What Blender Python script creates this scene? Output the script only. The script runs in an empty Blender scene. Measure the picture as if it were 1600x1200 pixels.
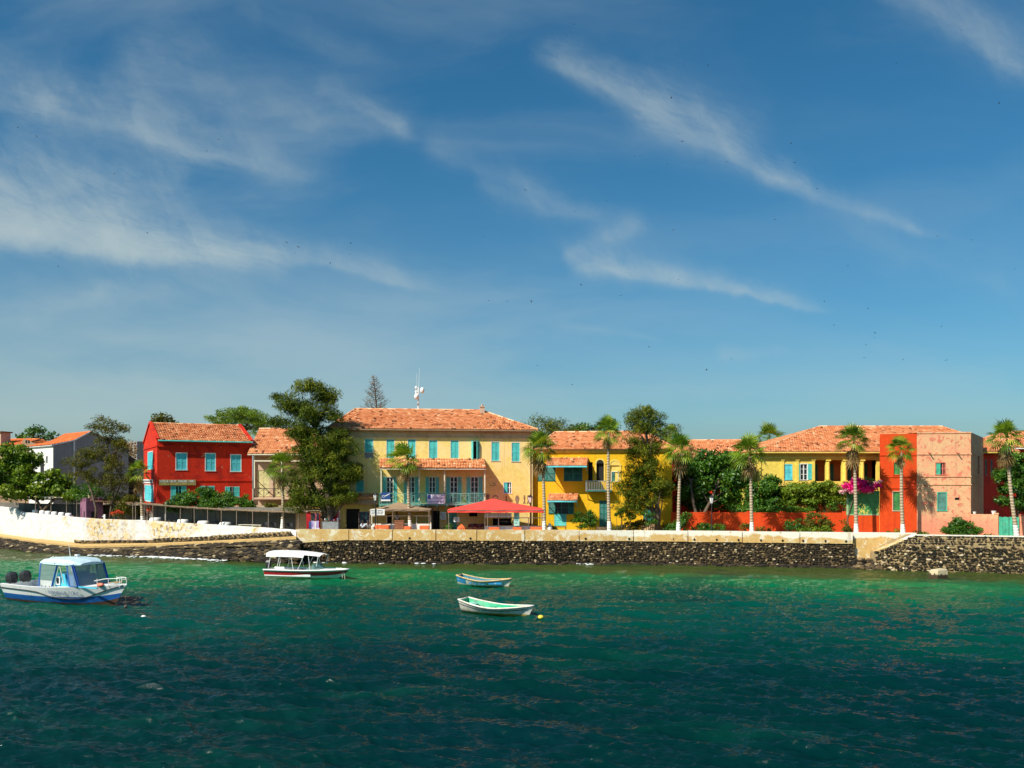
import bpy, math, random
import numpy as np
from mathutils import Vector, Matrix
rad = math.radians
PI = math.pi
SC = bpy.context.scene
COL = SC.collection
# ------------------------------------------------------------------ camera, sky, sun, exposure
FPX = 1400.0      # focal length in pixels of a 1600 wide frame
EYE = 7.4         # eye height above the water (upper deck of a ferry)
HZ = 750.0        # horizon row
cam_d = bpy.data.cameras.new('camera')
cam_d.sensor_width = 36.0
cam_d.lens = 36.0 * FPX / 1600.0
cam_d.shift_y = (HZ - 600.0) / 1600.0
cam_d.clip_start = 0.5
cam_d.clip_end = 20000
cam = bpy.data.objects.new('camera', cam_d)
cam.location = (0, 0, EYE)
cam.rotation_euler = (rad(90), 0, 0)
COL.objects.link(cam)
SC.camera = cam
SC.view_settings.view_transform = 'Standard'
SC.view_settings.look = 'None'
SC.view_settings.gamma = 1.0
SC.view_settings.use_curve_mapping = False
SC.view_settings.exposure = 0.38
SC.cycles.max_bounces = 6
SC.cycles.diffuse_bounces = 3
SC.cycles.glossy_bounces = 3
SC.cycles.transparent_max_bounces = 6
SC.cycles.transmission_bounces = 3
SC.cycles.caustics_reflective = False
SC.cycles.caustics_refractive = False
SC.cycles.sample_clamp_indirect = 4.0
try:
    SC.cycles.use_denoising = True
except Exception:
    pass

SUN_EL, SUN_AZ = 43.0, 47.0     # azimuth: degrees left of straight-behind-the-camera
sun_dir = Vector((-math.sin(rad(SUN_AZ)) * math.cos(rad(SUN_EL)), -math.cos(rad(SUN_AZ)) * math.cos(rad(SUN_EL)), math.sin(rad(SUN_EL))))
sd = bpy.data.lights.new('sun', 'SUN')
sd.energy = 4.9
sd.angle = rad(0.5)
sd.color = (1.0, 0.93, 0.80)
so = bpy.data.objects.new('sun', sd)
so.rotation_euler = (-sun_dir).to_track_quat('-Z', 'Y').to_euler()
so.location = (-60, -60, 80)
COL.objects.link(so)


class NT:
    """small helper to write node graphs as expressions"""
    def __init__(s, tree):
        s.t = tree
    def n(s, typ, **kw):
        nd = s.t.nodes.new(typ)
        for k, v in kw.items():
            setattr(nd, k, v)
        return nd
    def link(s, a, b):
        s.t.links.new(a, b)
    def put(s, v, sock):
        if hasattr(v, 'is_linked') or hasattr(v, 'links'):
            s.t.links.new(v, sock)
        else:
            sock.default_value = v
    def m(s, op, a, b=0.0, c=None, clamp=False):
        nd = s.t.nodes.new('ShaderNodeMath')
        nd.operation = op
        nd.use_clamp = clamp
        s.put(a, nd.inputs[0]); s.put(b, nd.inputs[1])
        if c is not None:
            s.put(c, nd.inputs[2])
        return nd.outputs[0]
    def mix(s, f, a, b, blend='MIX'):
        nd = s.t.nodes.new('ShaderNodeMix')
        nd.data_type = 'RGBA'
        nd.blend_type = blend
        s.put(f, nd.inputs[0])
        for v, k in ((a, 6), (b, 7)):
            if isinstance(v, (tuple, list)) and len(v) == 3:
                v = (*v, 1)
            s.put(v, nd.inputs[k])
        return nd.outputs[2]
    def sm(s, x, lo, hi):
        nd = s.t.nodes.new('ShaderNodeMapRange')
        nd.interpolation_type = 'SMOOTHSTEP'
        s.put(x, nd.inputs[0]); s.put(lo, nd.inputs[1]); s.put(hi, nd.inputs[2])
        return nd.outputs[0]
    def noise(s, vec, scale, detail=3, rough=0.5, dist=0.0):
        nd = s.t.nodes.new('ShaderNodeTexNoise')
        if vec is not None:
            s.link(vec, nd.inputs['Vector'])
        nd.inputs['Scale'].default_value = scale
        nd.inputs['Detail'].default_value = detail
        nd.inputs['Roughness'].default_value = rough
        nd.inputs['Distortion'].default_value = dist
        return nd.outputs[0]
    def xyz(s, x, y, z):
        nd = s.t.nodes.new('ShaderNodeCombineXYZ')
        s.put(x, nd.inputs[0]); s.put(y, nd.inputs[1]); s.put(z, nd.inputs[2])
        return nd.outputs[0]
    def ramp(s, f, stops, interp='LINEAR'):
        nd = s.t.nodes.new('ShaderNodeValToRGB')
        cr = nd.color_ramp
        cr.interpolation = interp
        while len(cr.elements) < len(stops):
            cr.elements.new(0.5)
        for e, (p, c) in zip(cr.elements, stops):
            e.position = p
            e.color = (*c, 1)
        s.put(f, nd.inputs[0])
        return nd.outputs[0]


W = bpy.data.worlds.new('World')
SC.world = W
W.use_nodes = True
wt = W.node_tree
wt.nodes.clear()
g = NT(wt)
sky = g.n('ShaderNodeTexSky', sky_type='NISHITA')
sky.sun_disc = False
sky.sun_elevation = rad(SUN_EL)
sky.sun_rotation = rad(180 + SUN_AZ)
sky.altitude = 0
sky.air_density = 1.0
sky.dust_density = 1.2
sky.ozone_density = 3.0
tc = g.n('ShaderNodeTexCoord')
sep = g.n('ShaderNodeSeparateXYZ')
g.link(tc.outputs['Generated'], sep.inputs[0])
dx, dy, dz = sep.outputs
ys = g.m('MAXIMUM', dy, 0.05)
A = g.m('DIVIDE', dx, ys)         # tangent-plane direction coordinates towards the town
B = g.m('DIVIDE', dz, ys)
front = g.sm(dy, 0.15, 0.4)
# warp so that the edges of the cirrus fray
wv = g.xyz(A, B, 0.0)
n1 = g.noise(wv, 5.0, 5, 0.6)
n2 = g.noise(g.xyz(g.m('ADD', A, 7.3), g.m('ADD', B, 3.1), 0.0), 5.0, 5, 0.6)
n3 = g.noise(wv, 26.0, 5, 0.65)
Aw = g.m('ADD', g.m('ADD', A, g.m('MULTIPLY', g.m('SUBTRACT', n1, 0.5), 0.07)), g.m('MULTIPLY', g.m('SUBTRACT', n3, 0.5), 0.022))
Bw = g.m('ADD', g.m('ADD', B, g.m('MULTIPLY', g.m('SUBTRACT', n2, 0.5), 0.04)), g.m('MULTIPLY', g.m('SUBTRACT', n3, 0.5), -0.012))
PUFF = g.sm(g.noise(g.xyz(A, B, 9.0), 7.0, 5, 0.6, 0.6), 0.32, 0.68)
ca_, sa_ = math.cos(rad(-20)), math.sin(rad(-20))
As = g.m('ADD', g.m('MULTIPLY', Aw, ca_), g.m('MULTIPLY', Bw, sa_))
Bs = g.m('SUBTRACT', g.m('MULTIPLY', Bw, ca_), g.m('MULTIPLY', Aw, sa_))
# fibres run along the wind; feathers curl across it
FIB = g.noise(g.xyz(g.m('MULTIPLY', As, 5.0), g.m('MULTIPLY', Bs, 20.0), 0.3), 1.0, 6, 0.66, 0.35)
FEA = g.noise(g.xyz(g.m('MULTIPLY', g.m('ADD', As, Bs), 16.0), g.m('MULTIPLY', Bs, 7.0), 4.1), 1.0, 5, 0.62, 0.5)
FIBRE = g.m('MULTIPLY', g.m('ADD', g.m('MULTIPLY', g.sm(FIB, 0.28, 0.80), 0.80), g.m('MULTIPLY', g.sm(FEA, 0.28, 0.85), 0.50)), g.m('ADD', 0.45, g.m('MULTIPLY', PUFF, 0.85)))


def streak(x0, y0, x1, y1, w0, w1, amp, soft_up=1.0, wl=0.035):
    """a cirrus streak between two sky directions; widths as angles"""
    a0, b0 = (x0 - 800) / FPX, (HZ - y0) / FPX
    a1, b1 = (x1 - 800) / FPX, (HZ - y1) / FPX
    L = math.hypot(a1 - a0, b1 - b0)
    c, s_ = (a1 - a0) / L, (b1 - b0) / L
    da, db = g.m('SUBTRACT', Aw, a0), g.m('SUBTRACT', Bw, b0)
    s = g.m('DIVIDE', g.m('ADD', g.m('MULTIPLY', da, c), g.m('MULTIPLY', db, s_)), L)
    t = g.m('SUBTRACT', g.m('MULTIPLY', db, c), g.m('MULTIPLY', da, s_))
    w = g.m('ADD', w0 * 1.15 / FPX, g.m('MULTIPLY', s, (w1 - w0) * 1.15 / FPX))
    w = g.m('MAXIMUM', w, 0.004)
    up = g.m('GREATER_THAN', t, 0.0)
    w = g.m('MULTIPLY', w, g.m('ADD', 1.0, g.m('MULTIPLY', up, soft_up - 1.0)))
    q = g.m('DIVIDE', t, w)
    across = g.m('DIVIDE', 1.0, g.m('ADD', 1.0, g.m('MULTIPLY', g.m('MULTIPLY', q, q), g.m('ADD', 1.0, g.m('MULTIPLY', q, q)))))
    ends = g.m('MULTIPLY', g.sm(s, -0.06, 0.12), g.m('SUBTRACT', 1.0, g.sm(s, 0.75, 1.05)))
    fib = g.m('ADD', g.m('MULTIPLY', g.m('MULTIPLY', across, across), 0.18), FIBRE)
    return g.m('MULTIPLY', g.m('MULTIPLY', across, ends), g.m('MULTIPLY', fib, amp * 0.66))


parts_ = [
    streak(-90, 345, 440, 425, 26, 12, 2.4, 2.6),
    streak(-90, 330, 330, 370, 46, 40, 0.75, 1.9),
    streak(150, 345, 300, 262, 34, 24, 0.42, 1.2),
    streak(330, 388, 690, 450, 13, 6, 0.60, 3.0),
    streak(-80, 130, 520, 285, 26, 15, 0.75, 2.3),
    streak(180, 90, 640, 215, 55, 14, 0.34, 1.4),
    streak(500, 130, 640, 218, 14, 6, 0.62, 2.2),
    streak(20, 480, 420, 445, 28, 18, 0.30, 1.4),
    streak(840, 95, 1190, 245, 15, 24, 1.15, 1.9),
    streak(980, 185, 1300, 300, 30, 10, 0.50, 1.6),
    streak(1180, 270, 1510, 378, 18, 6, 0.70, 1.4),
    streak(1370, -30, 1640, 120, 22, 28, 0.75, 1.6),
    streak(900, 405, 1310, 490, 12, 5, 1.15, 2.2),
    streak(880, 392, 1010, 348, 14, 16, 0.45, 1.3),
    streak(745, 290, 960, 345, 16, 8, 0.34, 1.8),
    streak(1130, 552, 1230, 545, 9, 7, 0.32, 1.2),
    streak(860, 505, 1050, 528, 8, 5, 0.26, 1.2),
    streak(0, 250, 300, 300, 30, 20, 0.26, 1.3),
    streak(380, 10, 620, 110, 24, 18, 0.22, 1.3),
    streak(30, 505, 200, 440, 16, 14, 0.30, 1.2),
    streak(660, 230, 880, 300, 20, 16, 0.22, 1.5),
    streak(1320, 350, 1620, 470, 22, 20, 0.20, 1.5),
]
cl = parts_[0]
for p_ in parts_[1:]:
    cl = g.m('ADD', cl, p_)
# thin veil low down, thicker on the left, with broad soft structure
veil_n = g.noise(g.xyz(g.m('MULTIPLY', Aw, 1.2), g.m('MULTIPLY', Bw, 5.0), 2.0), 1.6, 5, 0.55, 0.5)
low = g.m('SUBTRACT', 1.0, g.sm(B, 0.0, 0.36))
leftside = g.m('SUBTRACT', 1.0, g.sm(A, -0.6, 0.35))
veil = g.m('MULTIPLY', g.m('MULTIPLY', low, g.m('ADD', 0.22, g.m('MULTIPLY', leftside, 0.85))), g.m('ADD', 0.25, g.m('MULTIPLY', g.sm(veil_n, 0.25, 0.75), 0.75)))
thin = g.m('MULTIPLY', g.m('MULTIPLY', g.sm(veil_n, 0.4, 0.8), g.m('ADD', 0.14, g.m('MULTIPLY', leftside, 0.34))), 0.8)
cl = g.m('ADD', cl, g.m('ADD', g.m('MULTIPLY', veil, 0.95), thin))
cl = g.m('SUBTRACT', 1.0, g.m('POWER', 2.718, g.m('MULTIPLY', cl, -1.25)))
cl = g.m('MULTIPLY', cl, front)
hs = g.n('ShaderNodeHueSaturation')
hs.inputs['Hue'].default_value = 0.484
hs.inputs['Saturation'].default_value = 1.26
g.link(sky.outputs[0], hs.inputs['Color'])
tint = g.mix(1.0, hs.outputs[0], (0.58, 0.86, 0.97), 'MULTIPLY')
skyc = g.mix(g.m('MULTIPLY', cl, 0.78), tint, (5.1, 6.0, 5.9))
bg = g.n('ShaderNodeBackground')
bg.inputs['Strength'].default_value = 0.078
g.link(skyc, bg.inputs['Color'])
wo = g.n('ShaderNodeOutputWorld')
g.link(bg.outputs[0], wo.inputs[0])


# ------------------------------------------------------------------ helpers
def X(px, D): return (px - 800.0) / FPX * D
def Z(py, D): return EYE + (HZ - py) / FPX * D
def P(px, py, D): return Vector((X(px, D), D, Z(py, D)))


def tag(o, label=None, cat=None, group=None, kind=None):
    if label: o['label'] = label
    if cat: o['category'] = cat
    if group: o['group'] = group
    if kind: o['kind'] = kind
    return o


def thing(name, label, cat, loc=(0, 0, 0), rz=0.0, group=None):
    o = bpy.data.objects.new(name, None)
    COL.objects.link(o)
    o.empty_display_size = 0.3
    o.location = loc
    o.rotation_euler = (0, 0, rz)
    return tag(o, label, cat, group)


def copy_tree(o, parent=None):
    c = o.copy()
    COL.objects.link(c)
    c.parent = parent
    for ch in list(o.children):
        copy_tree(ch, c)
    return c


class MB:
    """collects faces; build() links them as one mesh object"""
    def __init__(s):
        s.v = []; s.f = []; s.mi = []; s.tn = []
        s.M = None; s.cur = 0; s.tint = 0.5
    def av(s, p):
        p = Vector(p)
        if s.M is not None:
            p = s.M @ p
        s.v.append(p)
        return len(s.v) - 1
    def face(s, idx):
        s.f.append(tuple(idx)); s.mi.append(s.cur); s.tn.append(s.tint)
    def poly(s, pts):
        s.face([s.av(p) for p in pts])
    def box(s, x0, x1, y0, y1, z0, z1):
        if x1 < x0: x0, x1 = x1, x0
        if y1 < y0: y0, y1 = y1, y0
        if z1 < z0: z0, z1 = z1, z0
        i = [s.av(p) for p in ((x0, y0, z0), (x1, y0, z0), (x1, y1, z0), (x0, y1, z0), (x0, y0, z1), (x1, y0, z1), (x1, y1, z1), (x0, y1, z1))]
        for q in ((3, 2, 1, 0), (4, 5, 6, 7), (0, 1, 5, 4), (1, 2, 6, 5), (2, 3, 7, 6), (3, 0, 4, 7)):
            s.face([i[k] for k in q])
    def obox(s, c, ax, ay, az):
        """box from a centre and three half-axis vectors"""
        c = Vector(c)
        i = []
        for sz in (-1, 1):
            for sx, sy in ((-1, -1), (1, -1), (1, 1), (-1, 1)):
                i.append(s.av(c + ax * sx + ay * sy + az * sz))
        for q in ((3, 2, 1, 0), (4, 5, 6, 7), (0, 1, 5, 4), (1, 2, 6, 5), (2, 3, 7, 6), (3, 0, 4, 7)):
            s.face([i[k] for k in q])
    def bar(s, a, b, w, h=None):
        h = h or w
        a, b = Vector(a), Vector(b)
        d = b - a
        if d.length < 1e-6: return
        up = Vector((0, 0, 1)) if abs(d.normalized().z) < 0.95 else Vector((0, 1, 0))
        sx = d.cross(up).normalized() * (w / 2)
        sy = sx.cross(d).normalized() * (h / 2)
        s.obox((a + b) / 2, d / 2, sx, sy)
    def tube(s, pts, r, n=8, cap=True):
        pts = [Vector(p) for p in pts]
        if not hasattr(r, '__len__'): r = [r] * len(pts)
        rings = []
        prev = None
        for k, p in enumerate(pts):
            d = (pts[min(k + 1, len(pts) - 1)] - pts[max(k - 1, 0)])
            d = d.normalized() if d.length > 1e-9 else Vector((0, 0, 1))
            if prev is None:
                a = d.orthogonal().normalized()
            else:
                a = (prev - d * prev.dot(d))
                a = a.normalized() if a.length > 1e-6 else d.orthogonal().normalized()
            prev = a
            b = d.cross(a)
            rings.append([s.av(p + a * math.cos(2 * PI * j / n) * r[k] + b * math.sin(2 * PI * j / n) * r[k]) for j in range(n)])
        for k in range(len(rings) - 1):
            for j in range(n):
                s.face((rings[k][j], rings[k][(j + 1) % n], rings[k + 1][(j + 1) % n], rings[k + 1][j]))
        if cap:
            s.face(list(reversed(rings[0]))); s.face(rings[-1])
    def lathe(s, prof, c=(0, 0, 0), n=12):
        c = Vector(c)
        rings = [[s.av(c + Vector((r * math.cos(2 * PI * j / n), r * math.sin(2 * PI * j / n), z))) for j in range(n)] for r, z in prof]
        for k in range(len(rings) - 1):
            for j in range(n):
                s.face((rings[k][j], rings[k][(j + 1) % n], rings[k + 1][(j + 1) % n], rings[k + 1][j]))
        s.face(list(reversed(rings[0]))); s.face(rings[-1])
    def blob(s, c, rx, ry, rz, n=8, m=5, jit=0.0, rng=random):
        c = Vector(c)
        top = s.av(c + Vector((0, 0, rz))); bot = s.av(c - Vector((0, 0, rz)))
        rings = []
        for k in range(1, m):
            a = PI * k / m
            rings.append([s.av(c + Vector((rx * math.sin(a) * math.cos(2 * PI * j / n) * (1 + jit * rng.uniform(-1, 1)), ry * math.sin(a) * math.sin(2 * PI * j / n) * (1 + jit * rng.uniform(-1, 1)), rz * math.cos(a) * (1 + jit * rng.uniform(-1, 1))))) for j in range(n)])
        for j in range(n):
            s.face((top, rings[0][j], rings[0][(j + 1) % n]))
            s.face((bot, rings[-1][(j + 1) % n], rings[-1][j]))
        for k in range(len(rings) - 1):
            for j in range(n):
                s.face((rings[k][j], rings[k + 1][j], rings[k + 1][(j + 1) % n], rings[k][(j + 1) % n]))
    def loft(s, secs, mats=None, flip=False):
        ids = [[s.av(p) for p in sec] for sec in secs]
        for k in range(len(ids) - 1):
            for j in range(len(ids[k]) - 1):
                if mats: s.cur = mats[j]
                q = (ids[k][j], ids[k + 1][j], ids[k + 1][j + 1], ids[k][j + 1])
                s.face(tuple(reversed(q)) if flip else q)
        s.cur = 0
    def prism(s, pts, off):
        """extrude a polygon by a vector"""
        off = Vector(off)
        a = [s.av(p) for p in pts]
        b = [s.av(Vector(p) + off) for p in pts]
        s.face(list(reversed(a))); s.face(b)
        n = len(a)
        for k in range(n):
            s.face((a[k], a[(k + 1) % n], b[(k + 1) % n], b[k]))
    def build(s, name, mat, parent=None, smooth=False, loc=None):
        me = bpy.data.meshes.new(name)
        me.from_pydata(s.v, [], s.f)
        mats = mat if isinstance(mat, (list, tuple)) else [mat]
        for m_ in mats: me.materials.append(m_)
        me.polygons.foreach_set('material_index', s.mi)
        if smooth:
            me.polygons.foreach_set('use_smooth', [True] * len(s.f))
        at = me.attributes.new('tint', 'FLOAT', 'FACE')
        at.data.foreach_set('value', s.tn)
        me.update()
        o = bpy.data.objects.new(name, me)
        COL.objects.link(o)
        if parent is not None: o.parent = parent
        if loc is not None: o.location = loc
        return o


def np_mesh(name, verts, faces4, tint, mat, parent=None, smooth=False):
    """fast quad mesh from numpy arrays"""
    me = bpy.data.meshes.new(name)
    nv, nf = len(verts), len(faces4)
    me.vertices.add(nv)
    me.vertices.foreach_set('co', np.asarray(verts, dtype=np.float32).ravel())
    me.loops.add(nf * 4)
    me.loops.foreach_set('vertex_index', np.asarray(faces4, dtype=np.int32).ravel())
    me.polygons.add(nf)
    me.polygons.foreach_set('loop_start', np.arange(nf, dtype=np.int32) * 4)
    me.polygons.foreach_set('loop_total', np.full(nf, 4, dtype=np.int32))
    if smooth:
        me.polygons.foreach_set('use_smooth', np.ones(nf, dtype=bool))
    if tint is not None:
        at = me.attributes.new('tint', 'FLOAT', 'FACE')
        at.data.foreach_set('value', np.asarray(tint, dtype=np.float32))
    me.materials.append(mat)
    me.update(calc_edges=True)
    me.validate()
    o = bpy.data.objects.new(name, me)
    COL.objects.link(o)
    if parent is not None: o.parent = parent
    return o


# ------------------------------------------------------------------ materials
MATS = {}
def new_mat(name):
    m = bpy.data.materials.new(name)
    m.use_nodes = True
    t = m.node_tree
    t.nodes.clear()
    q = NT(t)
    out = q.n('ShaderNodeOutputMaterial')
    b = q.n('ShaderNodeBsdfPrincipled')
    q.link(b.outputs[0], out.inputs[0])
    MATS[name] = m
    return m, q, b, out


def coords(q):
    return q.n('ShaderNodeTexCoord').outputs['Object']


def bump(q, b, h, strength=0.3, dist=0.02):
    nd = q.n('ShaderNodeBump')
    nd.inputs['Strength'].default_value = strength
    nd.inputs['Distance'].default_value = dist
    q.put(h, nd.inputs['Height'])
    q.link(nd.outputs[0], b.inputs['Normal'])


def paint(name, c, rough=0.6, var=0.12, scale=3.0, bmp=0.15, metal=0.0, dirt=None):
    m, q, b, out = new_mat(name)
    v = coords(q)
    n = q.noise(v, scale, 5, 0.6)
    c2 = tuple(x * (1 - var * 2.2) for x in c)
    c3 = tuple(min(1, x * (1 + var)) for x in c)
    col = q.ramp(n, [(0.3, c2), (0.5, c), (0.7, c3)])
    if dirt:
        col = q.mix(q.sm(q.noise(v, scale * 2.3, 6, 0.7), 0.56, 0.68), col, dirt)
    q.link(col, b.inputs['Base Color'])
    b.inputs['Roughness'].default_value = rough
    b.inputs['Metallic'].default_value = metal
    bump(q, b, q.noise(v, scale * 8, 3), bmp, 0.01)
    return m


def plaster(name, base, worn, under, worn_amt=0.5, under_amt=0.66, streak_c=None, scale=0.45, low=None):
    """weathered limewash: large worn patches, peeled spots, rain streaks, rising damp at the foot"""
    m, q, b, out = new_mat(name)
    v = coords(q)
    sp = q.n('ShaderNodeSeparateXYZ'); q.link(v, sp.inputs[0])
    big = q.noise(v, scale, 6, 0.62, 0.6)
    fine = q.noise(v, scale * 7, 6, 0.65)
    mid = q.noise(v, scale * 2.6, 5, 0.6, 0.8)
    base2 = tuple(x * 0.82 for x in base)
    c = q.mix(q.sm(fine, 0.35, 0.7), base2, base)
    c = q.mix(q.sm(big, worn_amt - 0.04, worn_amt + 0.10), c, worn)
    c = q.mix(q.m('MULTIPLY', q.sm(mid, under_amt - 0.02, under_amt + 0.03), q.sm(fine, 0.36, 0.5)), c, under)
    st = q.noise(q.xyz(q.m('MULTIPLY', sp.outputs[0], 2.6), q.m('MULTIPLY', sp.outputs[1], 2.6), q.m('MULTIPLY', sp.outputs[2], 0.16)), 1.0, 5, 0.6)
    sc_ = streak_c or tuple(x * 0.55 for x in base)
    c = q.mix(q.m('MULTIPLY', q.sm(st, 0.54, 0.74), 0.5), c, sc_)
    if low is not None:
        zlow, lc = low
        f = q.m('SUBTRACT', 1.0, q.sm(q.m('ADD', sp.outputs[2], q.m('MULTIPLY', mid, 1.6)), zlow, zlow + 1.1))
        c = q.mix(q.m('MULTIPLY', f, 0.7), c, lc)
    q.link(c, b.inputs['Base Color'])
    b.inputs['Roughness'].default_value = 0.9
    b.inputs['Specular IOR Level'].default_value = 0.2
    bump(q, b, q.m('ADD', fine, mid), 0.35, 0.03)
    return m


def tinted(name, stops, rough=0.85, spec=0.25, bmp=0.3, scale=6.0, transl=0.0, vary=0.25):
    """colour picked by the per-face tint attribute"""
    m, q, b, out = new_mat(name)
    at = q.n('ShaderNodeAttribute', attribute_name='tint')
    v = coords(q)
    n = q.noise(v, scale, 3)
    f = q.m('ADD', at.outputs['Fac'], q.m('MULTIPLY', q.m('SUBTRACT', n, 0.5), vary))
    c = q.ramp(f, stops)
    q.link(c, b.inputs['Base Color'])
    b.inputs['Roughness'].default_value = rough
    b.inputs['Specular IOR Level'].default_value = spec
    if bmp: bump(q, b, q.noise(v, scale * 4, 3), bmp, 0.02)
    if transl:
        tr = q.n('ShaderNodeBsdfTranslucent')
        q.link(q.mix(1.0, c, (1.25, 1.15, 0.4), 'MULTIPLY'), tr.inputs[0])
        mx = q.n('ShaderNodeMixShader')
        mx.inputs[0].default_value = transl
        q.link(b.outputs[0], mx.inputs[1]); q.link(tr.outputs[0], mx.inputs[2])
        q.link(mx.outputs[0], out.inputs[0])
    return m


M_yel_main = plaster('plaster_pale_yellow', (0.95, 0.73, 0.22), (0.92, 0.70, 0.30), (0.76, 0.48, 0.20), 0.50, 0.68, (0.62, 0.34, 0.10), 0.35, (2.6, (0.58, 0.38, 0.11)))
M_frieze = plaster('plaster_frieze_buff', (0.76, 0.50, 0.26), (0.78, 0.54, 0.30), (0.55, 0.36, 0.20), 0.5, 0.7)
M_yel = plaster('plaster_ochre_yellow', (0.80, 0.47, 0.015), (0.76, 0.42, 0.02), (0.66, 0.42, 0.12), 0.56, 0.72, (0.55, 0.28, 0.02), 0.4)
M_yel_trim = plaster('plaster_trim_yellow', (0.86, 0.62, 0.14), (0.82, 0.56, 0.14), (0.7, 0.5, 0.2), 0.56, 0.74, (0.6, 0.35, 0.05))
M_yel_villa = plaster('plaster_lemon_yellow', (0.88, 0.66, 0.12), (0.86, 0.60, 0.13), (0.70, 0.48, 0.14), 0.56, 0.72, (0.6, 0.38, 0.08), 0.4)
M_red = plaster('plaster_deep_red', (0.68, 0.034, 0.012), (0.42, 0.022, 0.012), (0.60, 0.22, 0.13), 0.52, 0.665, (0.22, 0.012, 0.010), 0.7)
M_orange = plaster('plaster_orange_red', (0.74, 0.075, 0.012), (0.66, 0.055, 0.012), (0.62, 0.18, 0.07), 0.55, 0.76, (0.45, 0.04, 0.012), 0.4)
M_pink = plaster('plaster_peeling_pink', (0.80, 0.47, 0.25), (0.76, 0.36, 0.20), (0.64, 0.19, 0.12), 0.49, 0.565, (0.48, 0.18, 0.12), 0.9, (4.3, (0.70, 0.24, 0.15)))
M_white = plaster('limewash_white', (0.78, 0.77, 0.72), (0.70, 0.68, 0.62), (0.5, 0.47, 0.40), 0.56, 0.70, (0.45, 0.42, 0.36), 0.4)
M_grey_and_shade = plaster('plaster_grey_and_shade', (0.34, 0.34, 0.33), (0.28, 0.28, 0.27), (0.20, 0.19, 0.18), 0.5, 0.66, (0.18, 0.17, 0.16), 0.4)  # grey plaster, also the shade colour on the white house gable
M_pinkgrey = plaster('plaster_cream_pink', (0.62, 0.45, 0.33), (0.55, 0.37, 0.24), (0.42, 0.16, 0.09), 0.5, 0.66, (0.35, 0.22, 0.14), 0.5)
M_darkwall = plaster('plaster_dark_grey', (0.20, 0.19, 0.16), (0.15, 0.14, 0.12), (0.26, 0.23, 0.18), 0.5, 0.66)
M_purple = plaster('painted_purple_brick', (0.30, 0.14, 0.21), (0.17, 0.07, 0.12), (0.32, 0.20, 0.18), 0.52, 0.68)
M_teal = paint('paint_teal', (0.085, 0.56, 0.52), 0.55, 0.12, 2.0, dirt=(0.15, 0.62, 0.56))
M_teal2 = paint('paint_sky_teal', (0.11, 0.60, 0.66), 0.55, 0.14, 2.0)
M_green_dk = paint('paint_dark_green', (0.014, 0.15, 0.12), 0.5, 0.2, 2.0)
M_green = paint('paint_green', (0.05, 0.22, 0.055), 0.6, 0.2, 1.4, dirt=(0.11, 0.30, 0.11))
M_green_rail = paint('paint_green_rail', (0.15, 0.38, 0.31), 0.5, 0.12, 2.0)
M_gate = paint('paint_gate_green', (0.06, 0.45, 0.28), 0.6, 0.2, 1.5, dirt=(0.12, 0.30, 0.20))
M_cream = paint('paint_cream', (0.72, 0.66, 0.50), 0.6, 0.1)
M_wpaint = paint('paint_white', (0.80, 0.80, 0.77), 0.5, 0.06, 2.0, 0.08)
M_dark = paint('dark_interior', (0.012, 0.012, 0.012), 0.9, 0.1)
M_black = paint('black_paint', (0.02, 0.02, 0.022), 0.45, 0.1)
M_wood = paint('brown_wood', (0.20, 0.085, 0.035), 0.7, 0.25, 4.0)
M_pole = paint('grey_timber', (0.26, 0.19, 0.14), 0.8, 0.2, 4.0)
M_straw = paint('straw_matting', (0.27, 0.18, 0.11), 0.95, 0.3, 5.0, 0.6)
M_tan = paint('pale_canvas', (0.70, 0.55, 0.34), 0.9, 0.15, 2.0)
M_taupe = paint('taupe_canvas', (0.30, 0.20, 0.12), 0.9, 0.12, 2.0)
M_redcloth = paint('red_canvas', (0.85, 0.06, 0.045), 0.8, 0.06, 1.0)
M_orangecloth = paint('orange_cloth', (0.85, 0.16, 0.04), 0.8, 0.12, 3.0)
M_metal = paint('galvanised_metal', (0.45, 0.46, 0.46), 0.4, 0.1, 3.0, 0.1, 0.6)
M_rope = paint('mooring_rope', (0.10, 0.085, 0.06), 0.9)

m_, q_, b_, o_ = new_mat('window_glass')
b_.inputs['Base Color'].default_value = (0.02, 0.03, 0.035, 1)
b_.inputs['Roughness'].default_value = 0.12
v_ = coords(q_)
bump(q_, b_, q_.noise(v_, 2.0, 2), 0.08, 0.02)
M_glass = m_

M_tile = tinted('clay_roof_tiles', [(0.0, (0.10, 0.035, 0.02)), (0.16, (0.34, 0.11, 0.045)), (0.45, (0.60, 0.23, 0.095)), (0.72, (0.72, 0.34, 0.16)), (1.0, (0.82, 0.55, 0.34))], 0.9, 0.2, 0.3, 1.2, 0, 0.35)
M_tile_bright = tinted('clay_roof_tiles_orange', [(0.0, (0.32, 0.07, 0.02)), (0.3, (0.60, 0.15, 0.045)), (0.75, (0.70, 0.20, 0.06)), (1.0, (0.76, 0.34, 0.14))], 0.9, 0.2, 0.3, 1.2, 0, 0.3)
M_basalt = tinted('basalt_rubble', [(0.0, (0.012, 0.010, 0.008)), (0.40, (0.045, 0.033, 0.019)), (0.62, (0.13, 0.088, 0.042)), (0.80, (0.30, 0.21, 0.10)), (0.92, (0.60, 0.50, 0.34))], 0.85, 0.3, 0.6, 5.0, 0, 0.45)
M_basalt_dk = tinted('basalt_dark', [(0.0, (0.012, 0.010, 0.008)), (0.45, (0.045, 0.032, 0.018)), (0.7, (0.17, 0.115, 0.05)), (1.0, (0.48, 0.38, 0.22))], 0.8, 0.35, 0.6, 5.0, 0, 0.3)
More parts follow.
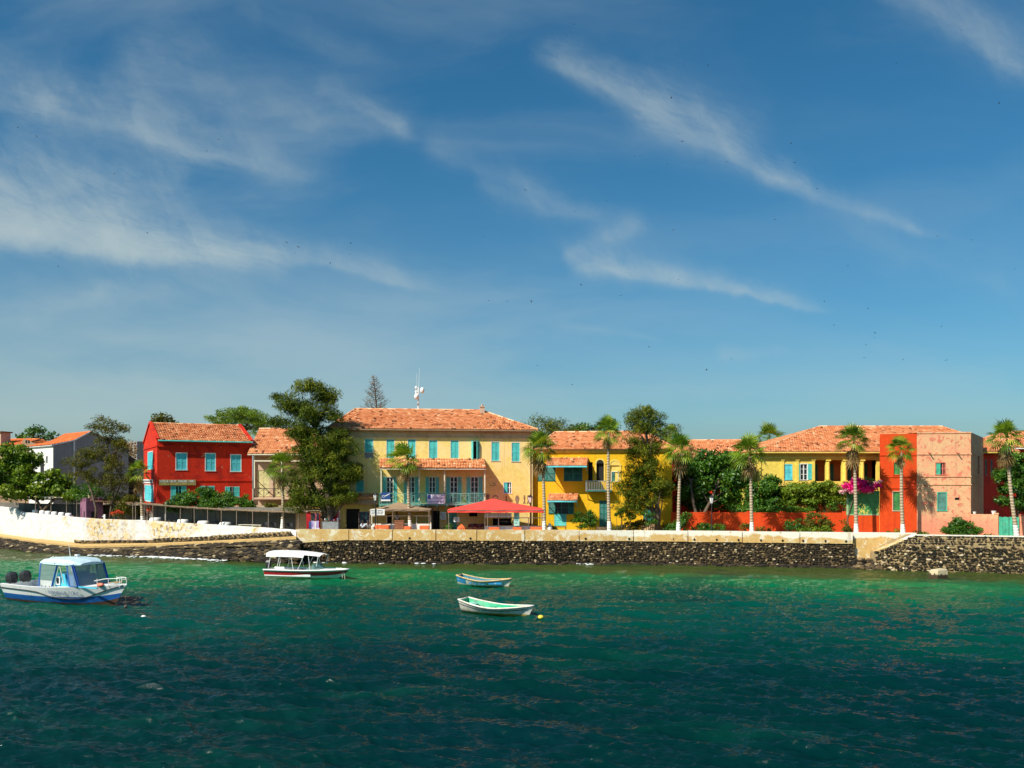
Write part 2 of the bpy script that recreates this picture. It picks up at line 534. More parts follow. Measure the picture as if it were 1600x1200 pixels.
M_mortar = plaster('pale_mortar', (0.46, 0.34, 0.17), (0.34, 0.24, 0.12), (0.08, 0.06, 0.04), 0.48, 0.56, None, 1.2)
M_mortar_dk = plaster('dark_mortar', (0.09, 0.065, 0.035), (0.05, 0.038, 0.022), (0.26, 0.18, 0.08), 0.48, 0.62, None, 1.2)

M_leaf_cas = tinted('leaf_casuarina', [(0.0, (0.016, 0.032, 0.006)), (0.3, (0.062, 0.100, 0.010)), (0.6, (0.17, 0.20, 0.014)), (1.0, (0.32, 0.30, 0.025))], 0.7, 0.15, 0, 0.7, 0.25, 0.5)
M_leaf_broad = tinted('leaf_broad', [(0.0, (0.012, 0.042, 0.006)), (0.35, (0.040, 0.125, 0.010)), (0.68, (0.11, 0.24, 0.015)), (1.0, (0.26, 0.40, 0.04))], 0.45, 0.35, 0, 0.8, 0.25, 0.4)
M_leaf_yel = tinted('leaf_yellow_green', [(0.0, (0.04, 0.085, 0.008)), (0.35, (0.12, 0.21, 0.012)), (0.7, (0.24, 0.33, 0.020)), (1.0, (0.50, 0.50, 0.09))], 0.5, 0.3, 0, 0.8, 0.3, 0.4)
M_leaf_dry = tinted('leaf_dry_olive', [(0.0, (0.04, 0.042, 0.008)), (0.4, (0.11, 0.115, 0.016)), (0.75, (0.20, 0.18, 0.022)), (1.0, (0.36, 0.28, 0.07))], 0.8, 0.15, 0, 0.8, 0.2, 0.4)
M_leaf_palm = tinted('leaf_palm', [(0.0, (0.02, 0.06, 0.008)), (0.35, (0.08, 0.17, 0.010)), (0.7, (0.22, 0.33, 0.02)), (1.0, (0.48, 0.50, 0.06))], 0.45, 0.35, 0, 1.5, 0.25, 0.3)
M_leaf_dead = tinted('leaf_palm_dead', [(0.0, (0.10, 0.06, 0.025)), (0.5, (0.26, 0.16, 0.06)), (1.0, (0.50, 0.36, 0.17))], 0.85, 0.15, 0, 1.5, 0.15, 0.4)
M_bloom = tinted('bougainvillea_bloom', [(0.0, (0.50, 0.004, 0.16)), (0.5, (0.85, 0.010, 0.24)), (0.82, (0.88, 0.05, 0.34)), (0.93, (0.82, 0.55, 0.58)), (1.0, (0.85, 0.75, 0.7))], 0.6, 0.2, 0, 1.5, 0.25, 0.15)
M_bark = tinted('bark_grey_brown', [(0.0, (0.06, 0.042, 0.03)), (0.5, (0.13, 0.095, 0.065)), (1.0, (0.24, 0.18, 0.12))], 0.9, 0.15, 0.8, 3.0, 0, 0.7)

# palm trunk: grey-brown rings, the lowest metre limewashed
m_, q_, b_, o_ = new_mat('palm_trunk_bark')
v_ = coords(q_)
s_ = q_.n('ShaderNodeSeparateXYZ'); q_.link(v_, s_.inputs[0])
rg = q_.m('SINE', q_.m('ADD', q_.m('MULTIPLY', s_.outputs[2], 26.0), q_.m('MULTIPLY', q_.noise(v_, 4.0), 4.0)))
c_ = q_.mix(q_.sm(q_.m('ADD', rg, q_.m('MULTIPLY', q_.noise(v_, 5.0, 5), 2.0)), 0.2, 2.0), (0.30, 0.22, 0.14), (0.50, 0.40, 0.27))
wl_ = q_.sm(q_.m('ADD', s_.outputs[2], q_.m('MULTIPLY', q_.noise(v_, 3.0), 0.3)), 1.43, 1.46)
c_ = q_.mix(wl_, (0.80, 0.78, 0.70), c_)
q_.link(c_, b_.inputs['Base Color'])
b_.inputs['Roughness'].default_value = 0.9
bump(q_, b_, rg, 0.5, 0.03)
M_palmtrunk = m_
# ------------------------------------------------------------------ water
GZ = 2.4          # promenade level


def ocean_tile(n, size, wind, peak, seed, tilt=0.35):
    r = np.random.default_rng(seed)
    k1 = np.fft.fftfreq(n, d=size / n) * 2 * np.pi
    kx, ky = np.meshgrid(k1, k1, indexing='ij')
    k = np.sqrt(kx ** 2 + ky ** 2); k[0, 0] = 1e9
    cosw = (kx * math.cos(wind) + ky * math.sin(wind)) / k
    kp = 2 * np.pi / peak
    S = np.exp(-1.1 * (kp / k) ** 2) / k ** 3.75 * (0.025 + cosw ** 6)
    amp = np.sqrt(S)
    amp[0, 0] = 0
    ph = r.normal(size=(n, n)) + 1j * r.normal(size=(n, n))
    hk = amp * ph
    h = np.fft.ifft2(hk).real
    dxx = np.fft.ifft2(1j * kx / k * hk).real
    dyy = np.fft.ifft2(1j * ky / k * hk).real
    s = h.std()
    return h / s, dxx / s, dyy / s


def sample(tile, size, x, y):
    n = tile.shape[0]
    u = (x / size * n) % n; v = (y / size * n) % n
    i = np.floor(u).astype(int); j = np.floor(v).astype(int)
    fu, fv = u - i, v - j
    i1, j1 = (i + 1) % n, (j + 1) % n
    i %= n; j %= n
    return (tile[i, j] * (1 - fu) * (1 - fv) + tile[i1, j] * fu * (1 - fv) + tile[i, j1] * (1 - fu) * fv + tile[i1, j1] * fu * fv)


def make_water():
    rows = [-3000, -600, -200, -80, -30, -10, 0, 6, 11, 14]
    y = 16.0
    while y < 105:
        rows.append(y)
        y += max(0.055, y * y / (FPX * EYE) * 0.95)
    rows += [108, 115, 130, 160, 220, 400, 1000, 3000, 9000]
    rows = np.array(rows, dtype=float)
    nc = 960
    u = np.concatenate([[-60, -12, -4, -2.2, -1.5], np.linspace(-1.06, 1.06, nc), [1.5, 2.2, 4, 12, 60]])
    half = np.clip(np.abs(rows), 16, 130) * 0.58 + 13
    Xg = u[None, :] * half[:, None]
    Yg = np.repeat(rows[:, None], len(u), axis=1)
    t1 = ocean_tile(512, 47.0, rad(80), 3.6, 3)
    t2 = ocean_tile(512, 17.0, rad(66), 1.0, 5)
    c1, s1 = math.cos(0.2), math.sin(0.2)
    xa, ya = Xg * c1 - Yg * s1, Xg * s1 + Yg * c1
    fade = np.clip((130 - np.abs(Yg)) / 30, 0, 1) * np.clip((2.0 - np.abs(u[None, :])) / 0.6, 0, 1)
    calm = 1.0 - 0.55 * np.clip((Yg - 45) / 35, 0, 1)
    gust = 0.75 + 0.5 * (0.5 + 0.5 * np.sin(Xg * 0.13 + np.sin(Yg * 0.11) * 2.0 + 1.0) * np.sin(Yg * 0.19 + Xg * 0.05))
    a1 = 0.068 * fade * calm; a2 = 0.022 * fade * calm * gust
    Zg = sample(t1[0], 47.0, xa, ya) * a1 + sample(t2[0], 17.0, Xg, Yg) * a2
    Xd = Xg + (sample(t1[1], 47.0, xa, ya) * a1 * 0.6 + sample(t2[1], 17.0, Xg, Yg) * a2 * 0.6)
    Yd = Yg + (sample(t1[2], 47.0, xa, ya) * a1 * 0.6 + sample(t2[2], 17.0, Xg, Yg) * a2 * 0.6)
    V = np.stack([Xd, Yd, Zg], axis=-1).reshape(-1, 3)
    nr, ncc = Xg.shape
    idx = np.arange(nr * ncc).reshape(nr, ncc)
    Fq = np.stack([idx[:-1, :-1], idx[:-1, 1:], idx[1:, 1:], idx[1:, :-1]], axis=-1).reshape(-1, 4)
    m, q, b, out = new_mat('sea_water')
    v = coords(q)
    sp = q.n('ShaderNodeSeparateXYZ'); q.link(v, sp.inputs[0])
    # depth: the sea bed shelves up towards the quay; sandy patches and weed seen through the water
    yy = q.m('ADD', sp.outputs[1], q.m('MULTIPLY', q.m('SUBTRACT', q.noise(v, 0.06, 4), 0.5), 22.0))
    xs = q.m('MULTIPLY', q.m('MAXIMUM', sp.outputs[0], 0.0), 0.28)
    dsh = q.m('ADD', yy, xs)
    deep = (0.0002, 0.018, 0.018)
    midc = (0.0003, 0.054, 0.037)
    shal = (0.0005, 0.165, 0.052)
    c = q.mix(q.sm(dsh, 32.0, 58.0), deep, midc)
    c = q.mix(q.sm(dsh, 58.0, 74.0), c, shal)
    # olive rock shelf right under the quay
    shelf = q.sm(q.m('ADD', q.m('ADD', sp.outputs[1], q.m('MULTIPLY', sp.outputs[0], 0.22)), q.m('MULTIPLY', q.m('SUBTRACT', q.noise(v, 0.5, 4), 0.5), 7.0)), 70.0, 75.0)
    c = q.mix(q.m('MULTIPLY', shelf, 0.85), c, (0.060, 0.058, 0.010))
    patch = q.noise(q.xyz(q.m('MULTIPLY', sp.outputs[0], 0.10), q.m('MULTIPLY', sp.outputs[1], 0.22), 0.0), 1.0, 5, 0.6, 0.6)
    c = q.mix(q.m('MULTIPLY', q.sm(patch, 0.50, 0.75), 0.28), c, (0.003, 0.075, 0.036))
    c = q.mix(q.m('MULTIPLY', q.m('SUBTRACT', 1.0, q.sm(patch, 0.34, 0.46)), 0.45), c, (0.0003, 0.018, 0.024))
    q.link(c, b.inputs['Base Color'])
    b.inputs['Roughness'].default_value = 1.0
    b.inputs['Specular IOR Level'].default_value = 0.0
    gl = q.n('ShaderNodeBsdfGlossy')
    gl.inputs['Roughness'].default_value = 0.08
    fr = q.n('ShaderNodeFresnel')
    fr.inputs['IOR'].default_value = 1.33
    mxs = q.n('ShaderNodeMixShader')
    q.put(q.m('MULTIPLY', fr.outputs[0], 0.62), mxs.inputs[0])
    q.link(b.outputs[0], mxs.inputs[1]); q.link(gl.outputs[0], mxs.inputs[2])
    q.link(mxs.outputs[0], out.inputs[0])
    h1 = q.noise(q.xyz(q.m('MULTIPLY', sp.outputs[0], 1.3), q.m('MULTIPLY', sp.outputs[1], 4.2), 0.0), 1.0, 6, 0.70, 0.5)
    bump(q, b, h1, 0.38, 0.20)
    nrm_ = b.inputs['Normal'].links[0].from_socket
    q.link(nrm_, gl.inputs['Normal']); q.link(nrm_, fr.inputs['Normal'])
    # light scattered back from inside the water hardly follows the ripples
    geo = q.n('ShaderNodeNewGeometry')
    vm = q.n('ShaderNodeVectorMath', operation='SCALE'); q.link(geo.outputs['Normal'], vm.inputs[0]); vm.inputs['Scale'].default_value = 0.85
    va = q.n('ShaderNodeVectorMath', operation='ADD'); q.link(vm.outputs[0], va.inputs[0]); va.inputs[1].default_value = (0, 0, 0.25)
    vn = q.n('ShaderNodeVectorMath', operation='NORMALIZE'); q.link(va.outputs[0], vn.inputs[0])
    q.link(vn.outputs[0], b.inputs['Normal'])
    o = np_mesh('sea', V, Fq, None, m, None, True)
    tag(o, kind='structure')


make_water()

# ------------------------------------------------------------------ coast line tables
def interp(tab, px):
    if px <= tab[0][0]: a, b = tab[0], tab[1]
    elif px >= tab[-1][0]: a, b = tab[-2], tab[-1]
    else:
        for a, b in zip(tab, tab[1:]):
            if a[0] <= px <= b[0]: break
    t = (px - a[0]) / (b[0] - a[0])
    return a[1] + (b[1] - a[1]) * t


T_foot = [(-80, 853), (0, 855), (60, 862), (130, 866), (240, 869), (330, 873), (400, 877), (465, 881)]     # water's edge row
T_ramp = [(-80, 836), (0, 837), (60, 846), (130, 853), (240, 850), (330, 846), (400, 842), (465, 838)]     # ramp edge row
T_wfoot = [(-80, 832), (0, 833), (60, 841), (130, 848), (240, 847.5), (330, 844), (400, 840.5), (465, 837)]
T_wtop = [(-80, 792), (33, 800), (110, 808), (160, 811), (240, 814), (330, 820), (400, 824), (465, 829)]
def Dw(px): return EYE * FPX / (interp(T_foot, px) - HZ)
def left_pt(px, which):
    D = {'foot': Dw(px), 'ramp': Dw(px) + 1.0, 'wfoot': Dw(px) + 2.8, 'wtop': Dw(px) + 2.8}[which]
    py = interp({'foot': T_foot, 'ramp': T_ramp, 'wfoot': T_wfoot, 'wtop': T_wtop}[which], px)
    return P(px, py, D)


T_quay = [(462, 80.8), (700, 79.7), (1000, 79.0), (1335, 75.6)]
T_quay2 = [(1368, 74.6), (1430, 72.6), (1600, 70.6), (1760, 69.4)]
def qp(px, tab, back=0.0):
    D = interp(tab, px) + back
    return X(px, D), D


# ------------------------------------------------------------------ ground
m_, q_, b_, o_ = new_mat('dusty_ground')
v_ = coords(q_)
c_ = q_.ramp(q_.noise(v_, 0.4, 6, 0.6), [(0.3, (0.22, 0.16, 0.10)), (0.55, (0.36, 0.28, 0.18)), (0.75, (0.45, 0.37, 0.26))])
q_.link(c_, b_.inputs['Base Color']); b_.inputs['Roughness'].default_value = 0.95
bump(q_, b_, q_.noise(v_, 3.0, 5), 0.4, 0.05)
M_ground = m_
mb = MB()
front = [left_pt(px, 'wfoot').xy for px in (-80, 0, 60, 130, 240, 330, 400, 462)]
front = [Vector((p.x + 0.05, p.y + 0.35)) for p in front]
front += [Vector(qp(px, T_quay, 0.35)) for px in (470, 700, 1000)] + [Vector(qp(1333, T_quay, 0.85)), Vector(qp(1430, T_quay2, 3.0))]
front += [Vector(qp(px, T_quay2, 0.6)) for px in (1434, 1600, 1760)]
n_ = len(front)
for a, b in zip(front, front[1:]):
    mb.poly([(a.x, a.y, GZ), (b.x, b.y, GZ), (b.x * 6, 520, GZ), (a.x * 6, 520, GZ)])
    mb.poly([(a.x, a.y, -2), (b.x, b.y, -2), (b.x, b.y, GZ), (a.x, a.y, GZ)])
o = mb.build('ground', M_ground)
tag(o, kind='structure')

# raised terrace that carries the red house
TZ = 4.65
tq = [(90, 100.5), (200, 96.0), (250, 92.6), (340, 89.6), (468, 86.6)]
mb = MB()
pts = [Vector((X(px, D), D)) for px, D in tq]
for a, b in zip(pts, pts[1:]):
    mb.poly([(a.x, a.y, TZ), (b.x, b.y, TZ), (b.x, 135, TZ), (a.x, 135, TZ)])
a, b = pts[-1], pts[0]
mb.poly([(a.x, a.y, GZ), (a.x, 135, GZ), (a.x, 135, TZ), (a.x, a.y, TZ)])
mb.poly([(b.x, 135, GZ), (b.x, b.y, GZ), (b.x, b.y, TZ), (b.x, 135, TZ)])
o = mb.build('raised_terrace_ground', M_ground)
tag(o, kind='structure')
mb = MB()
for a, b in zip(pts, pts[1:]):
    d = (b - a).normalized(); nn = Vector((d.y, -d.x))
    mb.prism([(a.x, a.y, GZ - 0.2), (b.x, b.y, GZ - 0.2), (b.x, b.y, TZ + 0.05), (a.x, a.y, TZ + 0.05)], (nn.x * 0.3, nn.y * 0.3, 0))
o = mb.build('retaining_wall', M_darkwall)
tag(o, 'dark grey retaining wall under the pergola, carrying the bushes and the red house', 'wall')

# ------------------------------------------------------------------ stones
rs = random.Random(11)
def stone(mb, c, ax, ay, az, rng, tint):
    """a lumpy field stone: box with pulled-in, jittered corners (two stacked rings)"""
    c = Vector(c)
    rings = []
    mb.tint = tint
    for lay, sc in ((-1, 0.72), (-0.35, 1.0), (0.4, 1.0), (1, 0.66)):
        r = []
        for k in range(6):
            a = 2 * PI * k / 6 + rng.uniform(-0.25, 0.25)
            s = sc * rng.uniform(0.82, 1.12)
            r.append(mb.av(c + ax * math.cos(a) * s + az * math.sin(a) * s - ay * (lay * rng.uniform(0.85, 1.15))))
        rings.append(r)
    for k in range(3):
        for j in range(6):
            mb.face((rings[k][j], rings[k][(j + 1) % 6], rings[k + 1][(j + 1) % 6], rings[k + 1][j]))
    mb.face(rings[-1])


def stone_face(mb, pts, zb, zt, rng, sw=0.34, sh=0.20, dark=0.55, pale=0.16, depth=0.16, batter=0.0, orderly=0.0, thin=0.0):
    """rubble masonry along a polyline of (x, y); zb / zt are functions of the run 0..1"""
    segs = []
    tot = 0
    for a, b in zip(pts, pts[1:]):
        a, b = Vector(a), Vector(b)
        segs.append((a, b, tot)); tot += (b - a).length
    z0 = min(zb(t / 20) for t in range(21)); z1 = max(zt(t / 20) for t in range(21))
    z = z0 + sh / 2
    row = 0
    while z < z1 + sh:
        s = rng.uniform(0, sw)
        while s < tot:
            w = sw * rng.uniform(0.5, 1.35)
            t = s / tot
            zz = z + rng.uniform(-0.35, 0.35) * sh * (1 - orderly)
            if zb(t) - 0.1 < zz < zt(t) - sh * 0.28 and rng.random() > thin:
                for a, b, s0 in segs:
                    L = (b - a).length
                    if s0 <= s <= s0 + L + 1e-6:
                        d = (b - a) / L; break
                p = a + d * (s - s0)
                nn = Vector((d.y, -d.x))
                f = (zz - z0) / max(0.1, z1 - z0)
                back = batter * f
                e = rng.random()
                tint = rng.uniform(0.70, 0.93) if e < pale else (rng.uniform(0.05, 0.45) if e < pale + dark else rng.uniform(0.42, 0.72))
                hh = sh * rng.uniform(0.40, 0.62)
                az = Vector((0, 0, 1)) * hh + Vector((d.x, d.y, 0)) * rng.uniform(-0.04, 0.04)
                stone(mb, (p.x - nn.x * back, p.y - nn.y * back, zz), Vector((d.x, d.y, 0)) * (w * 0.52), Vector((-nn.x, -nn.y, 0)) * depth * rng.uniform(0.6, 1.3), az, rng, tint)
            s += w * 0.98
        z += sh; row += 1
    mb.tint = 0.3


# ------------------------------------------------------------------ the quay
quay = thing('sea_wall', 'long stone sea wall along the promenade, black rubble below a pale concrete parapet', 'sea wall', (0, 0, 0))
PT = 2.95
qpts = [qp(px, T_quay) for px in (462, 540, 620, 700, 800, 900, 1000, 1100, 1200, 1335)]
m_, q_, b_, o_ = new_mat('quay_concrete')
v_ = coords(q_)
sp_ = q_.n('ShaderNodeSeparateXYZ'); q_.link(v_, sp_.inputs[0])
nb = q_.noise(v_, 0.35, 6, 0.65, 0.5); nf = q_.noise(v_, 3.2, 6, 0.65)
c_ = q_.mix(q_.sm(nf, 0.35, 0.65), (0.54, 0.33, 0.11), (0.62, 0.41, 0.15))
c_ = q_.mix(q_.sm(nb, 0.50, 0.62), c_, (0.62, 0.50, 0.26))
whx = q_.sm(sp_.outputs[0], 1.0, 9.0)
whz = q_.sm(q_.m('ADD', sp_.outputs[2], q_.m('MULTIPLY', q_.m('SUBTRACT', nb, 0.5), 1.8)), 2.45, 2.62)
c_ = q_.mix(q_.m('MULTIPLY', q_.m('MULTIPLY', whx, whz), q_.sm(nf, 0.30, 0.42)), c_, (0.76, 0.73, 0.62))
pl = q_.sm(q_.noise(v_, 1.7, 6, 0.7, 0.5), 0.54, 0.60)
c_ = q_.mix(q_.m('MULTIPLY', pl, 0.75), c_, (0.76, 0.70, 0.55))
st_ = q_.noise(q_.xyz(q_.m('MULTIPLY', sp_.outputs[0], 1.6), 0.0, q_.m('MULTIPLY', sp_.outputs[2], 0.3)), 1.0, 5, 0.6)
c_ = q_.mix(q_.m('MULTIPLY', q_.sm(st_, 0.58, 0.72), 0.45), c_, (0.34, 0.22, 0.09))
q_.link(c_, b_.inputs['Base Color']); b_.inputs['Roughness'].default_value = 0.9
bump(q_, b_, nf, 0.4, 0.03)
M_conc = m_
rng = random.Random(5)
mb = MB()
cpx = [463, 545, 613, 681, 745, 820, 905, 990, 1075, 1160, 1250, 1333]
for k, (pa, pb) in enumerate(zip(cpx, cpx[1:])):
    a = Vector(qp(pa + 0.6, T_quay, -0.12)); b = Vector(qp(pb - 0.6, T_quay, -0.12))
    za = 1.72 if k == 0 else 2.0
    dz = rng.uniform(-0.02, 0.02)
    mb.prism([(a.x, a.y, za), (b.x, b.y, 2.03), (b.x, b.y, PT + dz), (a.x, a.y, PT + dz)], (0.06, 0.62, 0))
# concrete carries on behind the gap and down the little slip
a = Vector(qp(1333.8, T_quay, 0.35)); b = Vector(qp(1432, T_quay2, 2.6))
mb.prism([(a.x, a.y, -0.5), (b.x, b.y, -0.5), (b.x, b.y, PT), (a.x, a.y, PT)], (0.1, 0.6, 0))
mb.build('parapet', M_conc, quay)
mb = MB()
for a, b in zip(qpts, qpts[1:]):
    mb.prism([(a[0], a[1], -1.5), (b[0], b[1], -1.5), (b[0], b[1], 2.02), (a[0], a[1], 2.02)], (0.0, 0.8, 0))
mb.build('mortar_core', M_mortar_dk, quay)
mb = MB()
stone_face(mb, qpts[:6], lambda t: -0.25, lambda t: 2.06 - 0.33 * max(0, 1 - t * 5.5), rng, 0.27, 0.165, 0.60, 0.09, 0.15)
stone_face(mb, qpts[5:], lambda t: -0.25, lambda t: 2.06, rng, 0.28, 0.155, 0.52, 0.12, 0.12, 0, 0.5, 0.05)
# foot boulders, wet and dark
for k in range(420):
    px = rng.uniform(466, 1334)
    x, y = qp(px, T_quay, -rng.uniform(0.1, 0.75))
    r = rng.uniform(0.12, 0.34)
    stone(mb, (x, y, rng.uniform(-0.18, 0.10)), Vector((r * 1.3, 0, 0)), Vector((0, r, 0)), Vector((0, 0, r * 0.6)), rng, rng.uniform(0, 0.45))
mb.build('rubble_facing', M_basalt, quay)
for px in (640, 735, 915, 983, 1018, 1053, 1085, 1120, 1154, 1189, 1223, 1255, 1290, 1322):
    x, y = qp(px, T_quay, -0.125)
    mb = MB()
    r = 0.085
    yy = y - 0.01
    mb.tube([(x, yy - 0.03, 2.22), (x, yy + 0.2, 2.24)], [r * 1.15, r * 1.1], 8, cap=False)
    mb.poly([(x + r * math.cos(2 * PI * j / 8), yy - 0.004, 2.22 + r * math.sin(2 * PI * j / 8)) for j in range(8)])
    mb.build('drain_hole', M_dark, quay)

# right hand section of wall, stepping forward, with a sloping shoulder
rw = thing('sea_wall', 'nearer coursed rubble sea wall at the right edge with a sloping shoulder beside a gap', 'sea wall', (0, 0, 0))
q2 = [qp(px, T_quay2) for px in (1368, 1400, 1430, 1515, 1600, 1760)]
tt = [0.0]
for a, b in zip(q2, q2[1:]): tt.append(tt[-1] + (Vector(b) - Vector(a)).length)
tot2 = tt[-1]
sh_t = tt[2] / tot2
def top2(t): return 1.45 + (PT - 1.45) * min(1, t / sh_t)
mb = MB()
for k, (a, b) in enumerate(zip(q2, q2[1:])):
    za, zb_ = top2(tt[k] / tot2) - 0.06, top2(tt[k + 1] / tot2) - 0.06
    mb.prism([(a[0], a[1], -1.5), (b[0], b[1], -1.5), (b[0], b[1], zb_), (a[0], a[1], za)], (0.05, 1.9, 0))
mb.build('mortar_core', M_mortar, rw)
mb = MB()
rng = random.Random(8)
lo2 = lambda t: min(top2(t), 2.15)
stone_face(mb, q2, lambda t: -0.25, lo2, rng, 0.34, 0.19, 0.56, 0.16, 0.15)
mb.build('rubble_facing', M_basalt, rw)
mb = MB()
stone_face(mb, q2, lambda t: 2.18, lambda t: top2(t) - 0.02, rng, 0.30, 0.19, 0.75, 0.04, 0.05, 0, 0.85, 0.12)
mb.build('coursed_band', M_basalt, rw)
mb = MB()
for k, (a, b) in enumerate(zip(q2, q2[1:])):
    za, zb_ = top2(tt[k] / tot2) - 0.055, top2(tt[k + 1] / tot2) - 0.055
    mb.prism([(a[0], a[1] - 0.05, za), (b[0], b[1] - 0.05, zb_), (b[0], b[1] - 0.05, zb_ + 0.07), (a[0], a[1] - 0.05, za + 0.07)], (0.05, 0.75, 0))
mb.build('coping', M_conc, rw)

# rubble in the gap between both walls
mb = MB()
rng = random.Random(21)
for k in range(240):
    px = rng.uniform(1334, 1376)
    f = rng.random()
    x, y = qp(px, T_quay, 0.3 - 1.5 * f)
    r = rng.uniform(0.10, 0.30)
    zt_ = (1 - f) * (0.55 + 0.35 * abs(math.sin(px * 0.3)))
    stone(mb, (x, y, rng.uniform(-0.2, 0.1) + zt_ * rng.uniform(0.3, 1)), Vector((r * 1.2, 0, 0)), Vector((0, r, 0)), Vector((0, 0, r * 0.7)), rng, rng.uniform(0.0, 0.75))
o = mb.build('fallen_rocks', M_basalt)
tag(o, kind='stuff', label='pile of fallen dark stones in the gap between both sea walls', cat='rocks')

# concrete block standing in the water
mb = MB()
c = P(1466, 893, 67.0)
M0 = Matrix.Translation((c.x, c.y, 0)) @ Matrix.Rotation(rad(22), 4, 'Z') @ Matrix.Rotation(rad(4), 4, 'Y')
mb.M = M0
mb.loft([[(-.52, -.4, -.6), (.52, -.4, -.6), (.52, .4, -.6), (-.52, .4, -.6), (-.52, -.4, -.6)],
         [(-.50, -.4, .30), (.50, -.4, .34), (.52, .4, .34), (-.52, .4, .30), (-.50, -.4, .30)],
         [(-.46, -.36, .62), (.47, -.36, .72), (.47, .36, .74), (-.46, .36, .62), (-.46, -.36, .62)],
         [(-.40, -.30, .70), (.42, -.32, .80), (.42, .32, .80), (-.40, .30, .68), (-.40, -.30, .70)]])
mb.poly([(-.40, -.30, .70), (.42, -.32, .80), (.42, .32, .80), (-.40, .30, .68)])
m_, q_, b_, o_ = new_mat('tidal_concrete')
v_ = coords(q_)
sp_ = q_.n('ShaderNodeSeparateXYZ'); q_.link(v_, sp_.inputs[0])
f_ = q_.sm(q_.m('ADD', sp_.outputs[2], q_.m('MULTIPLY', q_.m('SUBTRACT', q_.noise(v_, 3.0, 5), 0.5), 0.5)), 0.30, 0.42)
q_.link(q_.mix(f_, (0.05, 0.03, 0.012), (0.55, 0.45, 0.28)), b_.inputs['Base Color'])
b_.inputs['Roughness'].default_value = 0.8
bump(q_, b_, q_.noise(v_, 6.0, 5), 0.6, 0.05)
o = mb.build('concrete_block', m_)
tag(o, 'square concrete block standing in the water before the right sea wall', 'concrete block')

# ------------------------------------------------------------------ left shore: white wall, ramp, rocks
PXL = [-80, -40, 0, 33, 60, 95, 130, 160, 200, 240, 285, 330, 365, 400, 435, 463]
m_, q_, b_, o_ = new_mat('white_sea_wall_paint')
v_ = coords(q_)
nb = q_.noise(v_, 0.22, 5, 0.6, 0.6); nf = q_.noise(v_, 2.6, 6, 0.7, 0.3); vo = q_.n('ShaderNodeTexVoronoi')
q_.link(v_, vo.inputs['Vector']); vo.inputs['Scale'].default_value = 2.6
sp_ = q_.n('ShaderNodeSeparateXYZ'); q_.link(v_, sp_.inputs[0])
c_ = q_.mix(q_.sm(nf, 0.35, 0.6), (0.56, 0.54, 0.50), (0.72, 0.70, 0.67))
exp_ = q_.m('MULTIPLY', q_.sm(sp_.outputs[0], -47.0, -39.0), q_.m('SUBTRACT', 1.0, q_.sm(sp_.outputs[0], -34.0, -22.0)))
exp_ = q_.m('ADD', q_.m('MULTIPLY', exp_, 0.22), nb)
stn = q_.ramp(vo.outputs['Distance'], [(0.0, (0.55, 0.38, 0.15)), (0.5, (0.70, 0.52, 0.24)), (0.8, (0.25, 0.17, 0.08))])
c_ = q_.mix(q_.m('MULTIPLY', q_.sm(exp_, 0.56, 0.66), q_.sm(nf, 0.44, 0.52)), c_, stn)
c_ = q_.mix(q_.m('MULTIPLY', q_.m('SUBTRACT', 1.0, q_.sm(q_.m('ADD', sp_.outputs[2], q_.m('MULTIPLY', nf, 0.8)), 1.6, 2.2)), 0.5), c_, (0.60, 0.52, 0.42))
q_.link(c_, b_.inputs['Base Color']); b_.inputs['Roughness'].default_value = 0.9
bump(q_, b_, q_.m('ADD', nf, vo.outputs['Distance']), 0.6, 0.05)
M_whwall = m_
ww = thing('white_wall', 'long whitewashed wall curving above the ramp, peeling to bare stone in the middle', 'wall', (0, 0, 0))
mb = MB()
rng = random.Random(2)
sub = []
for a, b in zip(PXL, PXL[1:]):
    for k in range(3):
        sub.append(a + (b - a) * k / 3)
sub.append(463)
secs = []
for px in sub:
    f, t = left_pt(px, 'wfoot'), left_pt(px, 'wtop')
    tz = t.z + rng.uniform(-0.03, 0.03) + (0.42 if px < 33 else 0)
    dn = Vector((0.25, 0.97, 0))
    secs.append([f + Vector((0, -0.12, -0.5)), f + Vector((0, -0.06, (tz - f.z) * 0.5)), Vector((t.x, t.y, tz - 0.05)), Vector((t.x, t.y, tz)) + dn * 0.08, Vector((t.x, t.y, tz)) + dn * 0.5, Vector((t.x, t.y, GZ - 0.3)) + dn * 0.55])
mb.loft(secs, flip=True)
mb.build('masonry', M_whwall, ww)
mb = MB()   # cream end block where the wall meets the quay
a = left_pt(463, 'wtop')
mb = MB()
rng = random.Random(3)
# stepped stone plinth at the foot of the wall
for lay, (pa, pb, h) in enumerate(((118, 455, 0.15), (128, 455, 0.29), (240, 452, 0.42), (330, 448, 0.50))):
    px = pa
    while px < pb:
        w = rng.uniform(5.5, 9)
        f = left_pt(px, 'wfoot'); g_ = left_pt(px + w, 'wfoot')
        d = (g_ - f).normalized()
        base = f + Vector((0, -0.38 + lay * 0.07, h - 0.09 + rng.uniform(-.01, .01)))
        mb.tint = rng.choice([0.1, 0.25, 0.4, 0.5, 0.62, 0.7])
        stone(mb, base + d * ((g_ - f).length / 2), d * ((g_ - f).length * 0.50), Vector((0, 0.12, 0)), Vector((0, 0, 0.082)), rng, mb.tint)
        px += w
mb.build('stepped_plinth', M_basalt, ww)
mb = MB()
for px0, px1 in zip(range(118, 450, 12), range(130, 462, 12)):
    a, b = left_pt(px0, 'wfoot'), left_pt(px1, 'wfoot')
    h = 0.25 if px0 < 240 else (0.38 if px0 < 330 else 0.45)
    mb.prism([(a.x, a.y - .36, a.z - .3), (b.x, b.y - .36, b.z - .3), (b.x, b.y - .3, b.z + h), (a.x, a.y - .3, a.z + h)], (0, .3, 0))
mb.build('plinth_mortar', M_mortar, ww)

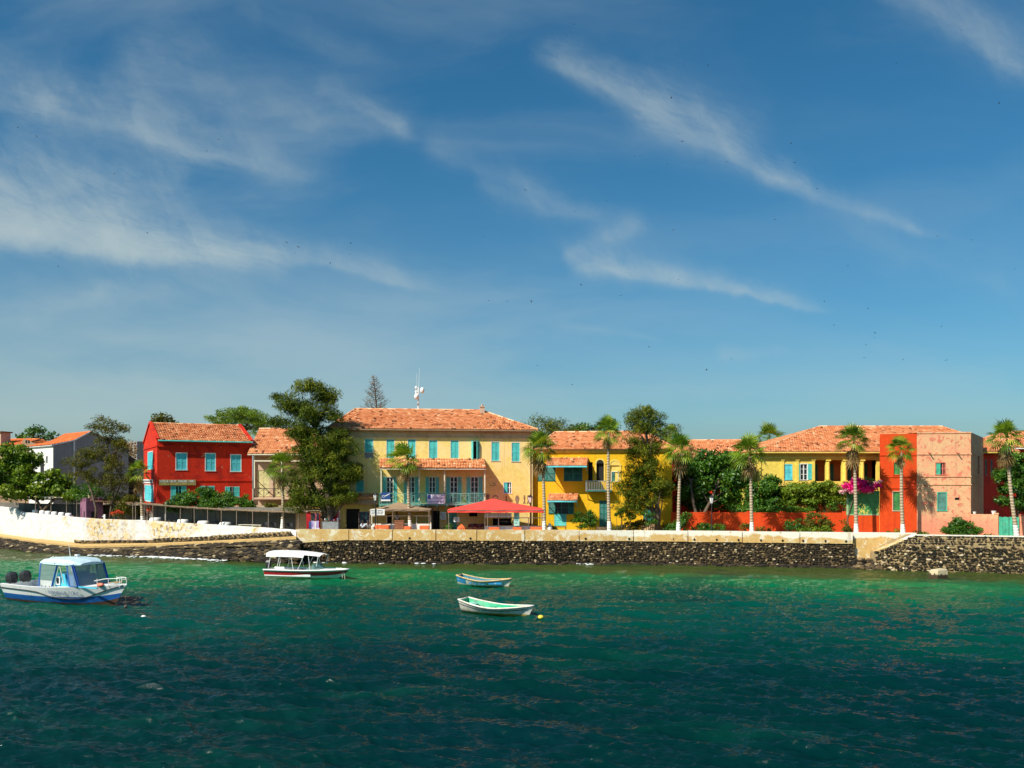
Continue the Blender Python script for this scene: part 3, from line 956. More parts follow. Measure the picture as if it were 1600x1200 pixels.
mb = MB()
secs = []
for px in PXL:
    r, f = left_pt(px, 'ramp'), left_pt(px, 'wfoot')
    secs.append([r + Vector((0, -0.02, -0.30)), r + Vector((0, -0.05, -0.02)), r + Vector((0, 0.0, 0.0)), Vector((f.x, f.y + .1, f.z - 0.02))])
mb.loft(secs, flip=True)
M_ramp = plaster('ramp_ochre_concrete', (0.62, 0.42, 0.17), (0.52, 0.34, 0.14), (0.36, 0.23, 0.10), 0.54, 0.68, None, 0.6)
o = mb.build('ramp', M_ramp)
tag(o, kind='structure')

mb = MB()
rng = random.Random(14)
fc = []
for k in range(3400):
    px = rng.uniform(-70, 468)
    f = rng.random()
    w, r = left_pt(px, 'foot'), left_pt(px, 'ramp')
    prof = f ** 0.55
    led = 0.10 * math.sin(prof * 14 + px * 0.02)
    p = Vector((w.x + (r.x - w.x) * f, w.y - 0.9 + (r.y - w.y + 0.9) * f, (r.z - 0.22) * prof + led * 0.5 - 0.1))
    s = rng.uniform(0.10, 0.32)
    stone(mb, p, Vector((s * 1.5, 0, 0)), Vector((0, s, 0)), Vector((0, 0, s * 0.55)), rng, rng.uniform(0.0, 0.62) if rng.random() > 0.07 else rng.uniform(0.7, 1))
# ledges of long flat slabs
for k in range(150):
    px = rng.uniform(60, 460)
    f = rng.choice([0.3, 0.55, 0.8])
    w, r = left_pt(px, 'foot'), left_pt(px, 'ramp')
    p = Vector((w.x, w.y - 0.35 + f * 0.9, (r.z - 0.2) * f))
    stone(mb, p, Vector((rng.uniform(0.6, 1.3), 0.0, 0)), Vector((0, 0.35, 0)), Vector((0, 0, 0.08)), rng, rng.uniform(0.35, 0.78))
o = mb.build('shore_rocks', M_basalt_dk)
tag(o, kind='stuff', label='dark wet rocks tumbling from the ramp into the water', cat='rocks')
mb = MB()
secs = []
for px in PXL:
    w, r = left_pt(px, 'foot'), left_pt(px, 'ramp')
    secs.append([Vector((w.x, w.y - 1.2, -1.2)), Vector((w.x, w.y - 0.4, 0.0)), Vector((r.x, r.y - .5, r.z * 0.5)), Vector((r.x, r.y, r.z - 0.2))])
mb.loft(secs, flip=True)
o = mb.build('shore_bedrock', M_basalt_dk)
tag(o, kind='structure')
# foam where the swell breaks on the rocks
m_, q_, b_, o_ = new_mat('sea_foam')
b_.inputs['Base Color'].default_value = (0.75, 0.78, 0.78, 1); b_.inputs['Roughness'].default_value = 0.7
rng = random.Random(4)
mb = MB()
def foam(px0, px1, n, off=0.5, tabf=None, big=1.0):
    for k in range(n):
        px = rng.uniform(px0, px1)
        if tabf is None:
            w = left_pt(px, 'foot'); x, y = w.x, w.y - 0.9
        else:
            x, y = qp(px, tabf, -0.7)
        y -= abs(rng.gauss(0, off))
        r = rng.uniform(0.03, 0.13) * big
        mb.blob((x, y, rng.uniform(0.02, 0.08)), r * 2.2, r * 1.4, r * 0.45, 6, 4, 0.3, rng)
foam(240, 300, 190, 0.35); foam(262, 285, 80, 0.2, big=1.5); foam(150, 240, 50, 0.5); foam(300, 360, 60, 0.5)
foam(470, 540, 12, 0.2, T_quay); foam(900, 930, 14, 0.2, T_quay, 0.8); foam(570, 700, 8, 0.3, T_quay)
o = mb.build('foam', m_, smooth=True)
tag(o, kind='stuff', label='white foam of the swell breaking on the dark rocks', cat='foam')
# ------------------------------------------------------------------ building kit
class Fr:
    """a facade frame: u runs along the facade, v goes into the building, z is up"""
    def __init__(s, px0, D0, px1=None, D1=None, ang=None):
        s.x0, s.y0 = X(px0, D0), D0
        if ang is None:
            s.ang = math.atan2(D1 - D0, X(px1, D1) - s.x0)
            s.W = math.hypot(D1 - D0, X(px1, D1) - s.x0)
        else:
            s.ang = rad(ang)
        s.c, s.s = math.cos(s.ang), math.sin(s.ang)
    def u(s, px, v=0.0):
        k = (px - 800) / FPX
        return (k * (s.y0 + v * s.c) - s.x0 + v * s.s) / (s.c - k * s.s)
    def z(s, py, u, v=0.0):
        return EYE + (HZ - py) / FPX * (s.y0 + u * s.s + v * s.c)
    def rect(s, px0, px1, py0, py1, v=0.0):
        a, b = s.u(px0, v), s.u(px1, v)
        m = (a + b) / 2
        return a, b, s.z(py1, m, v), s.z(py0, m, v)
    def empty(s, name, label, cat, z=0.0, group=None):
        s.zb = z
        return thing(name, label, cat, (s.x0, s.y0, 0), s.ang, group)


def wall(mb, u0, u1, z0, z1, v, ops, th=0.32, M=None, arch=()):
    """outer face with real openings and their reveals (face looks towards -v)"""
    old = mb.M
    if M is not None: mb.M = M
    us = sorted({u0, u1, *[o[0] for o in ops], *[o[1] for o in ops]})
    zs = sorted({z0, z1, *[o[2] for o in ops], *[o[3] for o in ops]})
    us = [u for u in us if u0 - 1e-6 <= u <= u1 + 1e-6]; zs = [z for z in zs if z0 - 1e-6 <= z <= z1 + 1e-6]
    for a, b in zip(us, us[1:]):
        for c, d in zip(zs, zs[1:]):
            mu, mz = (a + b) / 2, (c + d) / 2
            if any(o[0] < mu < o[1] and o[2] < mz < o[3] for o in ops): continue
            mb.poly([(a, v, c), (b, v, c), (b, v, d), (a, v, d)])
    for o in ops:
        a, b, c, d = o[:4]
        mb.poly([(a, v, c), (a, v, d), (a, v + th, d), (a, v + th, c)])
        mb.poly([(b, v, d), (b, v, c), (b, v + th, c), (b, v + th, d)])
        mb.poly([(a, v, d), (b, v, d), (b, v + th, d), (a, v + th, d)])
        mb.poly([(b, v, c), (a, v, c), (a, v + th, c), (b, v + th, c)])
    mb.M = old


def shutter_mesh(mb, a, b, c, d, v, th=0.045, solid=False):
    st = min(0.07, (b - a) * 0.16)
    mb.box(a, a + st, v, v + th, c, d); mb.box(b - st, b, v, v + th, c, d)
    mb.box(a + st, b - st, v, v + th, c, c + st * 1.3); mb.box(a + st, b - st, v, v + th, d - st * 1.3, d)
    mid = c + (d - c) * 0.5
    mb.box(a + st, b - st, v, v + th, mid - st * .6, mid + st * .6)
    mb.poly([(a + st, v + th - 0.004, c), (b - st, v + th - 0.004, c), (b - st, v + th - 0.004, d), (a + st, v + th - 0.004, d)])
    if solid: return
    for lo, hi in ((c + st * 1.3, mid - st * .6), (mid + st * .6, d - st * 1.3)):
        n = max(2, int((hi - lo) / 0.085))
        for k in range(n):
            z = lo + (hi - lo) * (k + .5) / n
            h = (hi - lo) / n * 0.42
            mb.poly([(a + st, v + 0.008, z - h), (b - st, v + 0.008, z - h), (b - st, v + th - 0.01, z + h), (a + st, v + th - 0.01, z + h)])


def window(root, r, v=0.0, style='shut', mat=None, frame=None, glass_z=None, rec=0.06, label=None, name='window', lbl_sh=None):
    """style: shut, french (shutters folded back on the wall), right (right-hand half glazed), ajar, glass, bars"""
    mat = mat or M_teal; frame = frame or M_cream
    a, b, c, d = r
    w = b - a
    mb = MB()
    fw = 0.055
    y0, y1 = v - 0.025, v + 0.10
    mb.box(a - 0.02, a + fw, y0, y1, c, d); mb.box(b - fw, b + 0.02, y0, y1, c, d)
    mb.box(a + fw, b - fw, y0, y1, d - fw, d + 0.02); mb.box(a - 0.05, b + 0.05, v - 0.07, y1, c - 0.06, c)
    glass = []
    if style in ('french', 'glass', 'right', 'left', 'bars'):
        ga, gb = {'right': (a + w / 2, b), 'left': (a, a + w / 2)}.get(style, (a, b))
        glass = [(ga, gb)]
        nm = 2 if (gb - ga) < 0.9 else 2
        for k in range(1, nm):
            x = ga + (gb - ga) * k / nm
            mb.box(x - 0.045, x + 0.045, v + 0.05, v + 0.09, c, d - fw)
        nz = max(2, int((d - c) / 0.42))
        for k in range(1, nz):
            z = c + (d - c) * k / nz
            mb.box(ga + fw, gb - fw, v + 0.055, v + 0.085, z - 0.022, z + 0.022)
        for q in (0.25, 0.75):
            x = ga + (gb - ga) * q
            mb.box(x - 0.09, x - 0.055, v + 0.056, v + 0.084, c, d - fw) if False else None
    o = mb.build(name, frame, root)
    if label: o['label'] = label
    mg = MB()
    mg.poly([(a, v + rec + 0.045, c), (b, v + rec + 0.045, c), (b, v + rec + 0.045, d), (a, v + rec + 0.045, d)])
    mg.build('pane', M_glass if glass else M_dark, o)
    def sh(x0, x1, yy, M=None):
        ms = MB()
        ms.M = M
        shutter_mesh(ms, x0, x1, c + 0.01, d - 0.02, yy)
        return ms.build('shutter', mat, o)
    if style == 'shut':
        sh(a + 0.03, (a + b) / 2 - 0.006, v + 0.0); sh((a + b) / 2 + 0.006, b - 0.03, v + 0.0)
    elif style == 'french':
        sh(a - w / 2 - 0.02, a - 0.03, v - 0.075); sh(b + 0.03, b + w / 2 + 0.02, v - 0.075)
    elif style == 'right':
        sh(a + 0.03, (a + b) / 2, v)
    elif style == 'left':
        sh((a + b) / 2, b - 0.03, v)
    elif style == 'halfleft':     # left leaf closed, right leaf swung open against the wall
        sh(a + 0.03, (a + b) / 2 - 0.006, v)
        sh(b + 0.03, b + w / 2, v - 0.075)
    elif style == 'ajar':
        M = Matrix.Translation((b - 0.03, v - 0.03, 0)) @ Matrix.Rotation(rad(-118), 4, 'Z')
        M = Matrix.Translation((b - 0.03, v - 0.03, 0)) @ Matrix.Rotation(rad(52), 4, 'Z')
        sh(-w / 2, 0.0, 0.0, M)
        M = Matrix.Translation((a + 0.03, v - 0.03, 0)) @ Matrix.Rotation(rad(-75), 4, 'Z')
        sh(0, w / 2, 0.0, M)
    return o


def tile_plane(mb, A, B, C, D, rng, tw=0.25, th=0.37, lift=0.07, miss=0.01):
    """clay tiles over a quad / triangle: A-B is the eave (left to right), D-C the upper edge"""
    A, B, C, D = Vector(A), Vector(B), Vector(C), Vector(D)
    e = (B - A).normalized()
    nrm = (B - A).cross(D - A)
    if nrm.length < 1e-6: nrm = (B - A).cross(C - A)
    nrm.normalize()
    if nrm.z < 0: nrm = -nrm
    s = nrm.cross(e).normalized()
    if s.z < 0: s = -s
    hD, hC = (D - A).dot(s), (C - A).dot(s)
    H = max(hD, hC)
    n = max(1, int(round(H / th)))
    th = H / n
    old = mb.tint
    # the boarding under the tiles
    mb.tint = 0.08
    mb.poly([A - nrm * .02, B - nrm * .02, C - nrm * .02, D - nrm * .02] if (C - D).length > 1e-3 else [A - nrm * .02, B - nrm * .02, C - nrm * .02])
    rowt = 0
    for k in range(n):
        t = (k + 0.35) / n
        L = A + (D - A) * t; R = B + (C - B) * t
        x0, x1 = (L - A).dot(e), (R - A).dot(e)
        y0, y1 = k * th, (k + 1) * th + 0.05
        if x1 - x0 < 0.08: continue
        x = x0
        rowt = rowt * 0.5 + rng.uniform(-0.06, 0.06)
        while x < x1 - 0.04:
            w = min(tw * rng.uniform(0.94, 1.06), x1 - x)
            if rng.random() > miss:
                r = rng.random()
                tint = 0.55 + rowt + rng.gauss(0, 0.09)
                if r < 0.04: tint = rng.uniform(0.0, 0.18)
                elif r > 0.95: tint = rng.uniform(0.80, 0.95)
                mb.tint = min(1, max(0, tint))
                l = lift * rng.uniform(0.7, 1.5)
                dy = rng.uniform(-0.03, 0.03)
                p = lambda xx, yy, hh: A + e * xx + s * yy + nrm * hh
                a_ = mb.av(p(x, y0 + dy, l)); b_ = mb.av(p(x + w * .5, y0 + dy, l + 0.045)); c_ = mb.av(p(x + w, y0 + dy, l))
                d_ = mb.av(p(x + w, y1, 0.008)); e_ = mb.av(p(x + w * .5, y1, 0.05)); f_ = mb.av(p(x, y1, 0.008))
                mb.face((a_, b_, e_, f_)); mb.face((b_, c_, d_, e_))
                g_ = mb.av(p(x, y0 + dy, 0)); h_ = mb.av(p(x + w, y0 + dy, 0))
                mb.face((g_, h_, c_, b_, a_))
            x += w
    mb.tint = old


def ridge_tiles(mb, a, b, rng, r=0.11, L=0.4):
    a, b = Vector(a), Vector(b)
    d = b - a
    n = max(1, int(d.length / L))
    for k in range(n):
        p, q = a + d * (k / n), a + d * ((k + 1.06) / n)
        mb.tint = rng.choice([0.5, 0.7, 0.85, 0.95, 0.3])
        mb.tube([p + Vector((0, 0, 0.02)), q + Vector((0, 0, 0.05))], [r * 1.1, r * 0.95], 6)


def hip_roof(root, u0, u1, v0, v1, ze, zr, ra, rb, rng, mat=None, name='roof', eave=None, both=True, vr=None):
    """ra / rb: u of the two ridge ends (equal to u0 / u1 for gables)"""
    mat = mat or M_tile
    mb = MB()
    vr = (v0 + v1) / 2 if vr is None else vr
    A, B, C, D = (u0, v0, ze), (u1, v0, ze), (u1, v1, ze), (u0, v1, ze)
    R0, R1 = (ra, vr, zr), (rb, vr, zr)
    tile_plane(mb, A, B, R1, R0, rng)
    mb.tint = 0.5
    mb.poly([C, D, R0, R1])
    if abs(ra - u0) > 0.05: tile_plane(mb, D, A, R0, R0, rng)
    if abs(rb - u1) > 0.05: tile_plane(mb, B, C, R1, R1, rng)
    ridge_tiles(mb, R0, R1, rng)
    if abs(ra - u0) > 0.05: ridge_tiles(mb, A, R0, rng)
    if abs(rb - u1) > 0.05: ridge_tiles(mb, B, R1, rng)
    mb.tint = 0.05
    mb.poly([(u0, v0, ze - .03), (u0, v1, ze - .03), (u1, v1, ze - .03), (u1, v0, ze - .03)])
    o = mb.build(name, mat, root)
    if eave:
        m2 = MB()
        m2.box(u0, u1, v0, v0 + 0.05, ze - 0.14, ze - 0.02)
        m2.box(u0, u0 + 0.05, v0 + 0.05, v1, ze - 0.14, ze - 0.02); m2.box(u1 - 0.05, u1, v0 + 0.05, v1, ze - 0.14, ze - 0.02)
        m2.build('fascia', eave, o)
    return o


def shell(mb, W, Dp, z0, z1, ops_front=(), ops_left=(), ops_right=(), back=True):
    wall(mb, 0, W, z0, z1, 0, list(ops_front))
    # left wall: runs v = Dp .. 0 as its own u
    ML = Matrix(((0, 1, 0, 0), (-1, 0, 0, Dp), (0, 0, 1, 0), (0, 0, 0, 1)))
    wall(mb, 0, Dp, z0, z1, 0, list(ops_left), M=ML)
    MR = Matrix(((0, -1, 0, W), (1, 0, 0, 0), (0, 0, 1, 0), (0, 0, 0, 1)))
    wall(mb, 0, Dp, z0, z1, 0, list(ops_right), M=MR)
    if back: mb.poly([(W, Dp, z0), (0, Dp, z0), (0, Dp, z1), (W, Dp, z1)])
    return ML, MR


def letters(mb, u0, u1, z0, z1, v, rng, words=3):
    """rows of small strokes: lettering too worn and small to read"""
    u = u0
    h = z1 - z0
    cw = h * 0.62
    cnt = rng.randint(3, 7)
    while u < u1 - cw:
        if cnt == 0:
            u += cw * 0.9; cnt = rng.randint(3, 8); continue
        k = rng.randint(0, 4)
        t = h * 0.17
        mb.box(u, u + t, v, v + .01, z0, z1)
        if k in (0, 2): mb.box(u + t, u + cw * .7, v + .001, v + .011, z1 - t, z1)
        if k in (1, 2, 3): mb.box(u + t, u + cw * .7, v + .001, v + .011, z0, z0 + t)
        if k in (0, 3): mb.box(u + cw * .7 - t, u + cw * .7, v + .002, v + .012, z0, z1)
        if k == 4: mb.box(u + t, u + cw * .6, v + .001, v + .011, (z0 + z1 - t) / 2, (z0 + z1 + t) / 2)
        u += cw; cnt -= 1


def text_part(txt, size, loc, rot, mat, parent=None, name='lettering', ext=0.004, sx=1.0):
    cu = bpy.data.curves.new(name, 'FONT')
    cu.body = txt
    cu.size = size
    cu.extrude = ext
    cu.align_x = 'CENTER'; cu.align_y = 'CENTER'
    cu.materials.append(mat)
    o = bpy.data.objects.new(name, cu)
    COL.objects.link(o)
    o.location = loc; o.rotation_euler = rot
    o.scale = (sx, 1, 1)
    if parent is not None: o.parent = parent
    bpy.context.view_layer.update()
    me = bpy.data.meshes.new_from_object(o.evaluated_get(bpy.context.evaluated_depsgraph_get()))
    o2 = bpy.data.objects.new(name, me); COL.objects.link(o2)
    o2.location, o2.rotation_euler, o2.scale = o.location, o.rotation_euler, o.scale
    o2.parent = parent
    bpy.data.objects.remove(o); o2.name = name
    return o2


RG = random.Random(77)

# ================================================================== main pale yellow building
F1 = Fr(519, 85.7, 832, 88.4)
main = F1.empty('guesthouse', 'large three storey pale yellow building with teal shutters and a long balcony', 'building')
W1 = F1.W; DP1 = 11.0
ze1 = (F1.z(668, 0) + F1.z(672.5, W1)) / 2 - 0.05
ops = []
up = []      # upper row
for px0, px1, py0, py1, stl in ((569.5, 583.5, 685.5, 716, 'upper'), (603.4, 616.7, 686, 723.5, 'shut'), (636.7, 650, 686, 723.5, 'shut'), (669.7, 683.9, 687.5, 725, 'shut'),
                               (703.5, 717.3, 688, 725.6, 'shut'), (736, 749.6, 689, 726, 'ajar'), (767.4, 780.8, 690, 720, 'shut'), (799, 812.6, 691, 721, 'shut')):
    r = F1.rect(px0, px1, py0, py1); up.append((r, stl)); ops.append(r)
fd = []
for px0, px1 in ((604, 614.5), (637, 648), (670.5, 680.5), (703.5, 715), (735.5, 747.5)):
    r = F1.rect(px0, px1, 745, 784); r = (r[0], r[1], 5.2, r[3]); fd.append(r); ops.append(r)
sm = F1.rect(786.5, 799.5, 753, 770.5); ops.append(sm)
ll = F1.rect(556, 569, 750, 768); ops.append(ll)
gl = []
for px0, px1, py0 in ((541, 562, 795), (605, 612, 803), (674, 687, 798), (699, 714, 801), (733, 746, 800.5), (770, 800, 808)):
    r = F1.rect(px0, px1, py0, 828); r = (r[0], r[1], GZ if px0 not in (733, 770) else F1.z(807 if px0 == 733 else 821, (r[0] + r[1]) / 2), r[3]); gl.append(r); ops.append(r)
mb = MB()
zf = F1.z(683.5, W1 * .5)
shell(mb, W1, DP1, GZ - 0.3, zf, ops)
mb.build('wall', M_yel_main, main)
mb = MB()
wall(mb, 0, W1, zf, ze1, 0.0, [])
mb.poly([(0, DP1, zf), (0, 0, zf), (0, 0, ze1), (0, DP1, ze1)]); mb.poly([(W1, 0, zf), (W1, DP1, zf), (W1, DP1, ze1), (W1, 0, ze1)])
mb.build('frieze', M_frieze, main)
mb = MB()
mb.box(-.03, W1 + .03, -.05, 0.0, zf - .05, zf + .05)
mb.build('string_course', M_frieze, main)
zr1 = EYE + (HZ - 641.5) / FPX * 93.0
hip_roof(main, -0.45, W1 + 0.45, -0.62, DP1 + 0.6, ze1, zr1, 2.0, 14.9, RG, M_tile, 'roof', M_taupe)
for r, stl in up:
    if stl == 'upper':
        m = r[2] + (r[3] - r[2]) * 0.30
        window(main, (r[0], r[1], m, r[3]), 0.02, 'shut')
        mbx = MB(); mbx.box(r[0] + .01, r[1] - .01, .03, .08, r[2], m - .065); mbx.build('boarded_panel', M_grey_and_shade, main)
    else:
        window(main, r, 0.02, stl, frame=M_cream)
for r in fd: window(main, r, 0.04, 'french', frame=M_wpaint, name='french_door')
window(main, sm, 0.03, 'right', frame=M_wpaint)
window(main, ll, 0.03, 'shut')
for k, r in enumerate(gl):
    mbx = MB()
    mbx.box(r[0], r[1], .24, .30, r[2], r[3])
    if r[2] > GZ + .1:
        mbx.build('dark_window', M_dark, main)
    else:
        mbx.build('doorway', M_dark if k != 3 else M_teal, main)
# balcony
b0, b1, _, _ = F1.rect(592, 758, 780, 790, -1.7)
zs = 5.12
bal = MB()
BD = 1.75
bal.box(b0, b1, -BD, 0, zs - 0.14, zs)
for k in range(12):
    u = b0 + .1 + (b1 - b0 - .2) * k / 11
    bal.box(u - .06, u + .06, -BD + .02, -.002, zs - .30, zs - .141)
ob = bal.build('balcony_deck', M_green_rail, main)
rl = MB()
zt = zs + 1.02
rl.box(b0, b1, -BD, -BD + .06, zt - .06, zt); rl.box(b0, b1, -BD, -BD + .05, zs + .06, zs + .11)
rl.box(b0, b0 + .05, -BD + .07, 0, zt - .06, zt); rl.box(b1 - .05, b1, -BD + .07, 0, zt - .06, zt)
nb_ = 13
for k in range(nb_):
    ua = b0 + (b1 - b0 - .06) * k / nb_; ub = b0 + (b1 - b0 - .06) * (k + 1) / nb_
    rl.box(ua, ua + .06, -BD - .005, -BD + .055, zs, zt + .02)
    if k % 2 == 0:
        rl.bar((ua + .06, -BD + .03, zs + .11), (ub, -BD + .03, zt - .06), .035); rl.bar((ua + .06, -BD + .034, zt - .06), (ub, -BD + .034, zs + .11), .035)
        rl.box(ua + .06, ub, -BD + .008, -BD + .04, (zs + zt) / 2 + .25, (zs + zt) / 2 + .28)
    else:
        for j in range(1, 6):
            uu = ua + (ub - ua) * j / 6
            rl.box(uu - .012, uu + .012, -BD + .012, -BD + .036, zs + .11, zt - .06)
for k in range(1, 7):
    vv = -BD + BD * k / 7
    for uu in (b0 + .02, b1 - .03): rl.box(uu - .012, uu + .012, vv - .012, vv + .012, zs, zt - .06)
rl.build('railing', M_green_rail, ob)
za = F1.z(731.5, (b0 + b1) / 2, -1.8)
posts = [F1.u(p, -1.7) for p in (595.5, 655, 694.6, 757.5)]
for u in posts:
    pm = MB(); pm.box(u - .055, u + .055, -BD + .07, -BD + .17, zs, za - .02); pm.build('post', M_cream, ob)
for u in (b0 + .4, b0 + 5.6, b0 + 7.7, b1 - .3):
    pm = MB(); pm.bar((u, 0, zs - 1.0), (u, -BD + .2, zs - .2), .07); pm.build('bracket', M_green_rail, ob)
aw = MB()
a0_, a1_ = F1.u(593, -1.9), F1.u(759.5, -1.9)
tile_plane(aw, (a0_, -2.0, za), (a1_, -2.0, za), (a1_, 0.0, za + .95), (a0_, 0.0, za + .95), RG)
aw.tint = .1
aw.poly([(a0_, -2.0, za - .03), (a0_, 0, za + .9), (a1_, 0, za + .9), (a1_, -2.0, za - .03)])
oa = aw.build('balcony_roof', M_tile, main)
fm = MB()
fm.box(a0_, a1_, -1.98, -1.90, za - .13, za - .03)
for u in (a0_, a1_ - .05):
    fm.bar((u + .025, -1.9, za - .07), (u + .025, 0, za + .84), .06)
for k in range(9):
    u = a0_ + .3 + (a1_ - a0_ - .6) * k / 8
    fm.bar((u, -1.9, za - .06), (u, 0, za + .82), .06)
fm.build('rafters', M_cream, oa)
# first floor left: rusty lean-to strip under the trees
lt = MB()
q0, q1 = F1.u(530, -1.2), F1.u(590, -1.2)
zz = F1.z(776, (q0 + q1) / 2, -1.2)
tile_plane(lt, (q0, -1.4, zz - .15), (q1, -1.4, zz - .15), (q1, 0, zz + .25), (q0, 0, zz + .25), RG)
lt.build('lean_to_roof', M_tile, main)
lt = MB(); lt.box(q0, q1, -1.25, -1.15, zz - .75, zz - .2); lt.build('lean_to_beam', M_taupe, main)
# chimney on the ridge
ch = MB()
u = F1.u(751, 6.2)
ch.box(u - .22, u + .22, 4.4, 4.85, zr1 - .35, zr1 + .28); ch.box(u - .28, u + .28, 4.34, 4.91, zr1 + .28, zr1 + .36); ch.lathe([(.1, 0), (.12, .22), (.08, .24)], (u, 4.6, zr1 + .36), 8)
ch.build('chimney', M_pinkgrey, main)
# painted ornaments on the wall, big motifs as flat relief
orn = []
for px, py, w, h, kind in ((762, 776, 6, 9, 0), (774, 778, 9, 9, 1), (791, 779, 4, 8, 2), (808, 781, 6, 15, 0), (819, 780, 4, 13, 2), (825, 780, 5, 13, 2)):
    om = MB()
    u = F1.u(px); z = F1.z(py, u); sc = 1 / 16.0
    w_, h_ = w * sc / 2, h * sc / 2
    if kind == 0:
        pts_ = [(u + w_ * math.cos(a) * (1 + .25 * math.sin(3 * a)), -.02, z + h_ * math.sin(a)) for a in [2 * PI * k / 14 for k in range(14)]]
        om.prism(pts_, (0, .019, 0))
    elif kind == 1:
        pts_ = [(u + w_ * math.cos(a), -.02, z + h_ * math.sin(a)) for a in [PI * k / 10 for k in range(11)]] + [(u + w_ * .7 * math.cos(a), -.02, z + h_ * .6 * math.sin(a)) for a in [PI * (10 - k) / 10 for k in range(11)]]
        for k in range(10):
            om.poly([pts_[k], pts_[k + 1], pts_[20 - k], pts_[21 - k]])
    else:
        om.tube([(u - w_ * .6 + w_ * .9 * abs(math.sin(t * 2.2)), -.02, z - h_ + 2 * h_ * t) for t in [k / 8 for k in range(9)]], .035, 5)
        om.tube([(u + w_ * .6 - w_ * .9 * abs(math.sin(t * 2.2)), -.021, z - h_ + 2 * h_ * t) for t in [k / 8 for k in range(9)]], .03, 5)
    om.build('painted_motif', M_taupe, main)
pm = MB(); u = F1.u(770); z = F1.z(757, u)
pm.tube([(u + .2 * math.sin(a) * (1 + a * .1), -.02, z + .15 * math.cos(a)) for a in [k * .5 for k in range(10)]], .03, 5)
pm.build('painted_motif', M_taupe, main)
# drain pipes at the right corner
pm = MB(); pm.tube([(W1 - .25, -.07, GZ), (W1 - .25, -.07, ze1 - .1)], .045, 8); pm.build('drainpipe', M_frieze, main)

# signs on the balcony (things of their own hung on the railing)
def board(name, label, F, px0, px1, py0, py1, v, mat, th=.04, group=None, cat='sign'):
    u0, u1, z0, z1 = F.rect(px0, px1, py0, py1, v)
    um, zm = (u0 + u1) / 2, (z0 + z1) / 2
    wx = F.x0 + um * F.c - v * F.s; wy = F.y0 + um * F.s + v * F.c
    t = thing(name, label, cat, (wx, wy, zm), F.ang, group)
    w, h = (u1 - u0) / 2, (z1 - z0) / 2
    m = MB(); m.box(-w, w, -th / 2, th / 2, -h, h)
    m.build('panel', mat, t)
    return t, w, h
M_signblue = paint('sign_blue', (0.015, 0.07, 0.25), 0.5, 0.1)
M_signlilac = paint('sign_lilac', (0.80, 0.74, 0.88), 0.5, 0.05)
M_signink = paint('sign_ink_blue', (0.05, 0.06, 0.35), 0.5, 0.05)
M_ink = paint('sign_ink_grey', (0.16, 0.16, 0.18), 0.6, 0.05)
t, w, h = board('banner', 'dark blue banner with a white ring and swoosh on the balcony rail', F1, 595.5, 610, 769.5, 783, -1.84, M_signblue)
m = MB(); m.box(-w, w, -.026, -.0205, -h, -h + .16); m.build('white_strip', M_wpaint, t)
m = MB()
for k in range(12):
    a, b = 2 * PI * k / 12, 2 * PI * (k + 1) / 12
    m.poly([(-.22 + .14 * math.cos(a), -.024, .05 + .11 * math.sin(a)), (-.22 + .14 * math.cos(b), -.024, .05 + .11 * math.sin(b)), (-.22 + .10 * math.cos(b), -.024, .05 + .075 * math.sin(b)), (-.22 + .10 * math.cos(a), -.024, .05 + .075 * math.sin(a))])
m.poly([(-.08, -.024, .12), (.38, -.024, .33), (.40, -.024, .27), (.0, -.024, .04)])
m.build('emblem', M_wpaint, t)
t, w, h = board('banner', 'lilac white banner with a blue square and two lines of lettering on the balcony rail', F1, 667.5, 695.5, 772.5, 787, -1.84, M_signlilac)
m = MB(); m.box(-w + .06, -w + .34, -.028, -.0205, h * .05, h - .05); m.box(w - .36, w - .06, -.028, -.0205, h * .74, h - .04); rr = random.Random(3)
letters(m, -w + .42, w - .12, h * .10, h * .32, -.03, rr); letters(m, -w + .08, w - .12, -h * .72, -h * .46, -.03, rr)
m.build('lettering', M_signink, t)

# antenna mast on the roof ridge
ac = P(653.5, 643, 92.5)
ant = thing('antenna_mast', 'white roof mast with drum and dish antennas above the tiled ridge', 'antenna', ac)
mt = MB()
s = 92.5 / FPX
mt.tube([(0, 0, -.6), (0, 0, 38 * s)], .075, 8); mt.tube([(.05, 0, 38 * s), (.12, 0, 68 * s)], [.02, .012], 5); mt.tube([(-.16, 0, 30 * s), (-.16, 0, 60 * s)], [.012, .008], 5)
mt.build('pole', M_wpaint, ant)
for (x, z, r, L, yaw, pit) in ((7.5, 33, 4.6, 5.0, 18, 0), (-2.2, 23, 4.2, 5.0, 155, 0)):
    dm = MB()
    dm.M = Matrix.Translation((x * s * .8, -.12, z * s)) @ Matrix.Rotation(rad(yaw), 4, 'Z') @ Matrix.Rotation(rad(90), 4, 'Y')
    dm.lathe([(r * s * .55, -L * s * .5), (r * s, -L * s * .2), (r * s, L * s * .5), (r * s * .86, L * s * .5)], n=16)
    o = dm.build('drum_antenna', M_wpaint, ant, True)
    d2 = MB(); d2.M = dm.M; d2.lathe([(r * s * .84, L * s * .5 + .004), (r * s * .5, L * s * .5 + .05)], n=16); d2.build('face_disc', M_ink, o)
for z in (37, 30.5, 26):
    dm = MB(); dm.blob((-3.2 * s, -.06, z * s), 2.0 * s, 1.6 * s, 2.6 * s, 10, 6); dm.build('panel_antenna', M_wpaint, ant, True)
dm = MB(); dm.tube([(-.1, -.05, 12 * s), (.1, -.05, 12 * s)], 2.4 * s, 10); dm.build('junction_box', M_metal, ant)

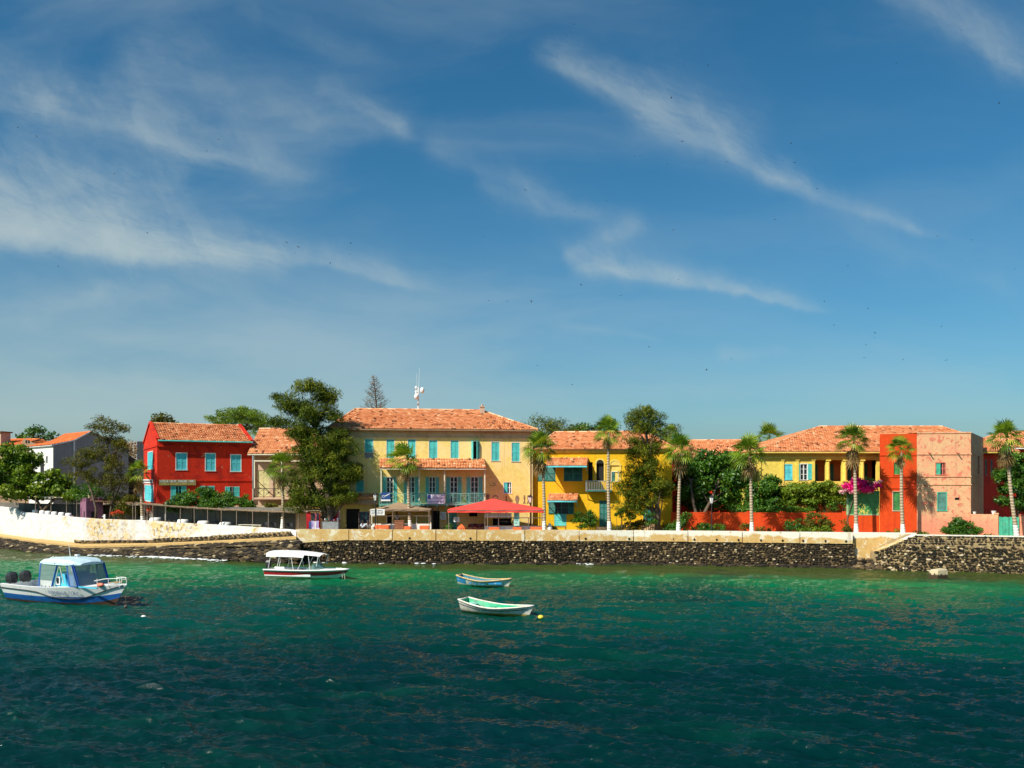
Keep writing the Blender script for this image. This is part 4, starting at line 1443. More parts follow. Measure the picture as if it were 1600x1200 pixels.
# ================================================================== ochre yellow house (right of the main building)
F2 = Fr(832.5, 89.0, 1050, 87.0)
yh = F2.empty('house', 'ochre yellow house with arched loggia, green shutters and small tiled awnings', 'house')
W2 = F2.W; DP2 = 10
ze2 = F2.z(702.5, W2 * .35)
ops = []
hA = F2.rect(840, 868, 728, 751); hB = F2.rect(881, 910, 728, 751)
loA = F2.rect(858, 896, 784, 802.5); lod = F2.rect(866, 885, 802.5, 822)
door = F2.rect(936.5, 950.5, 782, 823); door2 = F2.rect(1005, 1023, 795, 819)
ar1 = F2.rect(932, 943.5, 724, 752); ar0 = F2.rect(919, 926, 722, 752); ar2 = F2.rect(953.5, 968, 727, 752)
for r in (hA, hB, loA, door, door2, ar1, ar0, ar2): ops.append(r)
ops.append(lod)
mb = MB()
shell(mb, W2, DP2, GZ - .3, ze2, ops)
ow = mb.build('wall', M_yel, yh)
# arch heads: fill the corners above the springing
mb = MB()
for r in (ar1, ar2):
    a, b, c, d = r
    cx, R = (a + b) / 2, (b - a) / 2
    n = 10
    # an arched opening above the rectangle, cut as a dark half disc framed by a raised archivolt
    for k in range(n):
        t0, t1 = PI * k / n, PI * (k + 1) / n
        p = lambda t, rr, y: (cx + rr * math.cos(t), y, d + rr * math.sin(t))
        mb.poly([p(t0, R, -.05), p(t1, R, -.05), p(t1, R + .14, -.05), p(t0, R + .14, -.05)])
        mb.poly([p(t0, R + .14, -.05), p(t1, R + .14, -.05), p(t1, R + .14, .0), p(t0, R + .14, .0)])
        mb.poly([p(t1, R, -.05), p(t0, R, -.05), p(t0, R, .0), p(t1, R, .0)])
    mb.box(a - .16, a - .01, -.05, -.001, c, d); mb.box(b + .01, b + .16, -.05, -.001, c, d)
    mb.box(a - .2, a + .0, -.08, -.051, d - .06, d + .04); mb.box(b, b + .2, -.08, -.051, d - .06, d + .04)
mb.build('archivolt', M_yel_trim, yh)
for r, mat in ((ar1, M_dark), (ar2, M_yel_trim)):
    a, b, c, d = r
    cx, R = (a + b) / 2, (b - a) / 2
    mb = MB()
    mb.prism([(cx + R * math.cos(PI * k / 12), -.012, d - .01 + R * math.sin(PI * k / 12)) for k in range(13)], (0, .011, 0))
    mb.build('arch_head', mat, yh)
for r in (ar1, ar0):
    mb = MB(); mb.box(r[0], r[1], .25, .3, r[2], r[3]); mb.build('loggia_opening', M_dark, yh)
mb = MB(); mb.box(ar2[0], ar2[1], .10, .15, ar2[2], ar2[3]); mb.build('loggia_back', M_yel_trim, yh)
window(yh, (ar2[0] + .08, ar2[1] - .1, ar2[2] + .02, ar2[2] + (ar2[3] - ar2[2]) * .62), .06, 'right', M_green_dk, M_cream)
mb = MB(); mb.box(-.1, W2 + .1, -.22, .0, ze2 - .16, ze2 + .0); mb.box(-.05, W2, -.12, -.001, ze2 - .30, ze2 - .161)
mb.build('cornice', M_yel_trim, yh)
zr2 = EYE + (HZ - 677) / FPX * 95
r0, r1 = F2.u(869, 6), F2.u(1010, 6)
hip_roof(yh, -.1, W2 + .3, -.4, DP2 + .4, ze2 + .02, zr2, r0, r1, RG, M_tile, 'roof')
for k, (r, w_) in enumerate(((hA, M_green_dk), (hB, M_green_dk))):
    window(yh, r, .03, 'shut' , M_green_dk, M_green_dk)
def shed(root, F, px0, px1, pyb, pyt, proj, valance=M_teal2, mat=None):
    u0, u1 = F.u(px0, -proj), F.u(px1, -proj)
    zb = F.z(pyb, (u0 + u1) / 2, -proj); zt_ = zb + (pyb - pyt) / FPX * F.y0 + proj * .12
    m = MB()
    tile_plane(m, (u0, -proj, zb), (u1, -proj, zb), (u1, 0, zt_), (u0, 0, zt_), RG)
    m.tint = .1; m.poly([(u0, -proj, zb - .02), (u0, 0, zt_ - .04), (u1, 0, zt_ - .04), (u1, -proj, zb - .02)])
    o = m.build('awning', mat or M_tile, root)
    m = MB(); m.box(u0, u1, -proj, -proj + .04, zb - .16, zb - .02)
    for uu in (u0 + .03, u1 - .07):
        m.bar((uu, -proj + .06, zb - .1), (uu, 0, zb - .75), .05)
    m.build('valance', valance, o)
    return u0, u1, zb
shed(yh, F2, 852, 917, 727.5, 719, 2.2)
shed(yh, F2, 855, 902, 782, 775, 1.7)
u0 = F2.u(850, 0); m = MB(); mid_ = (loA[0] + loA[1]) / 2
window(yh, loA, .03, 'french' if False else 'glass', M_green_dk, M_green_dk)
m = MB(); shutter_mesh(m, loA[0] - .05, loA[0] + .62, loA[2], loA[3], -.09); m.build('shutter', M_green_dk, yh)
m = MB(); shutter_mesh(m, loA[1] - .52, loA[1] + .05, loA[2], loA[3], -.09); m.build('shutter', M_green_dk, yh)
m = MB(); m.box(lod[0], lod[1], .03, .08, lod[2], lod[3]); shutter_mesh(m, lod[0] + .02, lod[1] - .02, lod[2] + .03, lod[3] - .03, -.02); m.build('green_door', M_green_dk if False else M_teal, yh)
for r, nm in ((door, 'green_door'), (door2, 'green_door')):
    m = MB(); mid_ = (r[0] + r[1]) / 2
    for a_, b_2 in ((r[0] + .02, mid_ - .01), (mid_ + .01, r[1] - .02)):
        shutter_mesh(m, a_, b_2, r[2] + .02, (r[2] + r[3]) / 2, 0.02, .05, False); shutter_mesh(m, a_, b_2, (r[2] + r[3]) / 2, r[3] - .03, .02, .05)
    m.build(nm, M_green_dk, yh)
    m = MB(); m.box(r[0] - .25, r[1] + .25, -.5, .0, GZ - .1, r[2] - .01); m.build('door_step', M_orange if nm == 'x' else M_frieze, yh)
# little balcony
u0, u1 = F2.u(915.5, -1.0), F2.u(956, -1.0)
zb = F2.z(768, (u0 + u1) / 2, -1.0); zt = F2.z(751, (u0 + u1) / 2, -1.0)
m = MB(); m.box(u0, u1, -1.0, 0, zb, zb + .12); ob = m.build('balcony_deck', M_green_dk, yh)
m = MB(); m.box(u0, u1, -1.0, -.95, zt - .05, zt); m.box(u0, u0 + .05, -.95, 0, zt - .05, zt); m.box(u1 - .05, u1, -.95, 0, zt - .05, zt); m.box(u0, u1, -1.0, -.96, zb + .14, zb + .18)
n = 15
for k in range(n + 1):
    uu = u0 + .02 + (u1 - u0 - .04) * k / n; m.box(uu - .018, uu + .018, -.995, -.965, zb + .12, zt - .05)
for k in range(1, 6):
    for uu in (u0 + .025, u1 - .025): m.box(uu - .015, uu + .015, -1 + k / 6 - .015, -1 + k / 6 + .015, zb + .12, zt - .05)
m.box(u0 - .02, u0 + .06, -1.02, -.94, zb, zt + .04)
m.build('railing', M_metal, ob)
m = MB(); m.bar((u0 + .15, -.9, zb), (u0 + .15, 0, zb - .8), .07); m.bar((u1 - .6, -.9, zb), (u1 - .6, 0, zb - .8), .07); m.build('bracket', M_yel_trim, ob)
for px in (864.5, 884.5, 904.5):
    m = MB(); u = F2.u(px); z = F2.z(715, u); m.blob((u, -.02, z), .12, .05, .12, 8, 5); m.build('rosette', M_yel_trim, yh)

# ================================================================== lemon yellow villa
F3 = Fr(1184, 88.0, 1400, 88.0)
vl = F3.empty('villa', 'lemon yellow villa with a columned loggia behind the red garden wall', 'villa')
W3 = F3.W; DP3 = 19
ze3 = F3.z(706, W3 * .5)
w1 = F3.rect(1224, 1237.8, 725.5, 749.4); w2 = F3.rect(1250, 1262, 724.5, 749.4)
lg = []
for a, b in ((1271.5, 1290.5), (1296.5, 1315.5), (1324, 1344), (1350, 1370)):
    lg.append(F3.rect(a, b, 718.8, 752))
lower = [F3.rect(a, b, 783, 815) for a, b in ((1275, 1290), (1300, 1320))]
mb = MB()
shell(mb, W3 + 7, DP3, GZ - .3, ze3, [w1, w2] + lg + lower)
mb.build('wall', M_yel_villa, vl)
mb = MB()
mb.box(-.04, W3, -.14, .0, F3.z(716.5, W3 / 2), F3.z(713.5, W3 / 2)); mb.box(-.10, W3, -.26, -.0, ze3 - .18, ze3 - .02)
for px in (1184.5, 1220.5, 1243.5, 1268.5):
    u = F3.u(px); mb.box(u, u + .28, -.08, -.001, GZ, F3.z(717, u)); mb.box(u - .06, u + .34, -.13, -.081, F3.z(719.5, u), F3.z(717, u))
mb.build('entablature', M_yel_villa, vl)
for k in range(len(lg) - 1):
    a = lg[k][1]; b = lg[k + 1][0]; cx = (a + b) / 2
    m = MB(); m.tube([(cx, -.06, lg[k][2]), (cx, -.06, lg[k][3] - .1)], [.19, .16], 12); m.box(cx - .22, cx + .22, -.26, -.001, lg[k][3] - .1, lg[k][3] + .04); m.box(cx - .22, cx + .22, -.26, -.001, lg[k][2] - .02, lg[k][2] + .1)
    m.build('column', M_yel_villa, vl)
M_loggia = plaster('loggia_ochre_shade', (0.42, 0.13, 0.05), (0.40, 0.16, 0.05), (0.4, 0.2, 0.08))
m = MB()
a, b = lg[0][0] - .3, lg[-1][1] + .3
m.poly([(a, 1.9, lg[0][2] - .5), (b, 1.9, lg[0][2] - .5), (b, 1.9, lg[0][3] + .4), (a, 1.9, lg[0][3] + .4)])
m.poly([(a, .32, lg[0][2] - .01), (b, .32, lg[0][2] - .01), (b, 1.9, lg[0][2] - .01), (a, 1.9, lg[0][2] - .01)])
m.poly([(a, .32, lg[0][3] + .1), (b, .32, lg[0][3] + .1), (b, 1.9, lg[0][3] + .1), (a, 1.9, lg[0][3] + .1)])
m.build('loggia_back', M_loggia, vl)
for r in lg:
    m = MB(); cx = (r[0] + r[1]) / 2
    shutter_mesh(m, cx - .42, cx - .01, r[2] + .02, r[2] + (r[3] - r[2]) * .82, 1.8); shutter_mesh(m, cx + .01, cx + .42, r[2] + .02, r[2] + (r[3] - r[2]) * .82, 1.8)
    m.build('loggia_door', M_green_dk, vl)
for r in lower:
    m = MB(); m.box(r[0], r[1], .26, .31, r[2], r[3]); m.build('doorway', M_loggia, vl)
m = MB(); r = F3.rect(1329, 1336, 780, 800)
window(vl, w1, .02, 'shut', M_teal2, M_teal2)
o = window(vl, w2, .02, 'french', M_teal, M_wpaint)
hz = EYE + (HZ - 667.5) / FPX * 98
hip_roof(vl, -.4, W3 + 11.8, -.6, DP3 + .5, ze3, hz, 9.3, W3 + 9.0, RG, M_tile, 'roof', M_yel_trim)

# ================================================================== deep red house
F4 = Fr(245.5, 93.0, ang=28)
rh = F4.empty('house', 'deep red gabled two storey house with turquoise shutters at the left', 'house')
W4 = F4.u(394); DP4 = 13.0
ze4 = F4.z(687.5, 0.0) ; RZ = TZ - .1
ops = [F4.rect(274.5, 292.5, 707.5, 734), F4.rect(320.5, 337, 708, 735.5), F4.rect(360, 377, 710, 736.5)]
dl = F4.rect(266.5, 291.5, 759, 785); wl = [F4.rect(312, 335.5, 759, 774), F4.rect(351.5, 374.5, 760, 776)]
zl0 = ops[0][2]
L_ops = []
ML = Matrix(((0, 1, 0, 0), (-1, 0, 0, DP4), (0, 0, 1, 0), (0, 0, 0, 1)))
FG = Fr(245.5, 93.0, ang=28)
def gable_u(px):     # column -> distance from the back corner along the gable wall
    k = (px - 800) / FPX
    # point on gable: (x0 - v s, y0 + v c)
    v = (k * FG.y0 - FG.x0) / (-FG.s - k * FG.c)
    return DP4 - v, v
def gz(py, v): return EYE + (HZ - py) / FPX * (FG.y0 + v * FG.c)
gw = []
for pa, pb, t_, b_2 in ((216.5, 223.5, 707.5, 733), (231, 239, 705.5, 733), (210.5, 215.5, 757, 779), (226, 240, 757.5, 783)):
    ua, va = gable_u(pa); ub, vb = gable_u(pb)
    ua, ub = max(ua, .25), min(ub, DP4 - .2)
    if ub - ua < .3: continue
    vm = (va + vb) / 2
    gw.append((ua, ub, gz(b_2, vm), gz(t_, vm)))
mb = MB()
shell(mb, W4, DP4, RZ, ze4, ops + [dl] + wl, gw)
zr4 = EYE + (HZ - 661.5) / FPX * (93 + DP4 / 2 * .87)
mb.poly([(0, DP4, ze4), (0, 0, ze4), (0, DP4 / 2, zr4)]); mb.poly([(W4, 0, ze4), (W4, DP4, ze4), (W4, DP4 / 2, zr4)])
mb.build('wall', M_red, rh)
mb = MB()
zc = F4.z(696.5, 0)
mb.box(-.06, W4 + .12, -.10, .0, zc - .10, zc + .08); mb.box(-.04, W4 + .02, -.06, .0, F4.z(750.5, 0) - .08, F4.z(750.5, 0) + .06)
mb.box(-.07, 0, 0.0, DP4, zc - .06, zc + .06)
# gable copings
for u in (-.12, W4 - .22):
    mb.bar((u + .17, -.15, ze4 + .12), (u + .17, DP4 / 2, zr4 + .14), .34, .16); mb.bar((u + .17, DP4 / 2, zr4 + .14), (u + .17, DP4 + .1, ze4 + .12), .34, .16)
mb.build('cornice_and_coping', M_red, rh)
mb = MB()
tile_plane(mb, (.05, -.35, ze4 - .05), (W4 - .1, -.35, ze4 - .05), (W4 - .1, DP4 / 2, zr4), (.05, DP4 / 2, zr4), RG)
mb.tint = .4; mb.poly([(W4, DP4 + .3, ze4), (0, DP4 + .3, ze4), (0, DP4 / 2, zr4), (W4, DP4 / 2, zr4)])
ridge_tiles(mb, (0.1, DP4 / 2, zr4), (W4 - .1, DP4 / 2, zr4), RG)
orf = mb.build('roof', M_tile, rh)
mb = MB(); mb.tube([(.05, -.42, ze4 - .08), (W4 - .1, -.42, ze4 - .08)], .07, 8); mb.build('gutter', M_teal, orf)
M_frred = paint('paint_pale_pink', (0.62, 0.50, 0.46), .6)
for r in ops: window(rh, r, .02, 'shut', M_teal2, M_wpaint)
window(rh, dl, .03, 'bars' if False else 'glass', M_teal, M_teal, name='door_frame')
m = MB(); q = (dl[1] - dl[0]) / 3
shutter_mesh(m, dl[0] + .03, dl[0] + q, dl[2], dl[3] - .05, -.04); m.build('shutter', M_teal, rh)
m = MB(); shutter_mesh(m, dl[1] - q, dl[1] - .03, dl[2], dl[3] - .05, -.04); m.build('shutter', M_teal, rh)
for r in wl:
    o = window(rh, r, .03, 'glass', M_teal, M_frred); q = (r[1] - r[0]) / 3
    for a, b in ((r[0] + .04, r[0] + q), (r[1] - q - .1, r[1] - .04)):
        m = MB(); shutter_mesh(m, a, b, r[2] + .02, r[3] - .06, -.03); m.build('shutter', M_teal, o)
for r in gw:
    # windows in the gable wall, built in the gable's own frame
    m = MB(); m.M = ML
    a, b, c, d = r
    m.box(a - .02, a + .06, -.03, .1, c, d); m.box(b - .06, b + .02, -.03, .1, c, d); m.box(a + .06, b - .06, -.03, .1, d - .06, d + .02); m.box(a - .05, b + .05, -.07, .1, c - .06, c)
    o = m.build('window', M_wpaint, rh)
    m = MB(); m.M = ML; mid_ = (a + b) / 2
    shutter_mesh(m, a + .06, mid_, c, d - .06, .0); m.build('shutter', M_teal2, o)
    m = MB(); m.M = ML; shutter_mesh(m, mid_ + .01, b - .06, c, d - .06, .0); m.build('shutter', M_teal2, o)
# weathered board over the door, white board on the gable
M_signolive = paint('sign_olive_board', (0.30, 0.24, 0.10), .7, .3, 2.0)
M_signyel = paint('sign_yellow_letters', (0.62, 0.50, 0.10), .7)
t, w, h = board('shop_sign', 'long olive signboard with faded yellow and white lettering over the red house door', F4, 248.5, 306, 749.5, 758.5, -.12, M_signolive, .06)
m = MB(); rr = random.Random(9); letters(m, -w + .1, w - .1, .03, h - .05, -.045, rr); m.build('lettering', M_wpaint, t)
m = MB(); letters(m, -w + .1, w - .1, -h + .05, -.04, -.045, rr); m.build('lettering', M_signyel, t)
ua, va = gable_u(224.5); ub, vb = gable_u(239.5); vm = (va + vb) / 2
zc_ = gz(752, vm)
# signboard frame turned with the gable
gx = F4.x0 - vm * F4.s - .05 * F4.c; gy = F4.y0 + vm * F4.c - .05 * F4.s
t = thing('shop_sign', 'small white signboard with two dark marks on the red gable', 'sign', (gx, gy, zc_), F4.ang - PI / 2)
m = MB(); hw = abs(ub - ua) / 2; m.box(-hw, hw, -.03, .03, -.22, .22); m.build('panel', M_wpaint, t)
m = MB(); letters(m, -hw + .12, hw - .1, -.09, .09, -.04, rr); m.build('lettering', M_ink, t)

# ================================================================== small cream house between the red house and the big tree
F5 = Fr(396, 98.0, 520, 98.5)
ch5 = F5.empty('house', 'cream pink house with a thin railed balcony right of the red house', 'house')
W5 = F5.W
ze5 = F5.z(709.5, 2)
mb = MB()
bd = F5.rect(401, 421, 735, 775)
bd = (bd[0], bd[1], 5.55, bd[3])
bd2 = F5.rect(429, 446, 735, 775); bd2 = (bd2[0], bd2[1], 5.55, bd2[3])
shell(mb, W5, 9, RZ, ze5, [bd, bd2])
mb.build('wall', M_pinkgrey, ch5)
M_paleyel = paint('paint_pale_yellow', (0.66, 0.58, 0.28), .7, .15)
for r in (bd, bd2):
    m = MB(); mid_ = (r[0] + r[1]) / 2
    for a, b in ((r[0] + .02, mid_ - .01), (mid_ + .01, r[1] - .02)): shutter_mesh(m, a, b, r[2], r[3] - .02, .04)
    m.build('balcony_door', M_paleyel, ch5)
zr5 = EYE + (HZ - 671) / FPX * 102.5
hip_roof(ch5, -.2, W5 + .3, -1.9, 9.4, ze5 - .02, zr5 + .0, -.2, W5 - 2.5, RG, M_tile, 'roof', M_cream)
m = MB()
zs5 = 5.5
u0, u1 = F5.u(396.5, -1.6), F5.u(520, -1.6)
m.box(u0, u1, -1.6, 0, zs5 - .18, zs5); ob = m.build('balcony_deck', M_pinkgrey, ch5)
m = MB(); zt = zs5 + 1.0
m.box(u0, u1, -1.6, -1.55, zt - .05, zt); m.box(u0, u1, -1.6, -1.56, zs5 + .1, zs5 + .14)
for k in range(8):
    ua = u0 + (u1 - u0) * k / 8; ub = u0 + (u1 - u0) * (k + 1) / 8
    m.box(ua, ua + .05, -1.61, -1.55, zs5, zt)
    m.bar((ua + .05, -1.57, zs5 + .14), (ub, -1.57, zt - .05), .03); m.bar((ua + .05, -1.574, zt - .05), (ub, -1.574, zs5 + .14), .03)
    m.blob(((ua + ub) / 2, -1.58, (zs5 + zt) / 2 + .04), .10, .02, .10, 8, 5)
m.build('railing', M_black, ob)
for px in (397.5, 440, 480):
    u = F5.u(px, -1.5); m = MB(); m.box(u - .05, u + .05, -1.52, -1.42, zs5, ze5 - .15); m.build('post', M_cream, ob)
m = MB(); u = F5.u(398, -1.5); m.bar((u, -1.47, 7.6), (F5.u(424, -1.4), -.05, 5.6), .06); m.build('brace', M_wood, ob)
m = MB(); z_ = F5.z(720, 3, -1.5); m.box(u0, u1, -1.55, -1.45, z_ - .08, z_ + .05); m.build('beam', M_cream, ob)

# ================================================================== orange-red block and pink block at the right
F6 = Fr(1374.5, 78.8, 1432.5, 78.2)
ob6 = F6.empty('house', 'orange red flat roofed block with green shuttered windows beside the pink house', 'house')
zt6 = F6.z(678, 1.5)
g1 = F6.rect(1396.5, 1409, 722.5, 741.5); g2 = F6.rect(1395.5, 1409.5, 768.5, 797.5)
mb = MB(); wall(mb, 0, F6.W, GZ - .3, zt6, 0, [g1, g2]); ub6 = F6.u(1376, 7)
mb.poly([(ub6, 7, GZ - .3), (0, 0, GZ - .3), (0, 0, zt6), (ub6, 7, zt6)]); mb.poly([(F6.W, 7, GZ - .3), (ub6, 7, GZ - .3), (ub6, 7, zt6), (F6.W, 7, zt6)]); mb.poly([(F6.W, 0, GZ - .3), (F6.W, 7, GZ - .3), (F6.W, 7, zt6), (F6.W, 0, zt6)])
mb.poly([(0, 0, zt6), (F6.W, 0, zt6), (F6.W, 7, zt6), (ub6, 7, zt6)])
mb.build('wall', M_orange, ob6)
for py in (711, 745, 762.5):
    mb = MB(); z = F6.z(py, 1.5); mb.box(.0, F6.W - .03, -.06, .0, z - .05, z + .04); mb.build('string_course', M_orange, ob6)
for r in (g1, g2):
    m = MB(); m.box(r[0] - .08, r[0], -.04, .1, r[2], r[3]); m.box(r[1], r[1] + .08, -.04, .1, r[2], r[3]); m.box(r[0] - .08, r[1] + .08, -.06, .1, r[2] - .08, r[2]); m.box(r[0] - .08, r[1] + .08, -.04, .1, r[3], r[3] + .06)
    o = m.build('window', M_pinkgrey if r is g2 else M_orange, ob6)
    m = MB(); mid_ = (r[0] + r[1]) / 2; shutter_mesh(m, r[0], mid_, r[2], r[3], .04, .04, True); m.build('shutter', M_green, o)
    m = MB(); shutter_mesh(m, mid_ + .005, r[1], r[2], r[3], .04, .04, True); m.build('shutter', M_green, o)
F7 = Fr(1432.6, 78.2, 1517, 77.6)
pk = F7.empty('house', 'peeling salmon pink flat roofed house with two small green windows', 'house')
zt7 = F7.z(675.5, 2.5)
W7 = F7.W
p1 = F7.rect(1461.5, 1477.5, 722.5, 741.5); p2 = F7.rect(1464.5, 1479.5, 769, 797.5); p3 = F7.rect(1492, 1499.5, 777.5, 781.5)
BX, BY = 46.3 , 88.0      # far end of the shaded side wall (world)
c_, s_2 = F7.c, F7.s
lx = (BX - F7.x0) * c_ + (BY - F7.y0) * s_2; ly = -(BX - F7.x0) * s_2 + (BY - F7.y0) * c_
mb = MB()
wall(mb, 0, W7, GZ - .3, zt7, 0, [p1, p2, p3])
sd_ = Vector((lx - W7, ly, 0)); SL = sd_.length; sd_.normalize()
MS = Matrix(((sd_.x, -sd_.y, 0, W7), (sd_.y, sd_.x, 0, 0), (0, 0, 1, 0), (0, 0, 0, 1)))
sw = [(SL * .52, SL * .66, F7.z(740, W7, 4), F7.z(712, W7, 4))]
wall(mb, 0, SL, GZ - .3, zt7, 0, sw, M=MS)
mb.poly([(0, 0, zt7), (W7, 0, zt7), (lx, ly, zt7), (0, ly, zt7)])
mb.poly([(lx, ly, GZ - .3), (0, ly, GZ - .3), (0, ly, zt7), (lx, ly, zt7)])
mb.build('wall', M_pink, pk)
for py in (709.5, 744.5, 757):
    mb = MB()
    z = F7.z(py, 2.5); mb.box(.02, W7 + .05, -.06, .0, z - .045, z + .04)
    old = mb.M; mb.M = MS; mb.box(0.0, SL, -.055, .0, z - .044, z + .039); mb.M = old
    mb.build('string_course', M_pink, pk)
mb = MB(); mb.box(.0, W7 + .04, -.05, .0, zt7 - .09, zt7 + .03); mb.build('coping', M_pink, pk)
M_salmon = paint('paint_salmon', (0.62, 0.16, 0.10), .8, .2)
o = window(pk, p1, .02, 'right', M_gate, M_salmon)
o = window(pk, p2, .02, 'shut', paint('paint_grey_green', (0.10, 0.27, 0.22), .7, .25, 2.0), M_gate)
m = MB(); m.box(p3[0], p3[1], .1, .15, p3[2], p3[3]); m.build('vent', M_dark, pk)
m = MB(); m.M = MS; a, b, c, d = sw[0]; m.box(a, b, .08, .12, c, d); m.build('side_window', M_glass, pk)
for px in (1450.5, 1494.5):
    u = F7.u(px); z = F7.z(706.5, u); m = MB(); m.tube([(u, 0, z), (u + .1, -.45, z - .12)], .05, 8); m.build('water_spout', M_salmon, pk)

# dark red house behind, right edge
F8 = Fr(1532, 90.0, ang=50)
dk = F8.empty('house', 'shaded dark red house with a low tiled roof at the right edge', 'house')
W8 = 14
ze8 = F8.z(706, 2)
k1 = (1.9, 2.7, F8.z(742, 2), F8.z(718, 2)); k2 = (4.4, 5.2, F8.z(742, 4), F8.z(718, 4))
mb = MB(); shell(mb, W8, 9, GZ - .3, ze8, [k1, k2]); mb.build('wall', M_red, dk)
for r in (k1, k2): window(dk, r, .02, 'shut', M_green_dk, M_green_dk)
hip_roof(dk, -.5, W8 + .5, -.7, 9.5, ze8, ze8 + 2.0, 3.0, W8 - 3, RG, M_tile, 'roof', M_wpaint)
F9 = Fr(1530, 106, 1760, 104)
bk = F9.empty('house', 'red walled house with a broad clay roof behind the rightmost palm', 'house')
mb = MB(); shell(mb, F9.W, 8, GZ - .3, F9.z(700, 3)); mb.build('wall', M_red, bk)
hip_roof(bk, -.6, F9.W + .5, -.9, 8.6, F9.z(700, 3), F9.z(700, 3) + 2.1, 4.0, F9.W - 3, RG, M_tile, 'roof', M_wpaint)
# long low house in the middle background
F10 = Fr(1030, 100, 1178, 99)
mh = F10.empty('house', 'dark red walled house with a long tiled roof behind the leafy trees', 'house')
mb = MB(); sq = F10.rect(1142, 1151, 787, 797.5)
shell(mb, F10.W, 8, GZ - .3, F10.z(716, 5), [sq]); mb.build('wall', M_red, mh)
window(mh, sq, .02, 'glass', M_teal, M_metal)
hip_roof(mh, -.5, F10.W + .3, -.6, 8.6, F10.z(716, 5), F10.z(688.5, 5, 4), -.5, F10.W + .3, RG, M_tile, 'roof')

# ================================================================== far left houses
F11 = Fr(83, 108.0, ang=45)
wh = F11.empty('house', 'white and grey house with an orange roof at the far left', 'house')
LV = 9.0
ze11 = EYE + (HZ - 696) / FPX * 108
zr11 = EYE + (HZ - 675) / FPX * 111.3
zm11 = EYE + (HZ - 689) / FPX * 110
# u along the shaded gable wall, v along the lit front (front faces -u)
mb = MB()
wall(mb, 0, 9, GZ, ze11, 0, [])
mb.poly([(0, 0, ze11), (9, 0, ze11), (6.6, 0, zm11), (4.4, 0, zr11), (2.4, 0, zm11)])
mb.poly([(9, 0, GZ), (9, LV, GZ), (9, LV, ze11), (9, 0, ze11)])
mb.build('gable_wall', M_grey_and_shade, wh)  # white house wall with the shade of this side put into its colour
mb = MB()
ML11 = Matrix(((0, 1, 0, 0), (-1, 0, 0, LV), (0, 0, 1, 0), (0, 0, 0, 1)))
wa = (LV - 4.6, LV - 3.2, EYE + (HZ - 742) / FPX * 111, EYE + (HZ - 716) / FPX * 111); wb = (LV - 2.6, LV - 1.8, EYE + (HZ - 724) / FPX * 109.5, EYE + (HZ - 713) / FPX * 109.5)
wall(mb, 0, LV, GZ, ze11, 0, [wa, wb], M=ML11)
mb.build('front_wall', M_white, wh)
for r, mat in ((wa, M_dark), (wb, M_metal)):
    m = MB(); m.M = ML11; m.box(r[0], r[1], .1, .15, r[2], r[3]); m.build('window', mat, wh)
mb = MB(); mb.box(-.25, 0, -.2, LV, ze11 - .05, ze11 + .12); mb.bar((0, -.1, ze11 + .06), (2.4, -.1, zm11 + .06), .14); mb.bar((2.4, -.1, zm11 + .06), (4.4, -.1, zr11 + .06), .14); mb.box(2.32, 2.48, -.1, -.002, GZ, zm11)
mb.build('white_trim', M_wpaint, wh)
mb = MB()
tile_plane(mb, (-.3, LV, ze11 + .08), (-.3, -.1, ze11 + .08), (2.4, -.1, zm11 + .08), (2.4, LV, zm11 + .08), RG)
tile_plane(mb, (2.4, LV, zm11 + .08), (2.4, -.1, zm11 + .08), (4.4, -.1, zr11 + .08), (4.4, LV, zr11 + .08), RG)
mb.tint = .4; mb.poly([(4.4, -.1, zr11), (9.2, -.1, ze11), (9.2, LV, ze11), (4.4, LV, zr11)])
mb.build('roof', M_tile_bright, wh)
F12 = Fr(-30, 124, 50, 122)
bh = F12.empty('house', 'brown house with orange roof and small square tower at the left edge', 'house')
mb = MB(); z12 = F12.z(697, 3)
shell(mb, F12.W, 8, GZ, z12)
u1_, u2_ = F12.u(30), F12.u(62)
mb.poly([(u1_, -.02, z12), (u2_, -.02, z12), ((u1_ + u2_) / 2 - .8, -.02, F12.z(685.5, 5))])
mb.build('wall', M_taupe, bh)
hip_roof(bh, -.4, u1_ + .8, -.5, 8.4, F12.z(696, 2), F12.z(685, 2), -.4, u1_ - .2, RG, M_tile_bright, 'roof')
mb = MB(); ut = F12.u(4.0); mb.box(ut - 1.6, ut, -.3, 1.4, z12, F12.z(676.5, 0)); mb.build('tower', M_pinkgrey, bh)
mb = MB(); mb.box(ut - 1.8, ut + .2, -.5, 1.6, F12.z(676.5, 0), F12.z(674.5, 0)); mb.build('tower_cap', M_wood, bh)
for px in (41.5, 45.5):
    u = F12.u(px); z = F12.z(690, u); m = MB(); m.box(u - .13, u + .13, -.06, -.025, z - .2, z + .2); m.build('gable_vent', M_dark, bh)
F13 = Fr(150, 118, 214, 117)
gh = F13.empty('house', 'grey rubble stone house in shade just left of the red gable', 'house')
mb = MB(); shell(mb, F13.W, 6, GZ, F13.z(690, 2)); mb.poly([(0, 0, F13.z(690, 2)), (F13.W, 0, F13.z(690, 2)), (F13.W, 6, F13.z(688, 2)), (0, 6, F13.z(688, 2))]); 
mb.build('wall', M_grey_and_shade, gh)
mb = MB(); rng = random.Random(31)
stone_face(mb, [(.02, -.02), (F13.W - .02, -.02)], lambda t: 4.5, lambda t: F13.z(690, 2), rng, .4, .3, .1, .1, .06)
for i in range(len(mb.tn)): mb.tn[i] = 0.55 + 0.2 * rng.random()
mb.build('stone_facing', M_basalt, gh)

